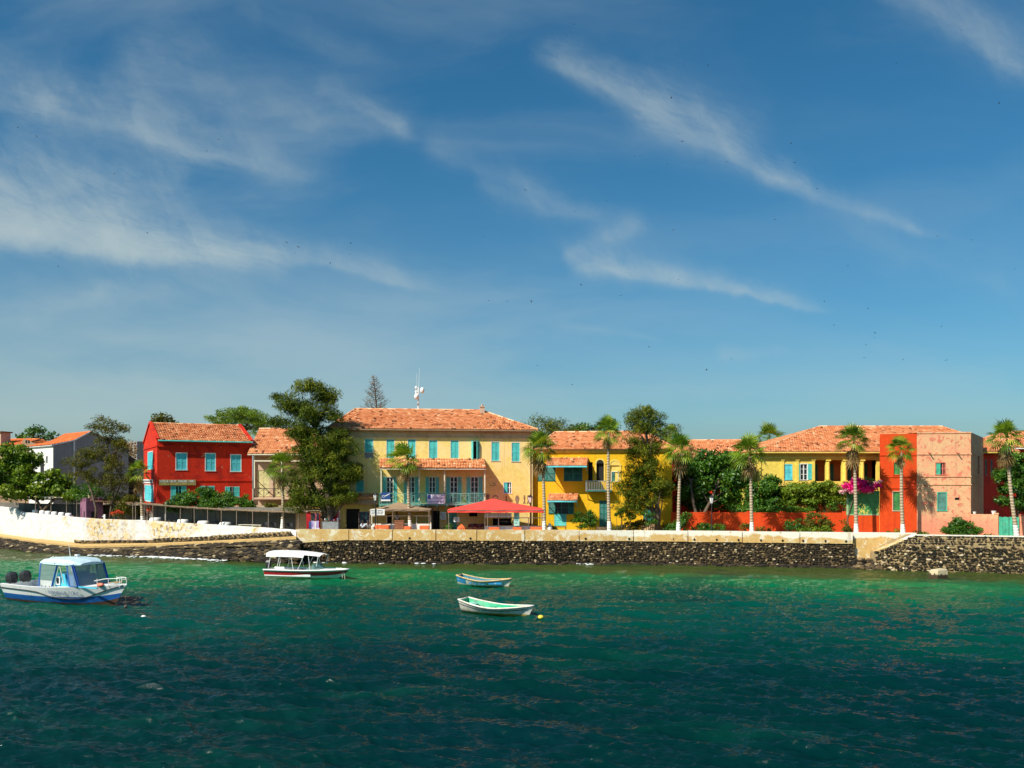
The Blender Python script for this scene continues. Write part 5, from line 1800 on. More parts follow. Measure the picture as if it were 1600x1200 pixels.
# ================================================================== garden wall, pink wall, gates
Fw = Fr(1049, 84.5, 1374, 82.8)
gw_ = Fw.empty('garden_wall', 'long orange red garden wall with low piers behind the palms', 'wall')
ztw = Fw.z(800.5, 3)
mb = MB()
mb.box(0, Fw.W, 0, .3, GZ - .2, ztw)
mb.build('masonry', M_orange, gw_)
for px in (1108, 1172, 1223, 1270, 1322):
    u = Fw.u(px); m = MB(); m.box(u - .28, u + .28, -.03, .33, ztw - .0, ztw + .12); m.box(u - .26, u + .26, -.025, -.001, GZ - .2, ztw); m.build('pier', M_orange, gw_)
Fg = Fr(1325.5, 79.2, 1377, 78.9)
gp = Fg.empty('green_panel', 'large green painted wall panel under the magenta bougainvillea', 'wall panel')
r = Fg.rect(1325.5, 1374, 767, 803)
mb = MB(); mb.box(r[0], r[1], -.02, .22, r[2], r[3])
mb.build('panel', M_green, gp)
mb = MB(); mb.box(r[0] - .12, r[1] + .1, -.03, .25, r[2] - .12, r[2]); mb.box(r[0] - .12, r[0], -.03, .25, r[2], r[3]); mb.build('frame', paint('paint_pale_green', (0.30, 0.44, 0.22), .7, .2), gp)
mb = MB(); mb.box(r[0] - .1, r[1], -.015, .35, GZ - .2, r[2] - .121); mb.build('base_wall', M_orange, gp)
m_, q_, b_, o_ = new_mat('yellow_lichen_paint'); b_.inputs['Base Color'].default_value = (.62, .52, .10, 1); b_.inputs['Roughness'].default_value = .9
rng = random.Random(6)
m = MB()
for k in range(60):
    cx = rng.gauss(Fg.u(1347.5), .22) if k < 40 else rng.gauss(Fg.u(1374), .10); cz = r[2] + abs(rng.gauss(.25, .28))
    s = rng.uniform(.02, .07); m.blob((min(cx, r[1] - .05), -.022, cz), s, .01, s * 1.4, 5, 4, .3, rng)
m.build('flaking_paint', m_, gp)
Fp = Fr(1517.5, 77.2, 1560, 76.4)
pw = Fp.empty('garden_wall', 'low peeling pink wall left of the green gate', 'wall')
ztp = Fp.z(803.5, 1)
mb = MB(); mb.box(0, Fp.W, 0, .3, GZ - .2, ztp); mb.build('masonry', M_pink, pw)
mb = MB(); mb.box(Fp.W - .35, Fp.W + .02, -.04, .34, ztp, ztp + .12); mb.build('pier_cap', M_pink, pw)
for px, s in ((1523, .14), (1553, .2)):
    m = MB(); u = Fp.u(px); m.lathe([(s * .6, 0), (s, s * 1.4), (s * 1.05, s * 1.5)], (u, .15, ztp + .002), 10); 
    o = m.build('pot', M_wpaint, pw)
Fgt = Fr(1560.5, 76.4, 1593, 75.9)
gt = Fgt.empty('gate', 'double leaf sea green wooden gate in the pink wall', 'gate')
r = Fgt.rect(1560.5, 1593, 807.5, 842); r = (r[0], r[1], GZ, r[3]); mid_ = (r[0] + r[1]) / 2
for a, b in ((r[0] + .03, mid_ - .02), (mid_ + .02, r[1] - .03)):
    m = MB(); n = 6
    for k in range(n):
        x0 = a + (b - a) * k / n; m.box(x0 + .008, x0 + (b - a) / n - .008, .02 + .004 * (k % 2), .06, r[2], r[3] - .02 * (k % 3))
    m.box(a, b, .061, .10, r[2] + .2, r[2] + .32); m.box(a, b, .061, .10, r[3] - .4, r[3] - .28)
    m.build('gate_leaf', M_gate, gt)
m = MB(); m.box(mid_ - .02, mid_ + .02, .03, .08, r[2], r[3]); m.build('gate_stile', M_black, gt)
Fq_ = Fr(1593.5, 75.9, 1700, 74.5)
pr = Fq_.empty('garden_wall', 'red pink wall end right of the green gate', 'wall')
mb = MB(); mb.box(0, Fq_.W, 0, .3, GZ - .2, Fq_.z(806, 1)); mb.build('masonry', M_pink, pr)
mb = MB(); mb.box(0, .4, -.05, .35, Fq_.z(806, 1), Fq_.z(806, 1) + .12); mb.build('pier_cap', M_salmon, pr)
# ------------------------------------------------------------------ foliage kit
def leaf_quads(C, n_out, size, aspect, rng, droop=0.0, out_bias=0.5):
    """C: (N,3) leaf centres, n_out: (N,3) outward directions; returns verts and faces"""
    N = len(C)
    nrm = rng.normal(size=(N, 3)) + n_out * out_bias * 2
    nrm /= np.linalg.norm(nrm, axis=1, keepdims=True) + 1e-9
    d = rng.normal(size=(N, 3)); d[:, 2] -= droop * 2.5
    d -= nrm * (d * nrm).sum(1, keepdims=True)
    d /= np.linalg.norm(d, axis=1, keepdims=True) + 1e-9
    w = np.cross(nrm, d)
    s = size * rng.uniform(0.6, 1.4, size=(N, 1))
    a = d * s; b = w * s * aspect
    V = np.stack([C - a * 0.5, C + b * 0.5 + a * 0.05, C + a * 0.6, C - b * 0.5 + a * 0.05], axis=1).reshape(-1, 3)
    F_ = np.arange(N * 4).reshape(N, 4)
    return V, F_


def make_crown(blobs, base, rng, clump_r=0.7, per=130, dens=1.0, size=0.22, aspect=0.5, droop=0.0, out_bias=0.5, name='crown', mat=None, parent=None, flat=1.0, shell_=0.55):
    """blobs: (centre, rx, ry, rz). Each blob is filled with leaf clumps of its own; returns clump centres"""
    Cs, Ns, Ts, cc = [], [], [], []
    dens *= 2.1; clump_r *= 1.1
    for (c, rx, ry, rz) in blobs:
        vol = rx * ry * rz
        n = max(3, int(dens * 2.2 * vol ** 0.72 / clump_r ** 1.7))
        u = rng.normal(size=(n, 3)); u /= np.linalg.norm(u, axis=1, keepdims=True)
        rr = rng.uniform(shell_, 1.0, size=(n, 1)) ** 0.8
        cen = np.array(c) + u * rr * np.array([rx, ry, rz]) * 0.92
        for k in range(n):
            r = clump_r * rng.uniform(0.55, 1.35)
            m = int(per * rng.uniform(0.6, 1.3) * (r / clump_r) ** 1.6)
            q = rng.normal(size=(m, 3)); q /= np.linalg.norm(q, axis=1, keepdims=True)
            rad_ = rng.uniform(0.15, 1.0, size=(m, 1)) ** 0.6
            off = q * rad_ * r * np.array([1.15, 1.15, 0.75 * flat])
            off[:, 2] -= droop * 0.35 * (off[:, 0] ** 2 + off[:, 1] ** 2) / r
            Cs.append(cen[k] + off)
            Ns.append(q * 0.7 + u[k] * 0.3)
            Ts.append(np.clip(0.42 + rng.normal(0, 0.10) + rng.normal(0, 0.13, size=m), 0, 1))
            cc.append(cen[k])
    C = np.concatenate(Cs) - np.array(base); Nn = np.concatenate(Ns); T = np.concatenate(Ts)
    V, F_ = leaf_quads(C, Nn, size, aspect, rng, droop, out_bias)
    np_mesh(name, V, F_, T, mat, parent)
    return np.array(cc)


def blobs_px(lst, D):
    """(column, row, half width, half height[, depth offset[, half depth]]) -> real ellipsoids at distance D"""
    out = []
    for b in lst:
        px, py, rx, rz = b[:4]
        dd = b[4] if len(b) > 4 else 0
        d = D + dd
        s = d / FPX
        ry = b[5] if len(b) > 5 else rx * s * 0.9
        out.append(((X(px, d), d, Z(py, d)), rx * s, ry, rz * s))
    return out


def tree(name, label, cat, base, blobs, seed, trunks=None, limbs=14, tr=0.28, mat=None, group=None, **kw):
    rng = np.random.default_rng(seed)
    r2 = random.Random(seed)
    base = Vector(base)
    t = thing(name, label, cat, base, 0, group)
    cc = make_crown(blobs, base, rng, mat=mat, parent=t, **kw)
    mb = MB()
    cen = Vector(np.mean([b[0] for b in blobs], axis=0)) - base
    if trunks is None:
        trunks = [[Vector((0, 0, -.2)), Vector((cen.x * .25, cen.y * .3, cen.z * .35)), Vector((cen.x * .7, cen.y * .7, cen.z * .8)), cen]]
    tips = []
    for path in trunks:
        path = [Vector(p) for p in path]
        n = len(path)
        mb.tint = .5
        mb.tube(path, [tr * (1 - .72 * k / (n - 1)) for k in range(n)], 8)
        tips.append(path)
    idx = r2.sample(range(len(cc)), min(limbs, len(cc)))
    for i in idx:
        e = Vector(cc[i]) - base
        path = min(tips, key=lambda p: min((q - e).length for q in p[1:]))
        cand = [q for q in path[1:] if q.z < e.z + .5] or [path[1]]
        st = min(cand, key=lambda q: (q - e).length)
        # start somewhere between this knot and the one before
        k = path.index(st)
        f = r2.random() * .6
        st = st.lerp(path[k - 1], f)
        mid = st.lerp(e, .5) + Vector((r2.uniform(-.3, .3), r2.uniform(-.3, .3), r2.uniform(-.1, .35)))
        r0 = tr * .36
        mb.tint = r2.uniform(.3, .7)
        mb.tube([st, mid, e], [r0, r0 * .55, r0 * .18], 5)
    mb.build('trunk', M_bark, t, True)
    return t


def gz_at(px, D):
    return GZ

# the big dark casuarina left of the guesthouse
D = 84.0
tree('casuarina_tree', 'tallest dark feathery evergreen, between the red house and the guesthouse', 'tree', (X(517, D), D, GZ),
     blobs_px([(482, 606, 26, 15), (505, 612, 18, 12), (438, 618, 14, 9), (452, 632, 26, 13), (508, 622, 24, 16), (440, 655, 16, 10), (486, 645, 38, 20), (520, 650, 14, 16), (468, 675, 26, 22), (500, 684, 44, 26), (532, 700, 26, 28), (484, 715, 34, 24), (548, 735, 22, 24), (515, 738, 44, 30, .5), (470, 755, 28, 30), (500, 776, 38, 22), (534, 772, 28, 18), (468, 785, 20, 16)], D),
     101, [[(0, 0, -.2), (-.1, 0, 2.0), (-.5, .2, 5.0), (-1.2, .3, 8.5), (-1.9, .2, 11.5)], [(-.1, 0, .5), (-.9, .3, 2.6), (-2.2, .2, 5.5), (-2.6, .1, 9.0)]], 46, .36, M_leaf_cas, clump_r=.62, per=150, dens=1.0, size=.34, aspect=.17, droop=.25, out_bias=.5, shell_=.3)
# the second casuarina
D = 83.0
tree('casuarina_tree', 'tall dark feathery evergreen in front of the ochre house, fifth trunk from the red tent', 'tree', (X(1027, D), D, GZ),
     blobs_px([(1008, 642, 22, 14), (985, 652, 16, 11), (1025, 660, 18, 14), (1008, 668, 26, 18), (998, 700, 26, 20), (1022, 692, 18, 16), (1038, 680, 10, 9), (1005, 725, 30, 18), (985, 748, 26, 20), (1022, 752, 28, 20), (978, 778, 22, 22), (1008, 775, 26, 18), (1038, 768, 18, 16), (990, 797, 18, 10)], D),
     102, [[(0, 0, -.2), (.05, 0, 2.0), (-.3, .1, 5.0), (-.9, 0, 8.0), (-1.1, 0, 10.3)], [(0, 0, 1.2), (-.8, .2, 3.2), (-2, .1, 4.6)]], 38, .3, M_leaf_cas, clump_r=.55, per=130, dens=.95, size=.32, aspect=.17, droop=.3, out_bias=.5, shell_=.3)
# airy olive tree with two bare stems at the kiosk
D = 93.4
bx, bz = X(150, D), GZ
tree('windswept_tree', 'airy olive brown tree with two bare stems behind the purple kiosk', 'tree', (bx, D, bz),
     blobs_px([(160, 662, 22, 11), (180, 672, 20, 10), (150, 672, 14, 8), (172, 692, 24, 13), (190, 700, 16, 16), (140, 706, 22, 10), (122, 722, 22, 10), (165, 716, 26, 12), (118, 742, 14, 8), (145, 742, 24, 11), (180, 735, 20, 14), (192, 755, 14, 13), (165, 758, 18, 10), (185, 780, 16, 10), (200, 775, 10, 12)], D),
     103, [[(.15, -.5, -.1), (.2, -.4, 2.0), (-.4, -.2, 3.9), (-1.2, 0, 5.4), (-1.6, 0, 6.4)], [(1.35, 0, 0), (1.6, 0, 2.2), (1.9, .1, 4.6), (1.3, 0, 7.2), (1.2, 0, 9.5)], [(1.6, 0, 2.4), (2.4, 0, 4.2), (2.6, 0, 6.0)]], 40, .15, M_leaf_dry, clump_r=.5, per=95, dens=.85, size=.26, aspect=.22, droop=-.1, out_bias=.4)
# broadleaf tree on the far left
D = 98.0
tree('broadleaf_tree', 'rounded yellow green broadleaf tree at the left edge above the pergola', 'tree', (X(68, D), D, GZ),
     blobs_px([(18, 712, 30, 18), (42, 722, 22, 16), (0, 738, 32, 22), (-30, 725, 30, 24), (36, 745, 24, 14), (60, 768, 36, 12), (20, 768, 34, 12), (92, 762, 22, 12), (72, 750, 20, 8), (115, 775, 20, 9), (86, 742, 14, 6), (104, 752, 16, 6)], D),
     104, [[(0, 0, -.2), (-.2, 0, 1.8), (-.8, 0, 3.0), (-2.4, 0, 4.6), (-4, 0, 6.2)], [(-.1, 0, 1.5), (1.2, 0, 3.0), (2.4, 0, 3.8)]], 30, .2, M_leaf_yel, clump_r=.62, per=85, dens=.85, size=.34, aspect=.62, out_bias=.8)
# trees behind the roofs
def back_tree(label, px, D, lst, seed, mat, base_px=None, **kw):
    k = dict(clump_r=.9, per=110, dens=.8, size=.36, aspect=.5, out_bias=.7)
    k.update(kw)
    tree('background_tree', label, 'tree', (X(base_px or px, D), D, GZ), blobs_px(lst, D), seed, None, 12, .3, mat, 'trees standing behind the houses', **k)
back_tree('small green treetop behind the brown house at the far left', 58, 132, [(56, 680, 22, 13), (40, 686, 12, 8), (72, 684, 13, 9)], 110, M_leaf_broad)
back_tree('thin greyish treetop behind the roof of the red house', 256, 130, [(250, 656, 13, 7), (268, 654, 10, 8), (240, 662, 10, 5)], 111, M_leaf_dry, dens=.6)
back_tree('flat topped bright green acacia between the red house and the tall evergreen', 375, 125, [(368, 645, 34, 9, 0, 4), (350, 656, 28, 8, 0, 4), (395, 650, 26, 11, 0, 4), (385, 662, 36, 9, 0, 4), (418, 662, 18, 8, 0, 3), (338, 662, 14, 5, 0, 3), (425, 684, 24, 16, -6), (405, 676, 20, 10, -3)], 112, M_leaf_yel, clump_r=.8, per=130, size=.26, aspect=.35, flat=.6)
back_tree('light olive bushy treetops between guesthouse and ochre house', 862, 112, [(850, 662, 18, 15), (878, 668, 22, 12), (832, 668, 14, 9), (905, 672, 20, 9), (862, 685, 34, 12), (842, 690, 20, 14)], 113, M_leaf_cas, size=.34, aspect=.2, droop=.1, dens=1.1)
back_tree('low dark green crown behind the left half of the ochre roof', 928, 114, [(928, 668, 20, 7), (945, 668, 16, 7), (915, 674, 20, 7)], 114, M_leaf_broad)
back_tree('pale thin tree top right of the second tall evergreen', 1046, 104, [(1040, 676, 12, 9), (1050, 668, 8, 6), (1034, 690, 14, 10)], 115, M_leaf_cas, size=.3, aspect=.2, dens=.7)
# dense garden trees behind the red wall
D = 88.0
tree('ficus_tree', 'dense dark green garden tree with forked trunk left of the lemon villa', 'tree', (X(1098, D - 1), D - 1, GZ),
     blobs_px([(1095, 722, 30, 18), (1125, 716, 26, 14), (1152, 724, 22, 15), (1078, 740, 24, 18), (1112, 745, 34, 20), (1146, 748, 26, 18), (1130, 770, 26, 16), (1084, 768, 24, 14), (1104, 785, 18, 10), (1160, 745, 16, 20)], D),
     120, [[(-.6, -1, -.1), (0, -.8, 1.8), (.9, -.3, 3.4), (1.6, 0, 5)], [(-.4, -1, .4), (-1, -.6, 2.6), (-1.2, 0, 5)]], 26, .24, M_leaf_broad, clump_r=.62, per=140, dens=1.15, size=.26, aspect=.6, out_bias=.8)
D = 95.0  # tree added to darken and cover the bright red wall behind
tree('background_tree', 'shadowy green tree filling the gap behind the dense forked garden tree', 'tree', (X(1110, D), D, GZ),
     blobs_px([(1075, 750, 22, 26), (1105, 745, 26, 26), (1140, 745, 26, 28), (1165, 755, 16, 28), (1085, 780, 24, 16), (1125, 782, 26, 14), (1155, 785, 18, 12)], D),
     124, None, 10, .2, M_leaf_broad, 'trees standing behind the houses', clump_r=.8, per=120, dens=1.0, size=.34, aspect=.6, out_bias=.8)
D = 86.5
tree('garden_tree', 'rounded green garden tree under the left corner of the lemon villa', 'tree', (X(1200, D), D, GZ),
     blobs_px([(1206, 757, 20, 12), (1185, 768, 20, 12), (1214, 775, 22, 14), (1176, 784, 20, 12), (1198, 790, 24, 10)], D),
     121, None, 16, .18, M_leaf_broad, clump_r=.5, per=140, dens=1.2, size=.24, aspect=.55, out_bias=.8)
D = 86.0
tree('garden_tree', 'spreading bright green garden tree below the columned loggia', 'tree', (X(1290, D), D, GZ),
     blobs_px([(1245, 768, 22, 11), (1270, 765, 24, 11), (1296, 765, 24, 12), (1312, 775, 12, 12), (1232, 784, 22, 10), (1262, 786, 24, 9), (1290, 778, 20, 8)], D),
     122, [[(0, 0, -.1), (.1, 0, 1.6), (-.2, 0, 2.6), (0, 0, 3.4)], [(0, 0, .8), (-.8, 0, 2.2), (-2.0, 0, 3)]], 24, .13, M_leaf_yel, clump_r=.46, per=130, dens=1.1, size=.22, aspect=.5, out_bias=.8)
D = 80.5
tree('ficus_tree', 'dark green tree behind the gate at the right edge', 'tree', (X(1592, D), D, GZ),
     blobs_px([(1592, 722, 20, 16), (1605, 745, 26, 22), (1572, 752, 15, 20), (1584, 775, 18, 18), (1560, 742, 6, 9), (1620, 730, 24, 26), (1610, 785, 24, 20), (1568, 782, 5, 10)], D),
     123, None, 20, .2, M_leaf_broad, clump_r=.5, per=150, dens=1.25, size=.2, aspect=.55, out_bias=.9)

# bare Norfolk pine behind the roof
D = 112.0
ar = thing('bare_pine', 'nearly leafless conical pine behind the guesthouse roof', 'tree', (X(588, D), D, GZ))
r_ = random.Random(4)
s = D / FPX
top = Z(586, D) - GZ
mb = MB(); mb.tint = .45
lean = Vector((-.35, 0, 0))
mb.tube([(0.6, 0, 0), (.3, 0, top * .5), (0, 0, top * .8), (-.35, 0, top)], [.3, .2, .1, .03], 7)
mb.build('trunk', M_bark, ar, True)
mb = MB()
k = 0
z = top - .4
while z > top - 5.6:
    f = (top - z) / 4.6
    L = .22 + 1.75 * min(1, f) ** .9
    for j in range(6):
        a = r_.uniform(0, 2 * PI)
        Lj = L * r_.uniform(.7, 1.1)
        p0 = Vector((-.35 + .35 * (top - z) / (top * .2) if z > top * .8 else 0, 0, z))
        d = Vector((math.cos(a), math.sin(a), .35))
        p1 = p0 + d * Lj * .55; p2 = p0 + d * Lj + Vector((0, 0, .14 * Lj))
        mb.tint = r_.uniform(.5, 1)
        mb.tube([p0, p1, p2], [.03, .022, .012], 4, False)
        for q in range(int(2 + Lj * 4)):
            t = r_.uniform(.25, 1)
            b = p0.lerp(p2, t)
            e = b + Vector((r_.uniform(-.22, .22), r_.uniform(-.22, .22), r_.uniform(.02, .26)))
            mb.tube([b, e], [.016, .008], 3, False)
    z -= r_.uniform(.2, .32)
mb.build('branches', M_bark, ar)


# ------------------------------------------------------------------ palms
def palm(label, px_b, px_t, py_t, D, seed, py_b=None, zb=GZ, n=34, R=1.5, skirt=26, tr=.17, wind=-.12, up=1.0, green=1.0):
    r = random.Random(seed)
    base = Vector((X(px_b, D), D, zb))
    top = P(px_t, py_t, D) - base
    t = thing('fan_palm', label, 'palm tree', base, 0, 'fan palms along the waterfront')
    mb = MB()
    H_ = top.z
    bend = r.uniform(-.12, .12)
    pts = [Vector((top.x * f + bend * math.sin(PI * f), .1 * math.sin(PI * f), H_ * f)) for f in [k / 12 for k in range(13)]]
    rr = [tr * (1.5 - .5 * min(1, f * 6)) * (1 - .35 * f) for f in [k / 12 for k in range(13)]]
    pts[0].z = -.15
    mb.tube(pts[:-1] + [pts[-1] - Vector((0, 0, .32))], rr, 10)
    mb.build('trunk', M_palmtrunk, t, True)
    hub = pts[-1]
    def frond(m, dirv, pet, fanr, droop, nseg=13, spread=125, fold=.0):
        d = dirv.normalized()
        side = d.cross(Vector((0, 0, 1)))
        if side.length < .1: side = Vector((1, 0, 0))
        side.normalize()
        nrm = side.cross(d).normalized()
        roll = r.uniform(-.5, .5)
        side, nrm = side * math.cos(roll) + nrm * math.sin(roll), nrm * math.cos(roll) - side * math.sin(roll)
        p1 = hub + d * pet * .55 + Vector((wind * pet * .3, 0, -.02)); p2 = hub + d * pet + Vector((wind * pet, 0, -droop * .22))
        m.bar(hub + d * .05, p1, .035, .02); m.bar(p1, p2, .03, .018)
        d2 = (p2 - p1).normalized()
        tn0 = min(1, max(0, r.gauss(.52, .2)))
        for k in range(nseg):
            a = rad(-spread + 2 * spread * k / (nseg - 1)) * .92
            L = fanr * (.62 + .38 * math.cos(a * .62)) * r.uniform(.85, 1.05)
            u = (d2 * math.cos(a) + side * math.sin(a)).normalized()
            w = u.cross(nrm).normalized() * (.048 * fanr)
            q1 = p2 + u * L * .5 + nrm * .03 + Vector((wind * .12, 0, -.05 * L * droop))
            q2 = p2 + u * L + Vector((wind * .42 * L, 0, -(.06 + .34 * droop) * L))
            m.tint = min(1, max(0, tn0 + r.uniform(-.12, .12)))
            a0 = m.av(p2); a1 = m.av(q1 - w); a2 = m.av(q1 + w); a3 = m.av(q2)
            m.face((a0, a1, a2)); m.face((a1, a3, a2))
    live = MB(); dead = MB()
    n = int(n * .9)
    for k in range(n):
        f = (k + .5) / n
        az = k * 2.39996 + r.uniform(-.3, .3)
        el = rad(84 - 112 * f ** 1.1 + r.uniform(-9, 9))
        d = Vector((math.cos(az) * math.cos(el), math.sin(az) * math.cos(el), math.sin(el) * up))
        frond(live, d, R * r.uniform(.42, .62), R * r.uniform(.50, .66), .15 + .75 * f, 13, 110)
    s = D / FPX
    ns = int(skirt * .8)
    for k in range(ns):
        az = r.uniform(0, 2 * PI)
        d = Vector((math.cos(az) * .32, math.sin(az) * .32, -1))
        hub = pts[-1] - Vector((0, 0, r.uniform(0, skirt * s * .45)))
        frond(dead, d, R * r.uniform(.2, .4), R * r.uniform(.35, .6), .9, 8, 70)
    live.build('green_fronds', M_leaf_palm, t)
    if ns: dead.build('dead_fronds', M_leaf_dead, t)
    return t


palm('fan palm with swept fronds in front of the guesthouse balcony, between both café terraces', 641.5, 638, 718, 83.0, 1, n=36, R=1.8, skirt=24, wind=-.35)
palm('fan palm at the right corner of the guesthouse, beside the red tent', 850, 846, 700, 81.5, 2, n=40, R=1.75, skirt=38)
palm('tall fan palm before the arched loggia of the ochre house', 952.5, 951, 672, 80.5, 3, n=36, R=1.5, skirt=26)
palm('fan palm just right of the second tall evergreen', 1060, 1065, 702, 79.8, 4, n=38, R=1.75, skirt=26)
palm('fan palm before the middle of the red garden wall', 1175, 1172, 708, 79.2, 5, n=40, R=1.8, skirt=26)
palm('fan palm before the green panel and the magenta bloom', 1338, 1334, 688, 76.4, 6, n=36, R=1.65, skirt=34)
palm('fan palm before the orange red block', 1411.5, 1409, 702, 75.6, 7, n=30, R=1.35, skirt=18)
palm('fan palm at the green gate near the right edge', 1590, 1573, 684, 73.6, 8, n=34, R=1.7, skirt=44)
palm('small fan palm left of the red house gable', 223, 219, 738, 92.8, 9, n=26, R=1.5, skirt=30, tr=.2)
palm('fan palm before the cream house, left of the tallest evergreen', 441, 442, 730, 84.8, 10, n=36, R=1.75, skirt=24)
palm('distant fan palm above the left end of the villa roof', 1203, 1202, 685, 108.0, 11, n=34, R=2.1, skirt=20, tr=.22, wind=0)
palm('distant fan palm behind the second tall evergreen', 1049, 1048, 678, 98.0, 12, n=26, R=1.3, skirt=10, wind=0)


# ------------------------------------------------------------------ bushes and climbers
def bush(label, lst, D, seed, mat, cat='bush', name='bush', group=None, z=GZ, **kw):
    k = dict(clump_r=.3, per=70, dens=1.1, size=.16, aspect=.5, out_bias=.8)
    k.update(kw)
    rng = np.random.default_rng(seed)
    bl = blobs_px([(b[0], b[1] - b[3] * .12, b[2] * 1.1, b[3] * 1.18) + tuple(b[4:]) for b in lst], D)
    bx_ = float(np.mean([b[0][0] for b in bl]))
    t = thing(name, label, cat, (bx_, D, z), 0, group)
    cc = make_crown(bl, (bx_, D, z), rng, name='foliage', mat=mat, parent=t, **k)
    mb = MB()
    r2 = random.Random(seed)
    for i in r2.sample(range(len(cc)), min(8, len(cc))):
        e = Vector(cc[i]) - Vector((bx_, D, z))
        mb.tube([(e.x * .5, 0, -.05), (e.x * .8, e.y * .5, e.z * .5), e], [.035, .025, .01], 5)
    mb.build('stem', M_bark, t)
    return t


bush('round green bush by the small door of the ochre house', [(913, 808, 15, 10), (908, 818, 12, 8), (922, 815, 10, 8)], 84, 201, M_leaf_broad)
bush('shrub with bare stems left of the second tall evergreen', [(965, 806, 9, 5), (980, 808, 10, 6), (972, 800, 7, 4)], 83.5, 202, M_leaf_broad, dens=.9)
bush('low brown green scrub at the foot of the ochre wall', [(985, 823, 14, 6), (1002, 820, 14, 7), (968, 826, 10, 4), (1040, 826, 10, 6)], 84.5, 203, M_leaf_dry)
bush('green shrub under the leaning evergreen trunk', [(1016, 812, 8, 8), (1012, 803, 7, 4)], 82.2, 204, M_leaf_broad)
bush('dark bush between the second tall evergreen and the next palm', [(1062, 822, 14, 9), (1072, 812, 10, 7), (1050, 826, 12, 6)], 82.2, 205, M_leaf_broad)
bush('spiky green plants left of the tall street lamp', [(1100, 826, 12, 6), (1118, 827, 14, 5), (1088, 828, 8, 4)], 81.5, 206, M_leaf_broad, out_bias=.2)
bush('low brush at the foot of the third palm from the right', [(1165, 824, 8, 6), (1190, 829, 10, 4), (1205, 830, 8, 3)], 81.4, 207, M_leaf_dry)
bush('bright green bush before the red wall', [(1240, 820, 12, 9), (1232, 826, 8, 5)], 81, 208, M_leaf_broad)
bush('brown green feathery bush before the red wall', [(1277, 812, 18, 13), (1290, 822, 12, 9), (1262, 822, 12, 8)], 81.2, 209, M_leaf_dry, size=.14)
bush('low row of leafy plants along the parapet', [(1270, 829, 8, 5), (1286, 829, 9, 5), (1254, 829, 8, 4), (1300, 830, 8, 3)], 80.4, 210, M_leaf_yel)
bush('small conical bush left of the bougainvillea palm', [(1323, 822, 6, 9), (1323, 828, 8, 4)], 79.2, 211, M_leaf_dry)
bush('low green plant between two palms by the orange block', [(1402, 832, 8, 3.5), (1392, 833, 6, 3)], 77.4, 212, M_leaf_broad)
bush('low green plant at the foot of the pink corner', [(1432, 835, 8, 4), (1442, 836, 7, 3.5)], 76.6, 213, M_leaf_broad)
bush('dense rounded green bush before the pink house', [(1500, 825, 17, 11), (1487, 829, 11, 8), (1518, 829, 13, 8), (1508, 834, 20, 7)], 75.2, 214, M_leaf_broad, per=110)
bush('small bush at the roadside near the right end', [(1540, 838, 8, 3)], 75.0, 215, M_leaf_broad)
for k, (lst, lab) in enumerate((([(288, 783, 20, 12), (272, 790, 14, 8)], 'leftmost dark green bush on the terrace before the red house'), ([(318, 778, 22, 13), (330, 788, 22, 10)], 'second dark green bush on the terrace before the red house'),
                                ([(350, 780, 18, 10), (358, 788, 18, 9)], 'third dark green bush on the terrace before the red house'), ([(382, 785, 14, 9), (390, 790, 8, 7)], 'rightmost dark green bush on the terrace before the red house'))):
    bush(lab, lst, 90.6 - k * .5, 220 + k, M_leaf_broad, group='bushes before the red house', z=TZ, per=120, clump_r=.38, dens=1.2, droop=.2)
bush('green brush below the small palm by the red gable', [(205, 790, 16, 16), (190, 800, 12, 10), (218, 800, 8, 8)], 93.6, 230, M_leaf_dry, clump_r=.4)
bush('dark undergrowth behind the two bare stems', [(150, 775, 24, 10), (120, 776, 16, 8), (172, 785, 14, 12), (135, 765, 18, 8)], 97, 231, M_leaf_broad, clump_r=.5, per=100)
bush('red flowering bush under the left pergola', [(185, 800, 6, 4), (179, 803, 5, 3), (233, 796, 5, 5)], 91.5, 232, tinted('leaf_red_flower', [(0, (.4, .03, .01)), (.5, (.75, .10, .03)), (1, (.8, .3, .1))], .7), 'flowers')
bush('ivy like hedge along the top of the red garden wall', [(1180, 797, 20, 5), (1215, 797, 22, 5), (1250, 797, 20, 5), (1150, 796, 14, 5)], 84.8, 233, M_leaf_broad, 'hedge', 'hedge', clump_r=.35)
bush('green climber behind the loggia corner', [(1316, 790, 5, 6), (1300, 792, 10, 5)], 85.0, 234, M_leaf_broad)
bush('light green potted plant by the cafe door', [(700, 824, 5, 4)], 84, 235, M_leaf_broad, 'plant')
bush('dark green plant at the foot of the palm beside the red tent', [(861, 824, 6, 4)], 84, 236, M_leaf_broad, 'plant')
bush('scrub on the terrace at the foot of the cream house', [(425, 792, 12, 4), (450, 790, 8, 5)], 90, 237, M_leaf_dry, z=TZ)
# bougainvillea
rng = np.random.default_rng(9)
bv = thing('bougainvillea', 'magenta and pale pink bougainvillea spilling over the green panel', 'bougainvillea', (X(1345, 79), 79, GZ))
make_crown(blobs_px([(1345, 758, 20, 8), (1327, 762, 14, 6), (1362, 760, 14, 8), (1340, 754, 12, 5), (1350, 763, 20, 5)], 78.9), (X(1345, 79), 79, GZ), rng, clump_r=.32, per=110, dens=1.5, size=.13, aspect=.8, out_bias=.8, name='blossom', mat=M_bloom, parent=bv)
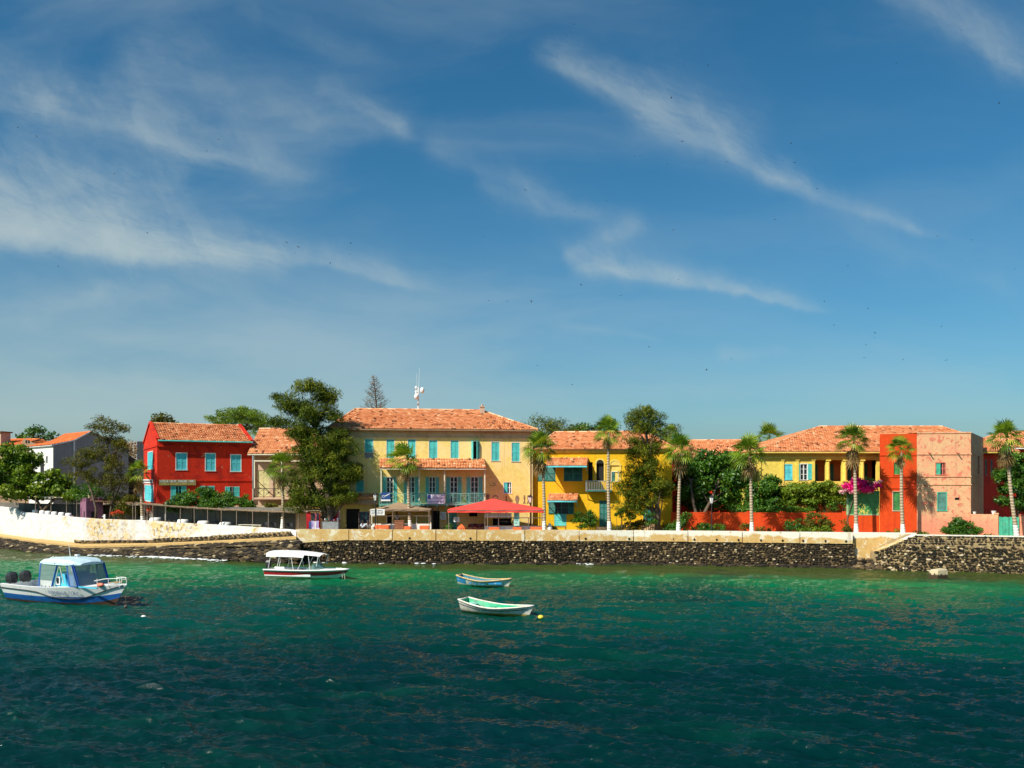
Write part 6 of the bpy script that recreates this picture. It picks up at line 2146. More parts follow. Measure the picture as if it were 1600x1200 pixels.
# paler fringe round the mass
rng2 = np.random.default_rng(10)
M_bloom_pale = tinted('bougainvillea_pale', [(0, (.62, .12, .25)), (.5, (.78, .45, .45)), (1, (.82, .74, .62))], .7)
make_crown(blobs_px([(1318, 766, 8, 4), (1364, 756, 8, 3), (1330, 768, 14, 2), (1360, 768, 10, 2), (1372, 752, 5, 3)], 78.7), (X(1345, 79), 79, GZ), rng2, clump_r=.22, per=70, dens=1.0, size=.12, aspect=.8, out_bias=.8, name='pale_blossom', mat=M_bloom_pale, parent=bv)
make_crown(blobs_px([(1335, 766, 20, 5), (1322, 772, 10, 6), (1352, 752, 16, 3)], 79.2), (X(1345, 79), 79, GZ), rng2, clump_r=.3, per=60, dens=.8, size=.14, aspect=.6, out_bias=.8, name='leaves', mat=M_leaf_broad, parent=bv)
mb = MB(); mb.tube([(-.9, .2, -.1), (-1.1, .2, 1.6), (-.6, 0, 3.6)], [.08, .06, .03], 6); mb.build('stem', M_bark, bv)
# ------------------------------------------------------------------ people
def person(label, loc, rz, pose, skin_c, top_m, leg_m, h=1.72, seed=0):
    """one continuous skinned body; clothing and hair are children"""
    t = thing('person', label, 'person', loc, rz)
    k = h / 1.75
    if pose == 'stand':
        J = {'pel': (0, 0, .95), 'wai': (0, 0, 1.10), 'che': (0, -.01, 1.32), 'nec': (0, 0, 1.48), 'hd0': (0, -.01, 1.56), 'hd1': (0, -.015, 1.66), 'hd2': (0, -.01, 1.72),
             'lh': (.09, 0, .92), 'lk': (.11, -.03, .50), 'la': (.12, .01, .08), 'lf': (.13, -.15, .04), 'rh': (-.09, 0, .92), 'rk': (-.10, -.06, .50), 'ra': (-.12, .03, .08), 'rf': (-.14, -.12, .04),
             'ls': (.19, 0, 1.42), 'le': (.24, .02, 1.14), 'lw': (.22, -.14, .92), 'rs': (-.19, 0, 1.42), 're': (-.26, -.02, 1.15), 'rw': (-.18, -.22, 1.02)}
    else:
        J = {'pel': (0, 0, .50), 'wai': (0, -.02, .64), 'che': (0, -.06, .86), 'nec': (0, -.07, 1.01), 'hd0': (0, -.09, 1.09), 'hd1': (0, -.10, 1.19), 'hd2': (0, -.09, 1.25),
             'lh': (.10, -.02, .48), 'lk': (.15, -.44, .50), 'la': (.15, -.42, .08), 'lf': (.16, -.57, .04), 'rh': (-.10, -.02, .48), 'rk': (-.15, -.44, .50), 'ra': (-.16, -.38, .08), 'rf': (-.17, -.53, .04),
             'ls': (.19, -.05, .95), 'le': (.24, -.14, .70), 'lw': (.12, -.34, .60), 'rs': (-.19, -.05, .95), 're': (-.24, -.14, .70), 'rw': (-.12, -.34, .60)}
    R = dict(pel=.125, wai=.115, che=.135, nec=.055, hd0=.065, hd1=.088, hd2=.06, lh=.088, lk=.058, la=.038, lf=.032, ls=.058, le=.042, lw=.026)
    E = [('pel', 'wai'), ('wai', 'che'), ('che', 'nec'), ('nec', 'hd0'), ('hd0', 'hd1'), ('hd1', 'hd2'), ('pel', 'lh'), ('lh', 'lk'), ('lk', 'la'), ('la', 'lf'), ('pel', 'rh'), ('rh', 'rk'), ('rk', 'ra'), ('ra', 'rf'),
         ('che', 'ls'), ('ls', 'le'), ('le', 'lw'), ('che', 'rs'), ('rs', 're'), ('re', 'rw')]
    V = {n: Vector(p) for n, p in J.items()}
    rad_ = {n: R.get(n, R.get('l' + n[1:], .05)) for n in V}
    for sd, w, e in (('l', 'lw', 'le'), ('r', 'rw', 're')):
        d = (V[w] - V[e]).normalized()
        sx = Vector((1 if sd == 'l' else -1, 0, 0)); sx = (sx - d * sx.dot(d)).normalized(); up_ = d.cross(sx)
        V[w + 'p'] = V[w] + d * .07; rad_[w + 'p'] = .030; E.append((w, w + 'p'))
        for j in range(4):
            a = V[w + 'p'] + up_ * (-.03 + .02 * j) + d * .015; L = (.055, .068, .064, .05)[j]
            b = a + d * L * .6 - sx * .006; c = b + d * L * .5 - sx * .018
            for q, p, r in ((0, a, .0095), (1, b, .009), (2, c, .0075)): V[f'{w}{j}{q}'] = p; rad_[f'{w}{j}{q}'] = r
            E += [(w + 'p', f'{w}{j}0'), (f'{w}{j}0', f'{w}{j}1'), (f'{w}{j}1', f'{w}{j}2')]
        a = V[w] + d * .03 + up_ * -.04; b = a + d * .035 - up_ * .012
        V[w + 't0'] = a; V[w + 't1'] = b; rad_[w + 't0'] = .011; rad_[w + 't1'] = .009; E += [(w, w + 't0'), (w + 't0', w + 't1')]
    def skinned(names, edges, scale, add, name, mat, only=None, sub=2):
        me = bpy.data.meshes.new(name)
        ids = {n: i for i, n in enumerate(names)}
        me.from_pydata([V[n] * k for n in names], [(ids[a], ids[b]) for a, b in edges if a in ids and b in ids], [])
        o = bpy.data.objects.new(name, me); COL.objects.link(o); o.parent = t
        sk = o.modifiers.new('skin', 'SKIN'); sk.use_smooth_shade = True
        lay = me.skin_vertices[0].data if len(me.skin_vertices) else None
        if lay is None:
            me.update()
            bpy.context.view_layer.update()
            lay = me.skin_vertices[0].data
        for n in names:
            r = (rad_[n] * scale + add) * k
            lay[ids[n]].radius = (r, r * (.78 if n in ('che', 'wai', 'pel') else 1))
        lay[ids[names[0]]].use_root = True
        ss = o.modifiers.new('sub', 'SUBSURF'); ss.levels = 1; ss.render_levels = sub
        me.materials.append(mat)
        return o
    M_skin = paint('skin_%d' % seed, skin_c, .6, .05)
    names = list(V)
    body = skinned(names, E, 1, 0, 'body', M_skin, sub=1)
    # clothing: slightly larger skins over torso and limbs
    skinned(['che', 'wai', 'pel', 'ls', 'rs', 'le', 're'], [('che', 'wai'), ('wai', 'pel'), ('che', 'ls'), ('ls', 'le'), ('che', 'rs'), ('rs', 're')], 1.12, .012, 'shirt', top_m, sub=1)
    skinned(['pel', 'lh', 'lk', 'la', 'rh', 'rk', 'ra'], [('pel', 'lh'), ('lh', 'lk'), ('lk', 'la'), ('pel', 'rh'), ('rh', 'rk'), ('rk', 'ra')], 1.12, .010, 'trousers', leg_m, sub=1)
    hc = V['hd1'] * k
    m = MB(); m.blob(hc + Vector((0, .022, .035)), .092 * k, .10 * k, .085 * k, 10, 7); m.build('hair', M_black, t, True)
    m = MB()
    m.prism([hc + Vector((-.014, -.083, -.02)), hc + Vector((.014, -.083, -.02)), hc + Vector((.004, -.085, .025))], (0, -.022, -.006))
    for sx in (-1, 1): m.blob(hc + Vector((sx * .085, .0, .0)), .014, .02, .03, 6, 5)
    m.build('nose_and_ears', M_skin, t, True)
    m = MB()
    for sx in (-1, 1): m.blob(hc + Vector((sx * .032, -.082, .015)), .012, .008, .008, 6, 5)
    m.box(hc.x - .025, hc.x + .025, hc.y - .088, hc.y - .078, hc.z - .05, hc.z - .044)
    m.build('eyes_and_mouth', M_black, t, True)
    return t


# ------------------------------------------------------------------ street lamps
def street_lamp(label, px, py_top, D, zb=GZ, lantern=True):
    base = Vector((X(px, D), D, zb))
    H_ = Z(py_top, D) - zb
    t = thing('street_lamp', label, 'street lamp', base, 0, 'old style street lamps')
    m = MB()
    m.lathe([(.14, 0), (.15, .12), (.09, .2), (.075, .7), (.09, .74), (.05, .8), (.042, H_ - 1.0), (.07, H_ - .97), (.05, H_ - .9), (.1, H_ - .80)], n=10)
    m.build('pole', M_black, t)
    m = MB()
    m.lathe([(.10, H_ - .80), (.20, H_ - .30), (.20, H_ - .28)], n=6)
    m.build('lantern_glass', M_wpaint, t)
    m = MB()
    m.lathe([(.24, H_ - .28), (.22, H_ - .25), (.09, H_ - .10), (.03, H_ - .07), (.02, H_)], n=6)
    for k in range(6):
        a = 2 * PI * k / 6
        m.bar((.10 * math.cos(a), .10 * math.sin(a), H_ - .80), (.205 * math.cos(a), .205 * math.sin(a), H_ - .28), .018)
    m.build('lantern_cap', M_black, t)
street_lamp('black street lamp with white lantern left of the taupe canopy', 586.5, 768.5, 82.3)
street_lamp('black street lamp rising behind the right side of the red tent', 828.5, 772.0, 84.5)
street_lamp('black street lamp before the red garden wall, right of the dark tree', 1112, 772.5, 80.6)


# ------------------------------------------------------------------ café canopies
def canopy(name, label, px0, px1, py_e, px_p, py_p, D0, D1, mat, drop=.22, posts=True, sag=.0, cat='canopy'):
    Dm = (D0 + D1) / 2
    x0, x1 = X(px0, D0), X(px1, D0)
    ze = Z(py_e, D0)
    zp = Z(py_p, Dm)
    cx = X(px_p, Dm)
    t = thing(name, label, cat, (cx, Dm, GZ))
    hd = (D1 - D0) / 2
    A = [Vector((x0 - cx, -hd, ze - GZ)), Vector((x1 - cx, -hd, ze - GZ)), Vector((x1 - cx, hd, ze - GZ)), Vector((x0 - cx, hd, ze - GZ))]
    top = Vector((0, 0, zp - GZ))
    m = MB()
    n = 8
    rr = random.Random(int(px0))
    for k in range(4):
        a, b = A[k], A[(k + 1) % 4]
        grid = []
        for i in range(n + 1):
            f = i / n
            row = []
            for j in range(n + 1):
                g_ = j / n
                p = (a.lerp(b, g_)).lerp(top, f)
                p.z -= sag * math.sin(PI * f) * (.6 + .4 * abs(2 * g_ - 1)) - .03 * math.sin(PI * g_) * sag * 6 * (1 - f)
                row.append(p)
            grid.append(row)
        m.loft(grid)
    # underside, a few millimetres below
    for k in range(4):
        m.poly([A[(k + 1) % 4] - Vector((0, 0, .012)), A[k] - Vector((0, 0, .012)), top - Vector((0, 0, .02 + sag))])
    m.build('roof_cloth', mat, t, False)
    m = MB()
    for k in range(4):
        a, b = A[k], A[(k + 1) % 4]
        N = 24
        out = (b - a).normalized().cross(Vector((0, 0, 1)))
        for i in range(N):
            p, q = a.lerp(b, i / N), a.lerp(b, (i + 1) / N)
            w0, w1 = .03 * math.sin(i * 1.3), .03 * math.sin((i + 1) * 1.3)
            m.poly([p + Vector((0, 0, -drop + w0 * .6)) + out * w0, q + Vector((0, 0, -drop + w1 * .6)) + out * w1, q, p])
    m.build('valance', mat, t)
    m = MB()
    for a in A:
        q = a * 1; q.x *= .97; q.y *= .97
        m.tube([(q.x, q.y, 0), (q.x, q.y, a.z)], .035, 8)
    m.tube([(A[0].x * .1, -hd * .97, 0), (A[0].x * .1, -hd * .97, ze - GZ)], .03, 8)
    for k in range(4): m.bar(A[k] * 1 - Vector((0, 0, .05)), A[(k + 1) % 4] - Vector((0, 0, .05)), .05)
    for k in range(4): m.bar(A[k] - Vector((0, 0, .04)), top - Vector((0, 0, .09 + sag)), .04)
    m.build('frame', M_pole, t)
    return t
canopy('party_tent', 'big bright red pyramid tent before the yellow guesthouse', 699, 849, 796.5, 770, 779, 81.4, 87.2, M_redcloth, .26, sag=.06, cat='tent')
canopy('cafe_canopy', 'taupe brown canopy over the left terrace, behind the swept palm', 577, 672, 796, 622, 784.5, 82.6, 86.5, M_taupe, .16, sag=.10)


# fenced terraces: low white panels with a glazed post and rail screen above
def terrace_screen(label, px0, px1, D0, D1, py_top, py_mid, posts_px):
    F_ = Fr(px0, D0, px1, D1)
    t = F_.empty('terrace_screen', label, 'railing')
    m = MB()
    zt, zm = F_.z(py_top, F_.W / 2), F_.z(py_mid, F_.W / 2)
    m.box(0, F_.W, -.03, .03, GZ, zm)
    m.build('low_panel', M_wpaint, t)
    m = MB()
    m.box(0, F_.W, -.03, .03, zt - .07, zt); m.box(0, F_.W, -.035, .035, zm, zm + .05)
    for p in posts_px:
        u = F_.u(p); m.box(u - .035, u + .035, -.04, .04, GZ, zt + .01)
    m.build('frame', M_cream, t)
    return t, F_
terrace_screen('white post and rail screen of the terrace under the taupe canopy', 580, 674, 83.6, 83.4, 805.5, 819, (581, 604, 651, 673))
terrace_screen('post and rail screen with white panels under the right half of the red tent', 757, 849, 82.6, 82.6, 808.5, 822.5, (757.5, 779, 802, 826, 848))

# boards
Fs = Fr(570, 82.4, 860, 82.0)
def sign(label, px0, px1, py0, py1, v, mat, ink=None, lines=2, post=False, name='sign', cat='sign', F_=None):
    F_ = F_ or Fs
    t, w, h = board(name, label, F_, px0, px1, py0, py1, v, mat, .04, None, cat)
    if ink:
        m = MB(); rr = random.Random(int(px0))
        for k in range(lines):
            a = h * .78 - 2 * h * .78 * (k + .18) / lines
            letters(m, -w + .08, w - .08, a - 2 * h / lines * .42, a, -.034, rr)
        m.build('lettering', ink, t)
    if post:
        m = MB(); m.tube([(0, .04, -h - (t.location.z - h - GZ) + .0), (0, .04, -h + .02)], .03, 8); m.build('post', M_black, t)
    return t
sign('white board with grey writing at the left corner of the taupe canopy', 579, 601, 795.5, 805, .0, M_wpaint, M_ink, 3, True)
sign('small square white sign on a post left of the red tent', 709, 718, 808, 815.5, .2, M_wpaint, M_ink, 3, True)
sign('long white banner with faint red writing under the red tent', 757, 799.5, 801.5, 808, -.1, M_wpaint, M_salmon, 2, True, 'banner')
M_tealpale = paint('paint_pale_turquoise', (0.35, .68, .60), .6)
sign('upright pale turquoise poster with dark figures under the red tent', 803, 811.5, 801, 821.5, -.2, M_tealpale, M_green_dk, 4, True, 'poster', 'poster')
sign('grey notice on the wall beside the dark doorway', 688, 697, 800, 812, 3.9, M_metal, M_ink, 4)


def table(label, px, py, D, w, cloth, group, legs=True, depth=.8):
    x = X(px, D); zt = Z(py, D)
    t = thing('cafe_table', label, 'table', (x, D, GZ), 0, group)
    H_ = zt - GZ
    m = MB(); m.box(-w / 2, w / 2, -depth / 2, depth / 2, H_ - .04, H_); m.build('tabletop', M_wood if not cloth else cloth, t)
    if cloth:
        m = MB()
        for sgn in (-1, 1):
            N = 8
            for i in range(N):
                xa, xb = -w / 2 + w * i / N, -w / 2 + w * (i + 1) / N
                m.poly([(xa, sgn * (depth / 2 + .005 + .02 * (i % 2)), H_ - .28 - .05 * ((i * 7) % 3)), (xb, sgn * (depth / 2 + .005 + .02 * ((i + 1) % 2)), H_ - .28 - .05 * (((i + 1) * 7) % 3)), (xb, sgn * (depth / 2 + .004), H_), (xa, sgn * (depth / 2 + .004), H_)])
            m.poly([(sgn * (w / 2 + .005), -depth / 2, H_ - .28), (sgn * (w / 2 + .005), depth / 2, H_ - .3), (sgn * (w / 2 + .005), depth / 2, H_), (sgn * (w / 2 + .005), -depth / 2, H_)])
        m.build('cloth', cloth, t)
    for sx in (-1, 1):
        for sy in (-1, 1):
            m = MB(); m.tube([(sx * (w / 2 - .07), sy * (depth / 2 - .07), 0), (sx * (w / 2 - .08), sy * (depth / 2 - .08), H_ - .041)], .022, 6); m.build('leg', M_pole, t)
    return t
def chair(label, x, y, z, rz, mat, group, scale=1.0):
    t = thing('chair', label, 'chair', (x, y, z), rz, group)
    m = MB()
    # moulded seat with armrests and a rounded slatted back
    m.box(-.24, .24, -.22, .22, .42, .45)
    m.build('seat', mat, t)
    m = MB()
    N = 8
    for i in range(N):
        a, b = rad(-70 + 140 * i / N), rad(-70 + 140 * (i + 1) / N)
        p = lambda t_, z_: (.27 * math.sin(t_), .06 + .2 * math.cos(t_), z_ + (.10 * math.cos(t_)))
        m.poly([p(a, .44), p(b, .44), p(b, .76), p(a, .76)]); m.poly([p(b, .44), p(a, .44), (p(a, .76)[0] * 1.1, p(a, .76)[1] + .03, p(a, .76)[2]), (p(b, .76)[0] * 1.1, p(b, .76)[1] + .03, p(b, .76)[2])])
    for s in (-1, 1): m.box(s * .27 - .03, s * .27 + .03, -.2, .14, .64, .67); m.box(s * .27 - .02, s * .27 + .02, -.2, -.16, .42, .64)
    m.build('backrest', mat, t)
    for sx in (-1, 1):
        for sy in (-1, 1):
            m = MB(); m.tube([(sx * .25, sy * .23, 0), (sx * .2, sy * .18, .42)], .02, 5); m.build('leg', mat, t)
    return t
GT = 'orange topped café tables by the parapet'
table('wide table with orange cloth at the street lamp', 597.5, 820.5, 82.4, 1.25, M_orangecloth, GT)
table('orange table at the right end of the taupe canopy terrace', 663.5, 821.5, 82.4, .85, M_orangecloth, GT)
table('small orange table just right of the brown crate', 637, 822.5, 82.2, .6, M_orangecloth, GT)
table('orange table below the white banner', 772, 824, 81.8, .95, M_orangecloth, GT)
table('orange table below the turquoise poster', 808, 824, 81.8, .8, M_orangecloth, GT)
table('orange table beside the palm at the right end of the red tent', 838, 823.5, 81.8, 1.1, M_orangecloth, GT)
table('small wooden bench table before the green door of the ochre house', 874.5, 823, 84.5, 1.3, None, GT)
rr = random.Random(12)
for k, px in enumerate((736, 742, 748, 753)):
    chair('dark red chair, number %s from the orange parasol' % ('one', 'two', 'three', 'four')[k] if False else ('dark red chair nearest the folded orange parasol', 'dark red chair second from the folded orange parasol', 'dark red chair third from the folded orange parasol', 'dark red chair nearest the white banner')[k],
          X(px, 82.6 + (k % 2) * .5), 82.6 + (k % 2) * .5, GZ + .1, rr.uniform(-.6, .6), paint('chair_maroon_%d' % k, (0.16, 0.012, 0.02), .5) if k == 0 else MATS['chair_maroon_0'], 'dark red chairs under the red tent')
# folded orange parasol lying over its stand
t = thing('parasol', 'bunched orange parasol leaning low beside the small square sign', 'parasol', (X(721, 82), 82, GZ))
m = MB()
for k in range(10):
    a = 2 * PI * k / 10
    m.tube([(0, 0, .95), (.28 * math.cos(a), .2 * math.sin(a), .62), (.46 * math.cos(a) + .05, .3 * math.sin(a), .30)], [.03, .09, .05], 5)
m.build('cloth', M_orangecloth, t, True)
m = MB(); m.tube([(0, 0, 0), (0, 0, 1.15)], .025, 6); m.lathe([(.25, 0), (.25, .06), (.05, .08)], n=10); m.build('stand', M_black, t)
# brown crate, litter bin
t = thing('crate', 'brown wooden crate standing behind the swept palm trunk', 'crate', (X(624, 82.8), 82.8, GZ))
m = MB(); w, h = 14 * 82.8 / FPX / 2, Z(813, 82.8) - GZ
m.box(-w, w, -.35, .35, 0, h - .04)
m.build('body', M_wood, t)
m = MB()
for k in range(7):
    z0 = .02 + (h - .1) * k / 7
    m.box(-w - .015, w + .015, -.372, -.3505, z0, z0 + (h - .1) / 7 - .025)
m.box(-w - .03, w + .03, -.385, .38, h - .04, h); m.build('planks', paint('wood_plank_red', (.30, .11, .05), .7, .2, 6), t)
t = thing('litter_bin', 'pale litter bin left of the wide orange table', 'bin', (X(583, 82.6), 82.6, GZ))
m = MB(); m.lathe([(.13, 0), (.17, .62), (.19, .64), (.19, .70), (.02, .74)], n=12); m.build('drum', M_cream, t, False)
m = MB(); m.lathe([(.195, .70), (.12, .80), (.02, .82)], n=12); m.build('lid', M_wpaint, t)
person('person in white shirt and dark trousers standing beneath the taupe canopy', (X(620, 84.4), 84.4, GZ + .18), .5, 'stand', (.10, .05, .03), M_wpaint, M_black, 1.86, 1)
mb = MB(); a = X(600, 84.8); mb.box(a, X(672, 84.8), 83.9, 88.0, GZ - .1, GZ + .18); mb.build('terrace_floor', M_wood)['kind'] = 'structure'
M_shirt2 = paint('shirt_pale_blue', (.55, .62, .72), .8)
person('person in pale blue shirt sitting on the left before the hanging cloths', (X(567.5, 83.2), 83.2, GZ), -.4, 'sit', (.09, .045, .03), M_shirt2, M_black, 1.66, 2)
person('person in white shirt sitting right before the hanging cloths, by the litter bin', (X(574.5, 83.4), 83.4, GZ), .5, 'sit', (.11, .055, .035), M_wpaint, M_black, 1.7, 3)
for k, (px, D, lab) in enumerate(((567.5, 83.2, 'low stool under the left seated person'), (574.5, 83.4, 'low stool under the right seated person'))):
    t = thing('stool', lab, 'stool', (X(px, D), D, GZ), 0, 'low stools')
    m = MB(); m.lathe([(.17, .34), (.18, .36), (.18, .385)], n=12); m.build('seat', M_wood, t)
    for j in range(3):
        a = 2 * PI * j / 3; m = MB(); m.tube([(.15 * math.cos(a), .15 * math.sin(a), 0), (.1 * math.cos(a), .1 * math.sin(a), .34)], .018, 5); m.build('leg', M_wood, t)

# ------------------------------------------------------------------ market stalls below the big evergreen
D = 84.0
t = thing('clothing_stall', 'market stall hung with red, blue and white cloths beneath the tallest evergreen', 'market stall', (X(491, D), D, GZ))
s = D / FPX
x0, x1 = -9.5 * s, 11.5 * s
H_ = Z(799, D) - GZ
m = MB()
for x in (x0, x1):
    for y in (-.5, .5): m.tube([(x, y, 0), (x, y, H_)], .03, 6)
m.bar((x0, -.5, H_), (x1, -.5, H_), .05); m.bar((x0, .5, H_), (x1, .5, H_), .05); m.bar((x0, -.5, 1.1), (x1, -.5, 1.1), .04)
m.build('frame', M_pole, t)
m = MB(); m.loft([[(x0 - .1, -.75, H_ - .02), (x0 + .4, -.75, H_ + .08), (x1 - .1, -.75, H_ + .1), (x1 + .1, -.75, H_ - .05)], [(x0 - .1, .6, H_ + .12), (x0 + .4, .6, H_ + .25), (x1 - .1, .6, H_ + .22), (x1 + .1, .6, H_ + .1)]]); m.build('roof_cloth', M_tan, t)
cl_m = [paint('cloth_red', (.50, .012, .02), .9), paint('cloth_blue', (.03, .09, .26), .9), paint('cloth_lilac', (.50, .38, .68), .9), paint('cloth_white', (.78, .74, .80), .9), paint('cloth_pink', (.65, .16, .2), .9), paint('cloth_dark', (.03, .025, .04), .9), paint('cloth_green', (.03, .18, .10), .9)]
rr = random.Random(5)
def hang(x, y, z1, z0, w, mat, parent, name='hanging_cloth'):
    m = MB(); N = 6
    for i in range(N):
        a, b = x - w / 2 + w * i / N, x - w / 2 + w * (i + 1) / N
        ya, yb = y + .04 * math.sin(i * 2.1), y + .04 * math.sin((i + 1) * 2.1)
        za = z0 + .06 * math.sin(i * 1.7 + x * 5); zb_ = z0 + .06 * math.sin((i + 1) * 1.7 + x * 5)
        m.poly([(a, ya, za), (b, yb, zb_), (b, y + .3 * (yb - y), z1), (a, y + .3 * (ya - y), z1)])
        m.poly([(b, yb + .02, zb_), (a, ya + .02, za), (a, y + .02, z1), (b, y + .02, z1)])
    m.build(name, mat, parent)
for x, z1, z0, w, k in ((-.50, H_ * .92, .1, .22, 0), (-.36, H_ * .98, .7, .3, 0), (-.22, 1.15, .1, .26, 1), (-.02, 1.2, .35, .3, 2), (.0, H_ * .95, 1.2, .3, 5), (.2, 1.15, .3, .28, 3), (.22, H_ * .96, 1.2, .24, 4), (.42, 1.2, .32, .28, 2), (.45, H_ * .95, 1.15, .26, 5), (.1, .6, .05, .5, 3), (.45, .55, .1, .34, 3), (.6, H_ * .9, .5, .14, 0), (.08, 1.5, 1.1, .14, 6)):
    hang(x, -.56 - .03 * rr.random() - (.05 if z1 < 1.3 else 0), z1, z0, w, cl_m[k], t)
t = thing('market_counter', 'grey market counter with small wares right of the cloth stall', 'market stall', (X(517, D), D, GZ))
w = 13 * s; hc = Z(813.5, D) - GZ
m = MB(); m.box(-w, w, -.4, .4, 0, hc - .04); m.build('front', M_metal, t)
m = MB(); m.box(-w - .05, w + .05, -.45, .45, hc - .04, hc); m.build('counter_top', M_wood, t)
for k in range(9):
    m = MB(); x = -w + .1 + (2 * w - .2) * k / 8
    if k % 2: m.lathe([(.05, 0), (.08, .12), (.05, .2), (.03, .22)], (x, -.2, hc + .001), 8)
    else: m.box(x - .06, x + .06, -.3, -.1, hc + .001, hc + .16 + .05 * (k % 3))
    m.build('ware', cl_m[(k * 3) % 7], t)
m = MB()
for x in (-w, w): m.tube([(x, .35, 0), (x, .35, H_ + .1)], .04, 6)
m.box(-w, w, .33, .37, H_ - .05, H_ + .02); m.build('back_frame', M_cream, t)
for x, k, z0, wd in ((-.45, 5, 1.25, .3), (-.1, 6, 1.3, .26), (.35, 0, 1.2, .36), (.62, 4, 1.25, .2)):
    m = MB(); m.box(x - wd / 2, x + wd / 2, .30, .325, z0, H_ - .1); m.build('picture', cl_m[k], t)
t = thing('textile_rack', 'dark teal cloths hung beside the black doorway of the guesthouse', 'clothes rack', (X(569, 84.8), 84.8, GZ))
m = MB(); m.tube([(-.5, 0, 0), (-.5, 0, 2.0)], .025, 6); m.tube([(.5, 0, 0), (.5, 0, 2.0)], .025, 6); m.tube([(-.5, 0, 2.0), (.5, 0, 2.0)], .02, 6); m.build('frame', M_pole, t)
M_ct = paint('cloth_teal_dark', (.015, .07, .08), .9, .3, 6)
for k in range(5): hang(-.4 + k * .2, .0, 1.98, .5 + .1 * (k % 2), .2, M_ct if k % 2 else cl_m[5], t)
t = thing('column', 'pale square post carrying the beam left of the black doorway', 'post', (X(531, 85), 85, GZ))
m = MB(); m.box(-.11, .11, -.11, .11, 0, 2.0); m.build('shaft', M_yel_main, t); m = MB(); m.box(-.15, .15, -.15, .15, 2.0, 2.1); m.build('cap', M_frieze, t)
# booth at the left end of the stalls
t = thing('booth', 'narrow ochre booth between the pergola end and the cloth stall', 'booth', (X(473, 86), 86, GZ))
m = MB(); m.box(-.55, .55, -.5, .5, 0, 1.95); m.build('body', M_frieze, t)
m = MB(); m.loft([[(-.75, -.7, 1.95), (.7, -.7, 1.95)], [(-.75, .6, 2.25), (.7, .6, 2.25)]]); m.loft([[(-.75, -.7, 1.95), (-.75, .6, 2.25)], [(-.75, -.7, 1.90), (-.75, .6, 2.2)]]); m.build('roof', M_straw, t)

# ------------------------------------------------------------------ long pergola above the white wall
def pergola(label, pts, D_in, npost, matm, back=True, thick=.07):
    """pts: (column, row, distance) of the front roof edge"""
    P0 = [P(*p) for p in pts]
    t = thing('pergola', label, 'pergola', (P0[0].x, P0[0].y, GZ))
    b = Vector((P0[0].x, P0[0].y, GZ))
    m = MB()
    r = random.Random(int(pts[0][0]) + 5)
    f, bk_, fu = [], [], []
    N = 30
    Ltot = P0[-1] - P0[0]
    for i in range(N + 1):
        q = i / N * (len(P0) - 1); k = min(int(q), len(P0) - 2)
        p = P0[k].lerp(P0[k + 1], q - k) - b
        w = r.uniform(-.05, .05)
        f.append(p + Vector((0, -.1 + w, w * .6))); bk_.append(p + Vector((.4, D_in, -.06 * D_in / 2 + r.uniform(-.02, .02)))); fu.append(p + Vector((0, -.1 + w, -thick)))
    m.loft([fu, f, bk_], flip=True)
    m.loft([[x - Vector((0, 0, thick)) for x in f], [x - Vector((0, 0, thick)) for x in bk_]])
    m.build('roof_matting', matm, t)
    for i in range(npost):
        q = i / (npost - 1) * (len(P0) - 1); k = min(int(q), len(P0) - 2)
        p = P0[k].lerp(P0[k + 1], q - k) - b
        m = MB(); m.tube([(p.x, p.y, 0), (p.x + r.uniform(-.05, .05), p.y, p.z - .05)], .045, 6); m.build('post', M_pole, t)
        if i % 2 == 0:
            m = MB(); m.tube([(p.x + .5, p.y + D_in * .8, 0), (p.x + .5, p.y + D_in * .8, p.z)], .05, 6); m.build('post', M_pole, t)
    m = MB()
    for k in range(len(P0) - 1): m.tube([P0[k] - b - Vector((0, -.02, .1)), P0[k + 1] - b - Vector((0, -.02, .1))], .05, 6)
    m.build('beam', M_pole, t)
    return t
pergola('long low pergola roofed with straw matting below the red house', [(212, 785.5, 91.2), (245, 788.5, 89.8), (300, 792.5, 88.0), (350, 795.5, 86.6), (410, 798, 85.0), (466, 800, 83.8)], 2.2, 13, M_straw)
pergola('low shade roof of thin poles behind the purple kiosk, at the left', [(0, 776, 103), (60, 778.5, 99), (120, 780, 96.6), (165, 783, 94.2), (208, 785, 92.4)], 3.0, 7, M_wood)
t = thing('shade_roof', 'pale straw shade roof on posts left of the purple kiosk', 'shade roof', (X(90, 98), 98, GZ))
s = 98 / FPX
z_ = Z(776.5, 98) - GZ
m = MB(); m.loft([[(-28 * s, -1.2, z_ + .12), (24 * s, -1.2, z_ - .02)], [(-22 * s, 1.8, z_ + .36), (26 * s, 1.8, z_ + .24)]]); m.loft([[(-28 * s, -1.2, z_ + .02), (24 * s, -1.2, z_ - .12)], [(-28 * s, -1.2, z_ + .12), (24 * s, -1.2, z_ - .02)]]); m.loft([[(24 * s, -1.2, z_ - .1), (-28 * s, -1.2, z_ + .04)], [(26 * s, 1.8, z_ + .16), (-22 * s, 1.8, z_ + .28)]])
m.build('matting', M_tan, t)
for x in (-26 * s, -2 * s, 22 * s):
    m = MB(); m.tube([(x, -1.1, 0), (x, -1.1, z_)], .05, 6); m.build('post', M_pole, t)
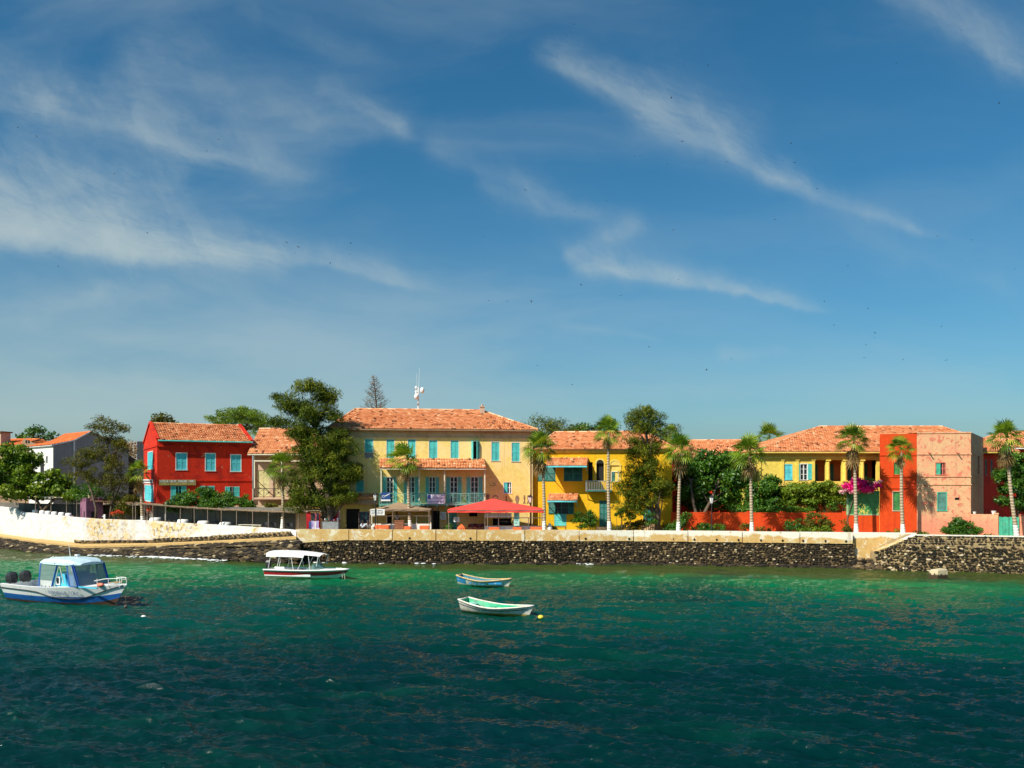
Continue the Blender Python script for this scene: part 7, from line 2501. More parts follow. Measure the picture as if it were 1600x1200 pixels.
# dark back wall and low stone wall
a, b = Vector((X(-60, 104), 104)), Vector((X(112, 99), 99))
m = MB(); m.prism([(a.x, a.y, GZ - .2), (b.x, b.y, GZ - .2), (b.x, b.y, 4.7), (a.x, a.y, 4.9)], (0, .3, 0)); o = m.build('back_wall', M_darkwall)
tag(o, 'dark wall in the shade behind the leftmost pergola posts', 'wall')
def low_wall(label, pa, pb, seed, h=1.15):
    a, b = Vector((X(pa[0], pa[1]), pa[1])), Vector((X(pb[0], pb[1]), pb[1]))
    t = thing('stone_wall', label, 'wall', (a.x, a.y, GZ))
    m = MB(); m.prism([(0, 0, -.1), (b.x - a.x, b.y - a.y, -.1), (b.x - a.x, b.y - a.y, h), (0, 0, h)], (0, .35, 0)); m.build('core', M_ramp, t)
    m = MB(); rg = random.Random(seed); stone_face(m, [(0, 0), (b.x - a.x, b.y - a.y)], lambda q: 0, lambda q: h, rg, .36, .2, .1, .45, .06)
    m.build('facing', M_basalt, t)
low_wall('low golden stone wall left of the purple kiosk', (78, 98.2), (113, 96.6), 5)
low_wall('low golden stone wall right of the white post', (166, 93.5), (206, 92.4), 6, .8)

# kiosk
D = 94.6
t = thing('kiosk', 'purple brick kiosk shaped like a small fort with battlements', 'kiosk', (X(134.5, D), D, GZ), rad(40))
H_ = Z(784, D) - GZ
m = MB()
m.box(0, 1.7, 0, 2.3, 0, H_)
m.build('body', M_purple, t)
m = MB()
for k in range(3):
    for y0 in (0.0, 2.0): m.box(.0 + k * .62, .38 + k * .62, y0, y0 + .3, H_ + .001, H_ + .40)
for y0 in (.62, 1.24): m.box(0, .3, y0, y0 + .38, H_ + .001, H_ + .40)
m.build('battlement', M_purple, t)
m = MB(); m.box(.5, 1.1, .7, 1.2, H_ + .0, H_ + .62); m.blob((1.2, 1.6, H_ + .3), .3, .3, .3, 8, 6); m.build('roof_clutter', M_tan, t)
m = MB(); m.box(.5, .85, -.012, .0, H_ * .38, H_ * .62); m.box(-.012, 0, .5, .9, H_ * .38, H_ * .62); m.build('opening', M_dark, t)
t = thing('post', 'short white post beside the right bare tree stem', 'post', (X(163.5, 92.4), 92.4, GZ))
m = MB(); m.box(-.09, .09, -.09, .09, 0, 1.45); m.build('shaft', M_wpaint, t); m = MB(); m.box(-.22, .06, -.10, .10, 1.2, 1.28); m.build('arm', M_wpaint, t)
t = thing('post', 'short white post standing on the edge of the long pergola', 'post', (X(259, 90.4), 90.4, GZ))
m = MB(); h_ = Z(785, 90.4) - GZ; m.box(-.06, .06, -.06, .06, 0, h_); m.build('shaft', M_wpaint, t)

# covered tables in a row behind the white wall
GT2 = 'white covered tables behind the white wall'
labs = ['first', 'second', 'third', 'fourth', 'fifth', 'sixth']
def covered_table(label, px, py, D, w, grp):
    x = X(px, D); H_ = Z(py, D) - GZ
    t = thing('covered_table', label, 'table', (x, D, GZ), random.Random(int(px)).uniform(-.3, .3), grp)
    m = MB()
    N = 14
    rings = []
    rg = random.Random(int(px))
    for f, zf_ in ((0.0, H_ + .02), (.72, H_), (.95, H_ - .04), (1.02, H_ - .22), (1.12, H_ - .5)):
        rings.append([Vector((math.cos(2 * PI * j / N) * w / 2 * f * (1 + (.09 if f > 1 else 0) * math.sin(j * 2.9)), math.sin(2 * PI * j / N) * w * .36 * f * (1 + (.09 if f > 1 else 0) * math.sin(j * 2.9)), zf_ + (rg.uniform(-.04, .04) if f > .9 else 0))) for j in range(N + 1)])
    for r_ in rings: r_[-1] = r_[0]
    m.loft(rings, flip=True)
    m.build('cloth', M_wpaint, t, True)
    for sx in (-1, 1):
        for sy in (-1, 1):
            m = MB(); m.tube([(sx * w * .3, sy * w * .2, 0), (sx * w * .28, sy * w * .18, H_ - .05)], .025, 6); m.build('leg', M_pole, t)
for k, px in enumerate((55, 66, 75, 85, 96, 107)):
    covered_table('%s white covered table from the left behind the white wall' % labs[k], px, 796 + (px - 50) * .10, 97.8 - k * .55, .66, GT2)
for k, (px, lab) in enumerate(((243, 'white covered table at the left end of the long pergola'), (286, 'second white covered table under the long pergola'), (318, 'middle white covered table under the long pergola'), (352, 'right white covered table under the long pergola'))):
    covered_table(lab, px, interp(T_wtop, px) - 5.5, Dw(px) + 3.9, 1.1, 'white covered tables under the long pergola')
def bench(label, px, D, w, z):
    t = thing('bench', label, 'bench', (X(px, D), D, GZ), 0, 'pale benches under the long pergola')
    m = MB(); m.box(-w / 2, w / 2, -.2, .2, z - .05, z); m.build('seat', M_cream, t)
    for sx in (-1, 1): m = MB(); m.box(sx * w * .4 - .03, sx * w * .4 + .03, -.15, .15, 0, z - .05); m.build('leg', M_cream, t)
bench('long pale bench table at the right of the pergola', 386, 85.6, 1.6, .75)
bench('short pale bench table next to the small palm trunk', 401, 85.0, .9, .75)
CM = paint('chair_charcoal', (.03, .03, .035), .6)
for k, (px, lab) in enumerate(((262, 'dark chair left of the second covered pergola table'), (270, 'dark chair against the second covered pergola table'), (303, 'dark chair left of the middle covered pergola table'), (335, 'dark chair left of the right covered pergola table'), (343, 'dark chair touching the right covered pergola table'), (414, 'dark chair left of the small palm trunk'), (428, 'dark chair right of the short bench'), (453, 'dark chair at the right pergola end'))):
    Dc = Dw(px) + 4.3
    chair(lab, X(px, Dc), Dc, GZ + .12, rr.uniform(-.8, .8), CM, 'dark chairs under the long pergola')

# small bits along the promenade
t = thing('boat_on_trailer', 'white upturned dinghy bow beside the palm at the red tent', 'boat', (X(859, 82.6), 82.6, GZ))
m = MB(); m.lathe([(.05, 0), (.22, .25), (.24, .6), (.12, .95), (.02, 1.05)], n=10); m.build('hull', M_wpaint, t, True)
del t
# ------------------------------------------------------------------ boats
def hull_sections(L, B, sheer, keel, levels, n=22, pw=(.42, .85), bowf=.55, rake=.12, transom=.9, flare=0.0, s0=0.0):
    secs = []
    for i in range(n + 1):
        t = i / n
        # plan form: nearly parallel aft, drawn to a point forward
        if t < bowf: b = B * (transom + (1 - transom) * math.sin(t / bowf * PI / 2))
        else: b = B * max(0.0, 1 - ((t - bowf) / (1 - bowf)) ** 2.1)
        S = sheer(t); K = keel(t)
        p = pw[0] + (pw[1] - pw[0]) * max(0, (t - .35) / .65) ** 1.5
        sec = []
        for l in levels:
            y = b * (l ** p) * (1 + flare * (l - .6))
            sec.append((t * L + rake * L * l * max(0, t - .55) ** 1.5, y, K + (S - K) * l))
        secs.append(sec)
    return secs
def mirror(secs): return [[(x, -y, z) for x, y, z in s] for s in secs]


def antifoul(name, top, low, zline=.1, stain=(.25, .17, .06)):
    m, q, b, out = new_mat(name)
    v = coords(q)
    s = q.n('ShaderNodeSeparateXYZ'); q.link(v, s.inputs[0])
    n = q.noise(v, 3.0, 6, .7)
    z = q.m('ADD', s.outputs[2], q.m('MULTIPLY', q.m('SUBTRACT', n, .5), .14))
    c = q.mix(q.sm(z, zline - .03, zline + .03), low, top)
    c = q.mix(q.m('MULTIPLY', q.sm(q.noise(v, 2.2, 6, .75), .49, .64), .62), c, stain)
    q.link(c, b.inputs['Base Color']); b.inputs['Roughness'].default_value = .4
    return m


# ---- the motor boat on the left
th_ = rad(-27)
Dm = 52.8
bow = P(196, 914, 52.0)
L = 8.8
LB = L * 1.10
ox, oy = bow.x - math.cos(th_) * LB, bow.y - math.sin(th_) * LB
mbt = thing('motor_boat', 'white and blue motor boat with a sky blue cuddy and hard top', 'motor boat', (ox, oy, 0), th_)
B = 1.35
sheer = lambda t: .92 + .10 * (1 - t) ** 2 + .42 * t ** 2.2
keel = lambda t: -.42 + .50 * max(0, (t - .72) / .28) ** 2.2
lev = [0, .14, .28, .36, .46, .53, .60, .72, .86, 1.0]
S = hull_sections(L, B, sheer, keel, lev, 26, (.30, .80), .5, .36, .86, .16)
M_hw = antifoul('boat_white', (.86, .86, .84), (.70, .70, .66), -.2, (.60, .62, .60))
M_hb = antifoul('boat_blue', (.015, .12, .42), (.02, .05, .12), .0, (.01, .05, .16))
M_hbr = paint('antifouling_brown', (.075, .03, .015), .7, .3, 5)
m = MB()
bands = [2, 2, 2, 1, 1, 1, 0, 0, 0]
m.loft(S, bands); m.loft(mirror(S), bands, flip=True)
m.cur = 0; m.poly([S[0][k] for k in range(len(lev))] + [mirror(S)[0][k] for k in range(len(lev) - 1, 0, -1)])
m.build('hull', [M_hw, M_hb, M_hbr], mbt, True)
# deck
m = MB()
dk_ = []
for i, s_ in enumerate(S):
    x, y, z = s_[-1]
    dk_.append([(x, -y, z), (x, -y * .82, z + .01), (x, 0, z + .05 * (i / 26)), (x, y * .82, z + .01), (x, y, z)])
m.loft(dk_[14:], flip=True)
ck = [[(a[0][0], a[0][1], a[0][2]), (a[0][0], a[0][1] * .84, a[0][2] + .01), (a[0][0], a[0][1] * .82, .55), (a[0][0], -a[0][1] * .82, .55), (a[0][0], -a[0][1] * .84, a[0][2] + .01), (a[0][0], -a[0][1], a[0][2])] for a in dk_[:15]]
m.loft(ck, flip=True)
m.poly([(dk_[14][0][0], -B * .8, .55), (dk_[14][0][0], B * .8, .55), (dk_[14][0][0], B * .8, sheer(.54)), (dk_[14][0][0], -B * .8, sheer(.54))])
m.build('deck', M_wpaint, mbt)
# black rubbing rope that dips amidships and runs up to the bow
def hp(t, l, side=-1, out=.03):
    p = pw_ = None
    i = min(int(t * 26), 25); f = t * 26 - i
    def at(sec, l):
        for k in range(len(lev) - 1):
            if lev[k] <= l <= lev[k + 1]:
                g_ = (l - lev[k]) / (lev[k + 1] - lev[k]); return Vector(sec[k]).lerp(Vector(sec[k + 1]), g_)
    p = at(S[i], l).lerp(at(S[i + 1], l), f)
    return Vector((p.x, side * (p.y + out), p.z))
for sd_ in (-1, 1):
    m = MB()
    m.tube([hp(t, l, sd_) for t, l in ((0, .84), (.1, .84), (.2, .84), (.3, .83), (.36, .81), (.42, .78), (.46, .72), (.52, .62), (.6, .55), (.68, .52), (.75, .53), (.82, .62), (.9, .78), (.96, .90), (.99, .95))], .028, 6)
    m.build('rubbing_rope', M_black, mbt)
# cuddy
def px2x(px, y=-1.1):
    k = (px - 800) / FPX; c, s = math.cos(th_), math.sin(th_)
    return (k * (oy + y * c) - ox + y * s) / (c - k * s)
m = MB()
zc0, zc1 = .95, 1.85
xa, xb = px2x(80, -.95), px2x(103, -.95)
m.loft([[(xa - .05, -.98, zc0 - .2), (xb + .25, -.92, zc0)], [(xa + .15, -.92, zc1), (xb - .25, -.86, zc1 - .02)], [(xa + .15, .92, zc1), (xb - .25, .86, zc1 - .02)], [(xa - .05, .98, zc0 - .2), (xb + .25, .92, zc0)]])
m.loft([[(xa - .05, .98, zc0 - .2), (xa + .15, .92, zc1)], [(xa - .05, -.98, zc0 - .2), (xa + .15, -.92, zc1)]]); m.loft([[(xb + .25, -.92, zc0), (xb - .25, -.86, zc1 - .02)], [(xb + .25, .92, zc0), (xb - .25, .86, zc1 - .02)]])
M_cuddy = paint('paint_cuddy_cyan', (.07, .46, .62), .4, .08)
oc = m.build('cuddy', M_cuddy, mbt)
m = MB(); wx = px2x(91.5, -.95); wz = 1.42
m.box(wx - .17, wx + .17, -.995, -.94, wz - .25, wz + .25); m.build('window_frame', M_wpaint, oc)
m = MB(); m.box(wx - .10, wx + .10, -1.003, -.94, wz - .17, wz + .17); m.build('window_pane', M_glass, oc)
# hard top and its posts
zr = Z(881, 53.2)
m = MB()
xs_ = [px2x(60, -1.1) + (px2x(118, -1.1) - px2x(60, -1.1)) * f for f in (0, .07, .25, .5, .75, .9, 1)]
hh = [.02, .12, .17, .19, .16, .09, -.03]; wd = [1.0, 1.12, 1.18, 1.2, 1.18, 1.05, .78]
secs = []
for x, h_, w_ in zip(xs_, hh, wd):
    zb_ = zr + (.0 if x > xs_[0] + .1 else .04)
    secs.append([(x, -w_, zb_ - .04), (x, -w_, zb_ + h_ * .55), (x, -w_ * .8, zb_ + .10 + h_), (x, 0, zb_ + .16 + h_), (x, w_ * .8, zb_ + .10 + h_), (x, w_, zb_ + h_ * .55), (x, w_, zb_ - .04), (x, -w_, zb_ - .041)])
m.loft(secs, flip=True); m.poly(secs[0]); m.poly(list(reversed(secs[-1])))
ot = m.build('hard_top', paint('paint_ice_blue', (.55, .72, .78), .4, .06), mbt, True)
for p in bpy.data.meshes[ot.data.name].polygons: p.use_smooth = False
m = MB()
for px in (95,): m.tube([(px2x(px), 0, zr + .3), (px2x(px), 0, zr + .42)], .05, 8); m.box(px2x(px) - .12, px2x(px) + .12, -.1, .1, zr + .42, zr + .5)
m.tube([(px2x(84), 0, zr + .3), (px2x(83) - .1, 0, zr + 1.25)], [.02, .01], 5)
for k in range(5): m.tube([(px2x(64 + k * 4), -.5, zr + .25), (px2x(70 + k * 4), -.5, zr + .36)], .02, 5)
m.build('roof_fittings', M_wpaint, ot)
m = MB(); m.blob((px2x(88), -1.205, zr + .05), .04, .02, .04, 8, 5); m.build('roof_light', M_black, ot)
M_cur = paint('blue_canvas', (.02, .10, .38), .8, .08)
M_strip = paint('cream_strap', (.6, .6, .5), .7)
g_m, q_, b_, o_ = new_mat('clear_plastic_sheet')
b_.inputs['Base Color'].default_value = (.22, .30, .30, 1); b_.inputs['Roughness'].default_value = .25; b_.inputs['Alpha'].default_value = .62
bump(q_, b_, q_.noise(coords(q_), 3, 2), .3, .05)
def panel(x0b, x1b, x0t, x1t, zb_, zt_, y, sub=None, bw=.10):
    m = MB()
    A_, B_, C_, D_ = Vector((x0b, y, zb_)), Vector((x1b, y, zb_)), Vector((x1t, y, zt_)), Vector((x0t, y, zt_))
    for a, b, w_ in ((A_, B_, bw * 1.6), (B_, C_, bw), (C_, D_, bw * .4), (D_, A_, bw)): m.bar(a, b, w_, .03)
    o = m.build('side_curtain', M_cur, mbt)
    m = MB(); m.poly([A_, B_, C_, D_]); m.build('clear_sheet', g_m, o)
zg = 1.02
for y in (-1.12, 1.12):
    panel(px2x(61), px2x(81), px2x(64), px2x(90), zg, zr - .02, y)
panel(px2x(108), px2x(121), px2x(104), px2x(112), zg + .15, zr - .02, -1.08)
panel(px2x(104), px2x(121), px2x(100), px2x(112), zg + .15, zr - .02, 1.08)
m = MB(); A_ = [(px2x(121) + .03, -1.0, zg + .15), (px2x(121) + .03, 1.0, zg + .15), (px2x(112) + .03, 1.0, zr), (px2x(112) + .03, -1.0, zr)]
for k in range(4): m.bar(A_[k], A_[(k + 1) % 4], .08, .05)
o = m.build('windscreen', M_cur, mbt); m = MB(); m.poly(A_); m.build('clear_sheet', g_m, o)
m = MB()
for y in (-1.08, 1.08):
    m.tube([(px2x(92), y, zr), (px2x(99), y, 1.3)], .025, 6); m.tube([(px2x(92), y, zr), (px2x(84), y, 1.0)], .02, 6); m.tube([(px2x(61), y, .95), (px2x(62.5), y, zr)], .035, 6)
m.build('roof_posts', M_strip, mbt)
m = MB(); m.box(px2x(99), px2x(108), -.75, .75, .95, 1.75); m.build('seat_box', paint('seat_royal_blue', (.02, .16, .50), .7), mbt)
m = MB(); m.box(px2x(104), px2x(150), -1.05, -1.0, 1.12, 1.20); m.box(px2x(104), px2x(150), 1.0, 1.05, 1.12, 1.20); m.build('side_rail', M_cuddy, mbt)
# bow rail, ropes, fenders
m = MB()
for y in (-1, 1): m.tube([(LB * .82, y * .72, 1.52), (LB * .89, y * .52, 1.66), (LB * .97, y * .28, 1.70), (LB * 1.0, 0, 1.62)], .022, 6)
for f, y in ((.84, .68), (.91, .46), (.98, .24)):
    for s_ in (-1, 1): m.tube([(LB * f, s_ * y, 1.15), (LB * f, s_ * y, 1.66)], .018, 6)
m.build('bow_rail', M_wpaint, mbt)
m = MB(); rr = random.Random(7)
for k in range(3): m.tube([(LB * .90 + k * .22 + .2 * math.cos(a), .25 * math.sin(a) - .1, 1.36 + .03 * k + .01 * a) for a in [j * .7 for j in range(9)]], .025, 5)
m.build('rope_coil', paint('rope_tan', (.55, .40, .22), .9), mbt)
m = MB(); m.blob((px2x(157, -.6), -.6, 1.30), .26, .16, .12, 8, 6); m.build('fender', paint('fender_orange', (.8, .22, .12), .6), mbt, True)
m = MB()
for k in range(6): m.blob((px2x(66 + k * 6), -1.16, 1.06), .05, .05, .05, 6, 5); 
m.build('cleats', M_metal, mbt)
# twin outboard motors
for y in (-.45, .45):
    m = MB(); m.M = Matrix.Translation((.05, y, 1.30)) @ Matrix.Rotation(rad(-14), 4, 'Y')
    m.loft([[(x * w_, y_ * w_, z) for x, y_ in ((-.36, -.22), (.22, -.24), (.36, 0), (.22, .24), (-.36, .22), (-.36, -.22))] for z, w_ in ((-.35, .7), (-.1, 1.0), (.15, 1.0), (.3, .78), (.36, .45))], flip=True)
    m.poly([(x * .45, y_ * .45, .36) for x, y_ in ((-.36, -.22), (.22, -.24), (.36, 0), (.22, .24), (-.36, .22))])
    o = m.build('outboard_motor', M_black, mbt)
    m = MB(); m.tube([(-.3, y, 1.0), (-.42, y, .1), (-.45, y, -.5)], [.12, .09, .07], 8); m.build('motor_leg', M_black, o)
    m = MB(); m.tube([(.0, y, 1.15), (.5, y, 1.2)], .03, 6); m.build('tiller', M_black, o)
# name on the bow
pa, pb = hp(.53, .76, -1, .035), hp(.76, .78, -1, .035)
mid_ = hp(.655, .77, -1, .05)
yaw = math.atan2(pb.y - pa.y, pb.x - pa.x)
text_part('VANESSA  LOVE', .31, mid_, (rad(90), 0, yaw), paint('name_grey_blue', (.12, .16, .26), .6), mbt, 'boat_name', .002, 1.05)
# anchor line
m = MB(); bl = Matrix.Rotation(0, 4, 'Z')
m.tube([(LB * .99, 0, 1.25), (LB * 1.0, .02, .6), (LB * 1.0, .05, -.3)], .018, 5); m.build('anchor_line', M_rope, mbt)
m = MB(); m.blob((LB * 1.0, .03, .06), .12, .1, .1, 8, 5, .2, rr); m.build('weed_on_line', M_rope, mbt)

# ---- canopy boat
th_ = rad(-13)
bow = P(541, 889, 66.8)
L = 6.0
c2 = thing('canopy_boat', 'white boat with a dark red stripe and a long white canopy, near the quay', 'boat', (bow.x - math.cos(th_) * L * 1.05, bow.y - math.sin(th_) * L * 1.05, 0), th_)
sheer = lambda t: .62 + .05 * (1 - t) + .12 * t ** 2
keel = lambda t: -.28 + .42 * max(0, (t - .75) / .25) ** 2
lev = [0, .2, .38, .5, .58, .68, .78, .88, 1.0]
S = hull_sections(L, .95, sheer, keel, lev, 24, (.28, .75), .55, .30, .9, .16)
M_hy = antifoul('boat_white_weathered', (.76, .76, .70), (.42, .32, .04), .10, (.62, .55, .30))
M_rs = paint('boat_stripe_red', (.60, .02, .03), .4, .1)
m = MB(); bands = [1, 0, 0, 0, 2, 2, 2, 0]
m.loft(S, bands); m.loft(mirror(S), bands, flip=True)
m.poly([S[0][k] for k in range(len(lev))] + [mirror(S)[0][k] for k in range(len(lev) - 1, 0, -1)])
m.build('hull', [M_hy, paint('antifoul_black', (.02, .02, .02), .6), M_rs], c2, True)
m = MB(); T = [s_[-1] for s_ in S]
for side in (-1, 1):
    m.tube([(x, side * (y + .02), z + .0) for x, y, z in T], .055, 6)
m.build('gunwale', M_wpaint, c2, True)
m = MB()
sec = [[(x, -y, z), (x, -y * .86, z), (x, -y * .8, .2), (x, y * .8, .2), (x, y * .86, z), (x, y, z)] for x, y, z in T[:16]]
m.loft(sec, flip=True)
m.loft([[(x, -y, z), (x, 0, z + .06), (x, y, z)] for x, y, z in T[15:]], flip=True)
m.poly([(T[15][0], -T[15][1] * .8, .2), (T[15][0], T[15][1] * .8, .2), (T[15][0], T[15][1] * .8, T[15][2]), (T[15][0], -T[15][1] * .8, T[15][2])])
m.build('deck', M_wpaint, c2)
s = 67.6 / FPX; ct = math.cos(th_)
def cx_(px): return L * 1.04 - (541 - px) * s / ct
za_, zb_ = 1.95, 1.62
m = MB()
secs = []
for px, w_, zt_, dr in ((419.5, .86, 1.93, .30), (424, .9, 1.97, .33), (440, .92, 2.0, .34), (465, .92, 1.98, .33), (481, .92, 1.93, .32), (482.5, .92, 1.92, .10), (495, .88, 1.86, .08), (507, .8, 1.78, .06)):
    x = cx_(px); secs.append([(x, -w_ - .02, zt_ - dr), (x, -w_, zt_ - .03), (x, -w_ * .6, zt_ + .05), (x, 0, zt_ + .09), (x, w_ * .6, zt_ + .05), (x, w_, zt_ - .03), (x, w_ + .02, zt_ - dr)])
m.loft(secs, flip=True)
m.loft([[(x, y, z - .015) for x, y, z in q_s[1:-1]] for q_s in secs])
m.poly(secs[0])
m.build('canopy', M_wpaint, c2)
m = MB()
for y in (-.88, .88):
    for a, b in (((423, 887), (427, 868)), ((437, 887), (442, 868)), ((464.5, 886), (460.5, 868)), ((471.5, 886), (481, 868)), ((492, 884), (489, 867)), ((502, 878), (505, 864))):
        za_ = sheer(.5) if a[0] < 500 else 1.0
        m.tube([(cx_(a[0]), y, za_), (cx_(b[0]), y * .98, 1.72 if b[0] < 500 else 1.76)], .024, 6)
m.build('canopy_posts', M_wpaint, c2)
M_gl2, q_, b_, o_ = new_mat('tinted_windscreen'); b_.inputs['Base Color'].default_value = (.12, .25, .24, 1); b_.inputs['Roughness'].default_value = .1; b_.inputs['Alpha'].default_value = .7
m = MB()
x0_, x1_, x2_ = cx_(483), cx_(500), cx_(509)
m.poly([(x0_, -.88, .68), (x1_, -.80, .72), (x1_ - .25, -.7, 1.14)]); m.poly([(x0_, .88, .68), (x1_ - .25, .7, 1.14), (x1_, .80, .72)])
m.poly([(x1_ - .25, -.7, 1.14), (x1_, -.80, .72), (x2_, 0, .72), (x1_ + .0, 0, 1.2)]); m.poly([(x1_ - .25, .7, 1.14), (x1_, 0, 1.2), (x2_, 0, .72), (x1_, .80, .72)])
m.build('windscreen', M_gl2, c2)
m = MB(); m.box(cx_(448), cx_(452), -.7, .7, .2, .62); m.box(cx_(462), cx_(467), -.7, .7, .2, .62); m.box(cx_(486), cx_(492), -.5, .5, .2, .95); m.build('seats', M_taupe, c2)
m = MB(); m.loft([[(x * w_ - .02, y_ * w_, z) for x, y_ in ((-.2, -.16), (.14, -.16), (.2, 0), (.14, .16), (-.2, .16), (-.2, -.16))] for z, w_ in ((.7, .7), (.85, 1.0), (1.15, 1.0), (1.3, .6))], flip=True); m.poly([(x * .6 - .02, y_ * .6, 1.3) for x, y_ in ((-.2, -.16), (.14, -.16), (.2, 0), (.14, .16), (-.2, .16))]); m.tube([(-.1, 0, .8), (-.15, 0, -.4)], .07, 8)
m.build('outboard_motor', M_black, c2)
m = MB(); x = L * 1.02; m.tube([(x - .2, -.1, .86), (x, -.12, .7), (x + .1, -.1, .2), (x + .13, -.1, -.1)], .02, 5); m.tube([(x - .3, .1, .86), (x - .1, -.15, .6), (x - .05, -.15, .1)], .02, 5); m.build('mooring_line', paint('rope_white', (.7, .62, .45), .9), c2)


# ---- rowing boats
def dinghy(label, px_s, py_s, px_b, D, th, L, B, outer, inner, rim, stripe=None, thw=None):
    base = P((px_s + px_b) / 2, 900, D)
    t = thing('rowing_boat', label, 'rowing boat', (base.x - math.cos(th) * L * .5, base.y - math.sin(th) * L * .5, 0), th)
    sheer = lambda q: .40 + .22 * abs(q - .55) ** 1.7 * 3.2 * (1.25 if q < .5 else 1)
    keel = lambda q: -.16 + .10 * max(0, (q - .8) / .2) + .06 * max(0, (.2 - q) / .2)
    lev = [0, .25, .45, .6, .75, .88, 1.0]
    S = hull_sections(L, B, sheer, keel, lev, 20, (.42, .9), .48, .30, .66, .18)
    bands = stripe or [0] * 6
    m = MB(); m.loft(S, bands); m.loft(mirror(S), bands, flip=True)
    m.poly([S[0][k] for k in range(len(lev))] + [mirror(S)[0][k] for k in range(len(lev) - 1, 0, -1)])
    m.build('hull', outer, t, True)
    I = [[(x - (.03 if i else -.04), max(0, y - .05) * (1 if k else 0), max(z, .04) + (.02 if k == 0 else 0)) for k, (x, y, z) in enumerate(s_)] for i, s_ in enumerate(S)]
    m = MB(); m.loft(I, flip=True); m.loft(mirror(I))
    m.poly([I[0][k] for k in range(len(lev))][::-1] + [mirror(I)[0][k] for k in range(1, len(lev))])
    m.build('inside', inner, t, True)
    m = MB()
    for sd_ in (-1, 1):
        m.tube([(s_[-1][0], sd_ * (s_[-1][1] - .01), s_[-1][2] + .01) for s_ in S], .05, 6)
    y0 = S[0][-1]
    m.tube([(y0[0], -y0[1], y0[2] + .01), (y0[0], 0, y0[2] - .02), (y0[0], y0[1], y0[2] + .01)], .05, 6)
    m.build('gunwale', rim, t, True)
    for k_, (f, w_) in enumerate(thw or ((.10, .4), (.40, .28), (.68, .26))):
        i = int(f * 20); yb = S[i][4][1] - .03; x = S[i][-1][0]
        m = MB(); m.box(x - w_ / 2, x + w_ / 2, -yb, yb, S[i][-1][2] - .20, S[i][-1][2] - .16); m.build('thwart', M_tealpale if k_ == 0 else inner, t)
    return t, S, sheer
M_db = antifoul('dinghy_blue_white', (.76, .74, .66), (.30, .20, .05), .05, (.60, .50, .30))
M_dblue = paint('dinghy_blue', (.02, .24, .50), .5, .15, 3, dirt=(.6, .62, .6))
M_dteal = paint('dinghy_inside_teal', (.01, .15, .20), .6, .12)
M_drim = paint('weathered_rim', (.60, .42, .20), .8, .2, 5)
t, S, sh = dinghy('blue and white rowing boat with a teal inside, nearer the quay', 712, 900, 798, 62.6, rad(-20), 3.65, .72, [M_db, M_dblue], M_dteal, M_drim, [0, 0, 0, 0, 0, 0])
m = MB(); i = 1
for k in range(5):
    q = S[k]; 
m.loft([[Vector(S[k][3]) * 1 + Vector((0, -0, 0)) for _ in (0,)] for k in range(2)]) if False else None
for sd_ in (-1, 1):
    a = [[(S[k][j][0], sd_ * (S[k][j][1] + .008), S[k][j][2]) for j in range(2, 7)] for k in range(0, 5)]
    m.loft(a, flip=(sd_ < 0))
m.build('blue_quarter', M_dblue, t)
m = MB(); rr = random.Random(2)
mbp = [(S[k][3]) for k in range(6, 15)]
yawd = 0
letters(m, 1.0, 2.3, .16, .29, -.0, rr); m.box(2.45, 3.35, 0, .01, .20, .34)
for k, v_ in enumerate(m.v):
    f = min(19, int(v_.x / (3.95) * 20)); m.v[k] = Vector((v_.x, -(S[f][4][1] + .012) + v_.y, v_.z))
m.build('lettering', M_dblue, t)
M_dw = antifoul('dinghy_white', (.78, .75, .68), (.40, .28, .04), .10, (.50, .34, .12))
M_dgreen = paint('dinghy_inside_green', (.006, .36, .17), .5, .2, 3, dirt=(.02, .22, .12))
M_drimw = paint('weathered_white_rim', (.74, .68, .58), .7, .12, 5, dirt=(.5, .3, .1))
t, S, sh = dinghy('white weathered rowing boat with a bright green inside, the nearest boat in the middle', 715, 950, 832, 49.6, rad(-27), 4.05, .80, [M_dw, M_black], M_dgreen, M_drimw, [0, 0, 0, 0, 0, 0])
m = MB()
for sd_ in (-1, 1): m.tube([(S[k][4][0], sd_ * (S[k][4][1] + .01), S[k][4][2]) for k in range(20)], .018, 5)
m.build('rubbing_strake', M_black, t)
m = MB(); m.box(.15, .75, -.45, .45, .40, .44); m.build('stern_board', M_tealpale, t)
m = MB(); m.blob((1.9, .1, .12), .16, .12, .06, 7, 5, .3, rr); m.build('bailer', M_cream, t)

def buoy(label, px, py, r, col, name='buoy', two=False):
    D = EYE * FPX / (py - HZ)
    p = P(px, py, D)
    t = thing('mooring_buoy', label, 'buoy', (p.x, p.y, 0))
    m = MB(); m.blob((0, 0, .06), r * 1.15, r, r * .85, 12, 8); 
    m.build('float', col, t, True)
    m = MB(); m.tube([(-r * .9, 0, .08), (-r * 1.6, 0, .02), (-r * 2.6, .05, -.1)], .02, 5); m.lathe([(.05, .06 + r * .8), (.03, .10 + r * .85)], n=6); m.build('eye_and_line', M_rope, t)
buoy('yellow round mooring buoy at the bow of the white rowing boat', 845, 966, .14, paint('buoy_yellow', (.78, .60, .06), .5))
buoy('small white buoy floating right of the motor boat', 224.5, 966, .13, M_wpaint)

# a taut line from the nearest rowing boat down to the yellow buoy
m = MB(); D_ = EYE * FPX / 216; p1 = P(843, 966, D_)
m.tube([P(830, 955, 47.9), P(836, 963, D_ + .1), Vector((p1.x, p1.y, .03))], .015, 5)
o = m.build('mooring_line', M_rope); tag(o, 'thin line between the white rowing boat and the yellow buoy', 'rope')

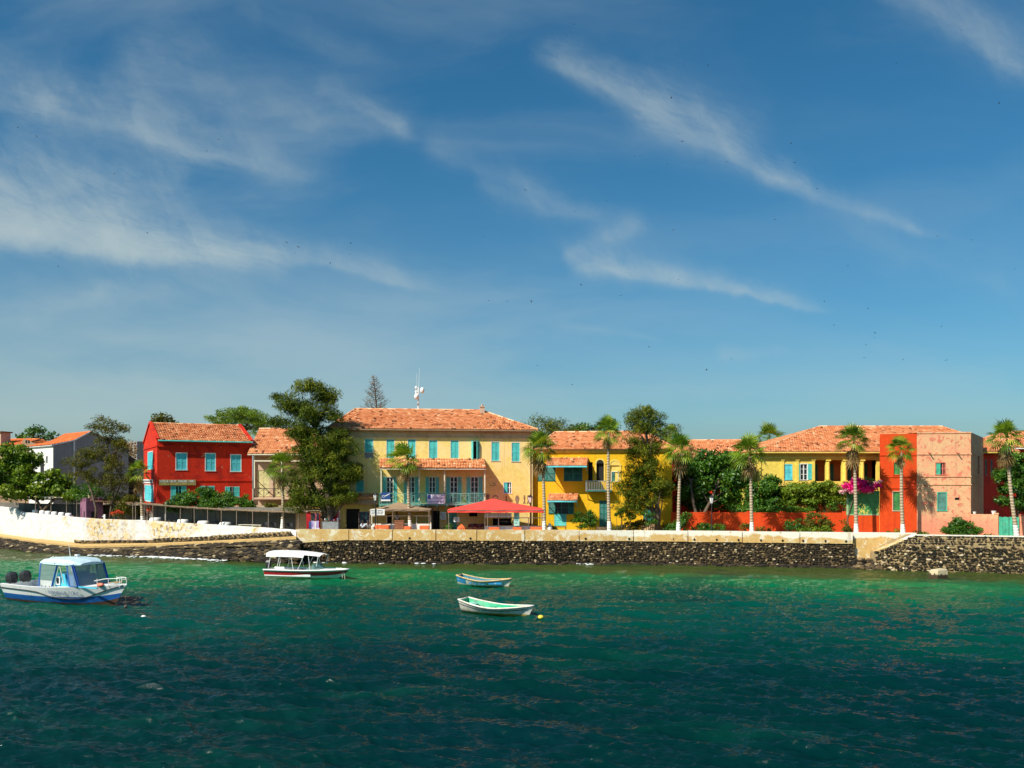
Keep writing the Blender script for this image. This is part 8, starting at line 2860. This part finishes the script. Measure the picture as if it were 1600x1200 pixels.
# ------------------------------------------------------------------ birds
BP = [(57, 213), (342, 218), (323, 236), (179, 271), (230, 364), (448, 379), (466, 386), (461, 395), (548, 380), (547, 397), (516, 411), (764, 470), (793, 471), (755, 370), (91, 416), (28, 199),
      (896, 38), (885, 55), (1106, 102), (1401, 99), (1561, 161), (1502, 47), (1049, 153), (1060, 209), (1066, 221), (992, 244), (1042, 257), (1135, 253), (1236, 224), (1242, 254), (1277, 295), (835, 198), (821, 297), (948, 314), (899, 330), (1211, 343), (1052, 359), (1465, 369), (1518, 375), (1325, 415), (1586, 420), (1060, 437), (970, 462), (1288, 471), (1356, 482), (1471, 510), (1303, 508), (1366, 528), (1353, 539), (1351, 559), (1411, 562), (1478, 563), (1014, 542), (1143, 561), (1104, 578), (894, 601), (908, 445), (830, 471), (1367, 520), (840, 571)]
birds = None
rb = random.Random(19)
m = MB()
sp = .65
m.loft([[(-.42, 0, 0), (-.42, 0, 0)], [(-.30, -.06, .0), (-.30, .06, .0)], [(0, -.08, .03), (0, .08, .03)], [(.28, -.05, .02), (.28, .05, .02)], [(.42, 0, .0), (.42, 0, .0)]])
m.blob((0, 0, .0), .34, .07, .07, 8, 6)
m.blob((.33, 0, .03), .07, .05, .05, 6, 5)
m.poly([(-.30, -.03, 0), (-.30, .03, 0), (-.52, .10, 0), (-.52, -.10, 0)])
body_me = m
proto = thing('bird', 'tiny dark bird of prey circling high in the blue sky', 'bird', (0, 0, 0), 0, 'birds circling over the town')
body_me.build('body', M_black, proto, False)
for sd_ in (-1, 1):
    m = MB()
    P1 = [(.12, sd_ * .06, .02), (.16, sd_ * .34, .13), (.05, sd_ * .70, .10), (-.06, sd_ * .68, .09), (-.10, sd_ * .34, .11), (-.14, sd_ * .06, .02)]
    m.prism(P1, (0, 0, .015))
    m.build('wing', M_black, proto, False)
for k, (px, py) in enumerate(BP):
    o = proto if k == 0 else copy_tree(proto)
    D_ = rb.uniform(230, 380)
    o.location = P(px, py, D_)
    o.scale = (.72, .72, .72)
    o.rotation_euler = (rb.uniform(-.7, .7), rb.uniform(-.3, .3), rb.uniform(0, 6.28))
    o['label'] = 'tiny dark bird of prey circling high in the blue sky'
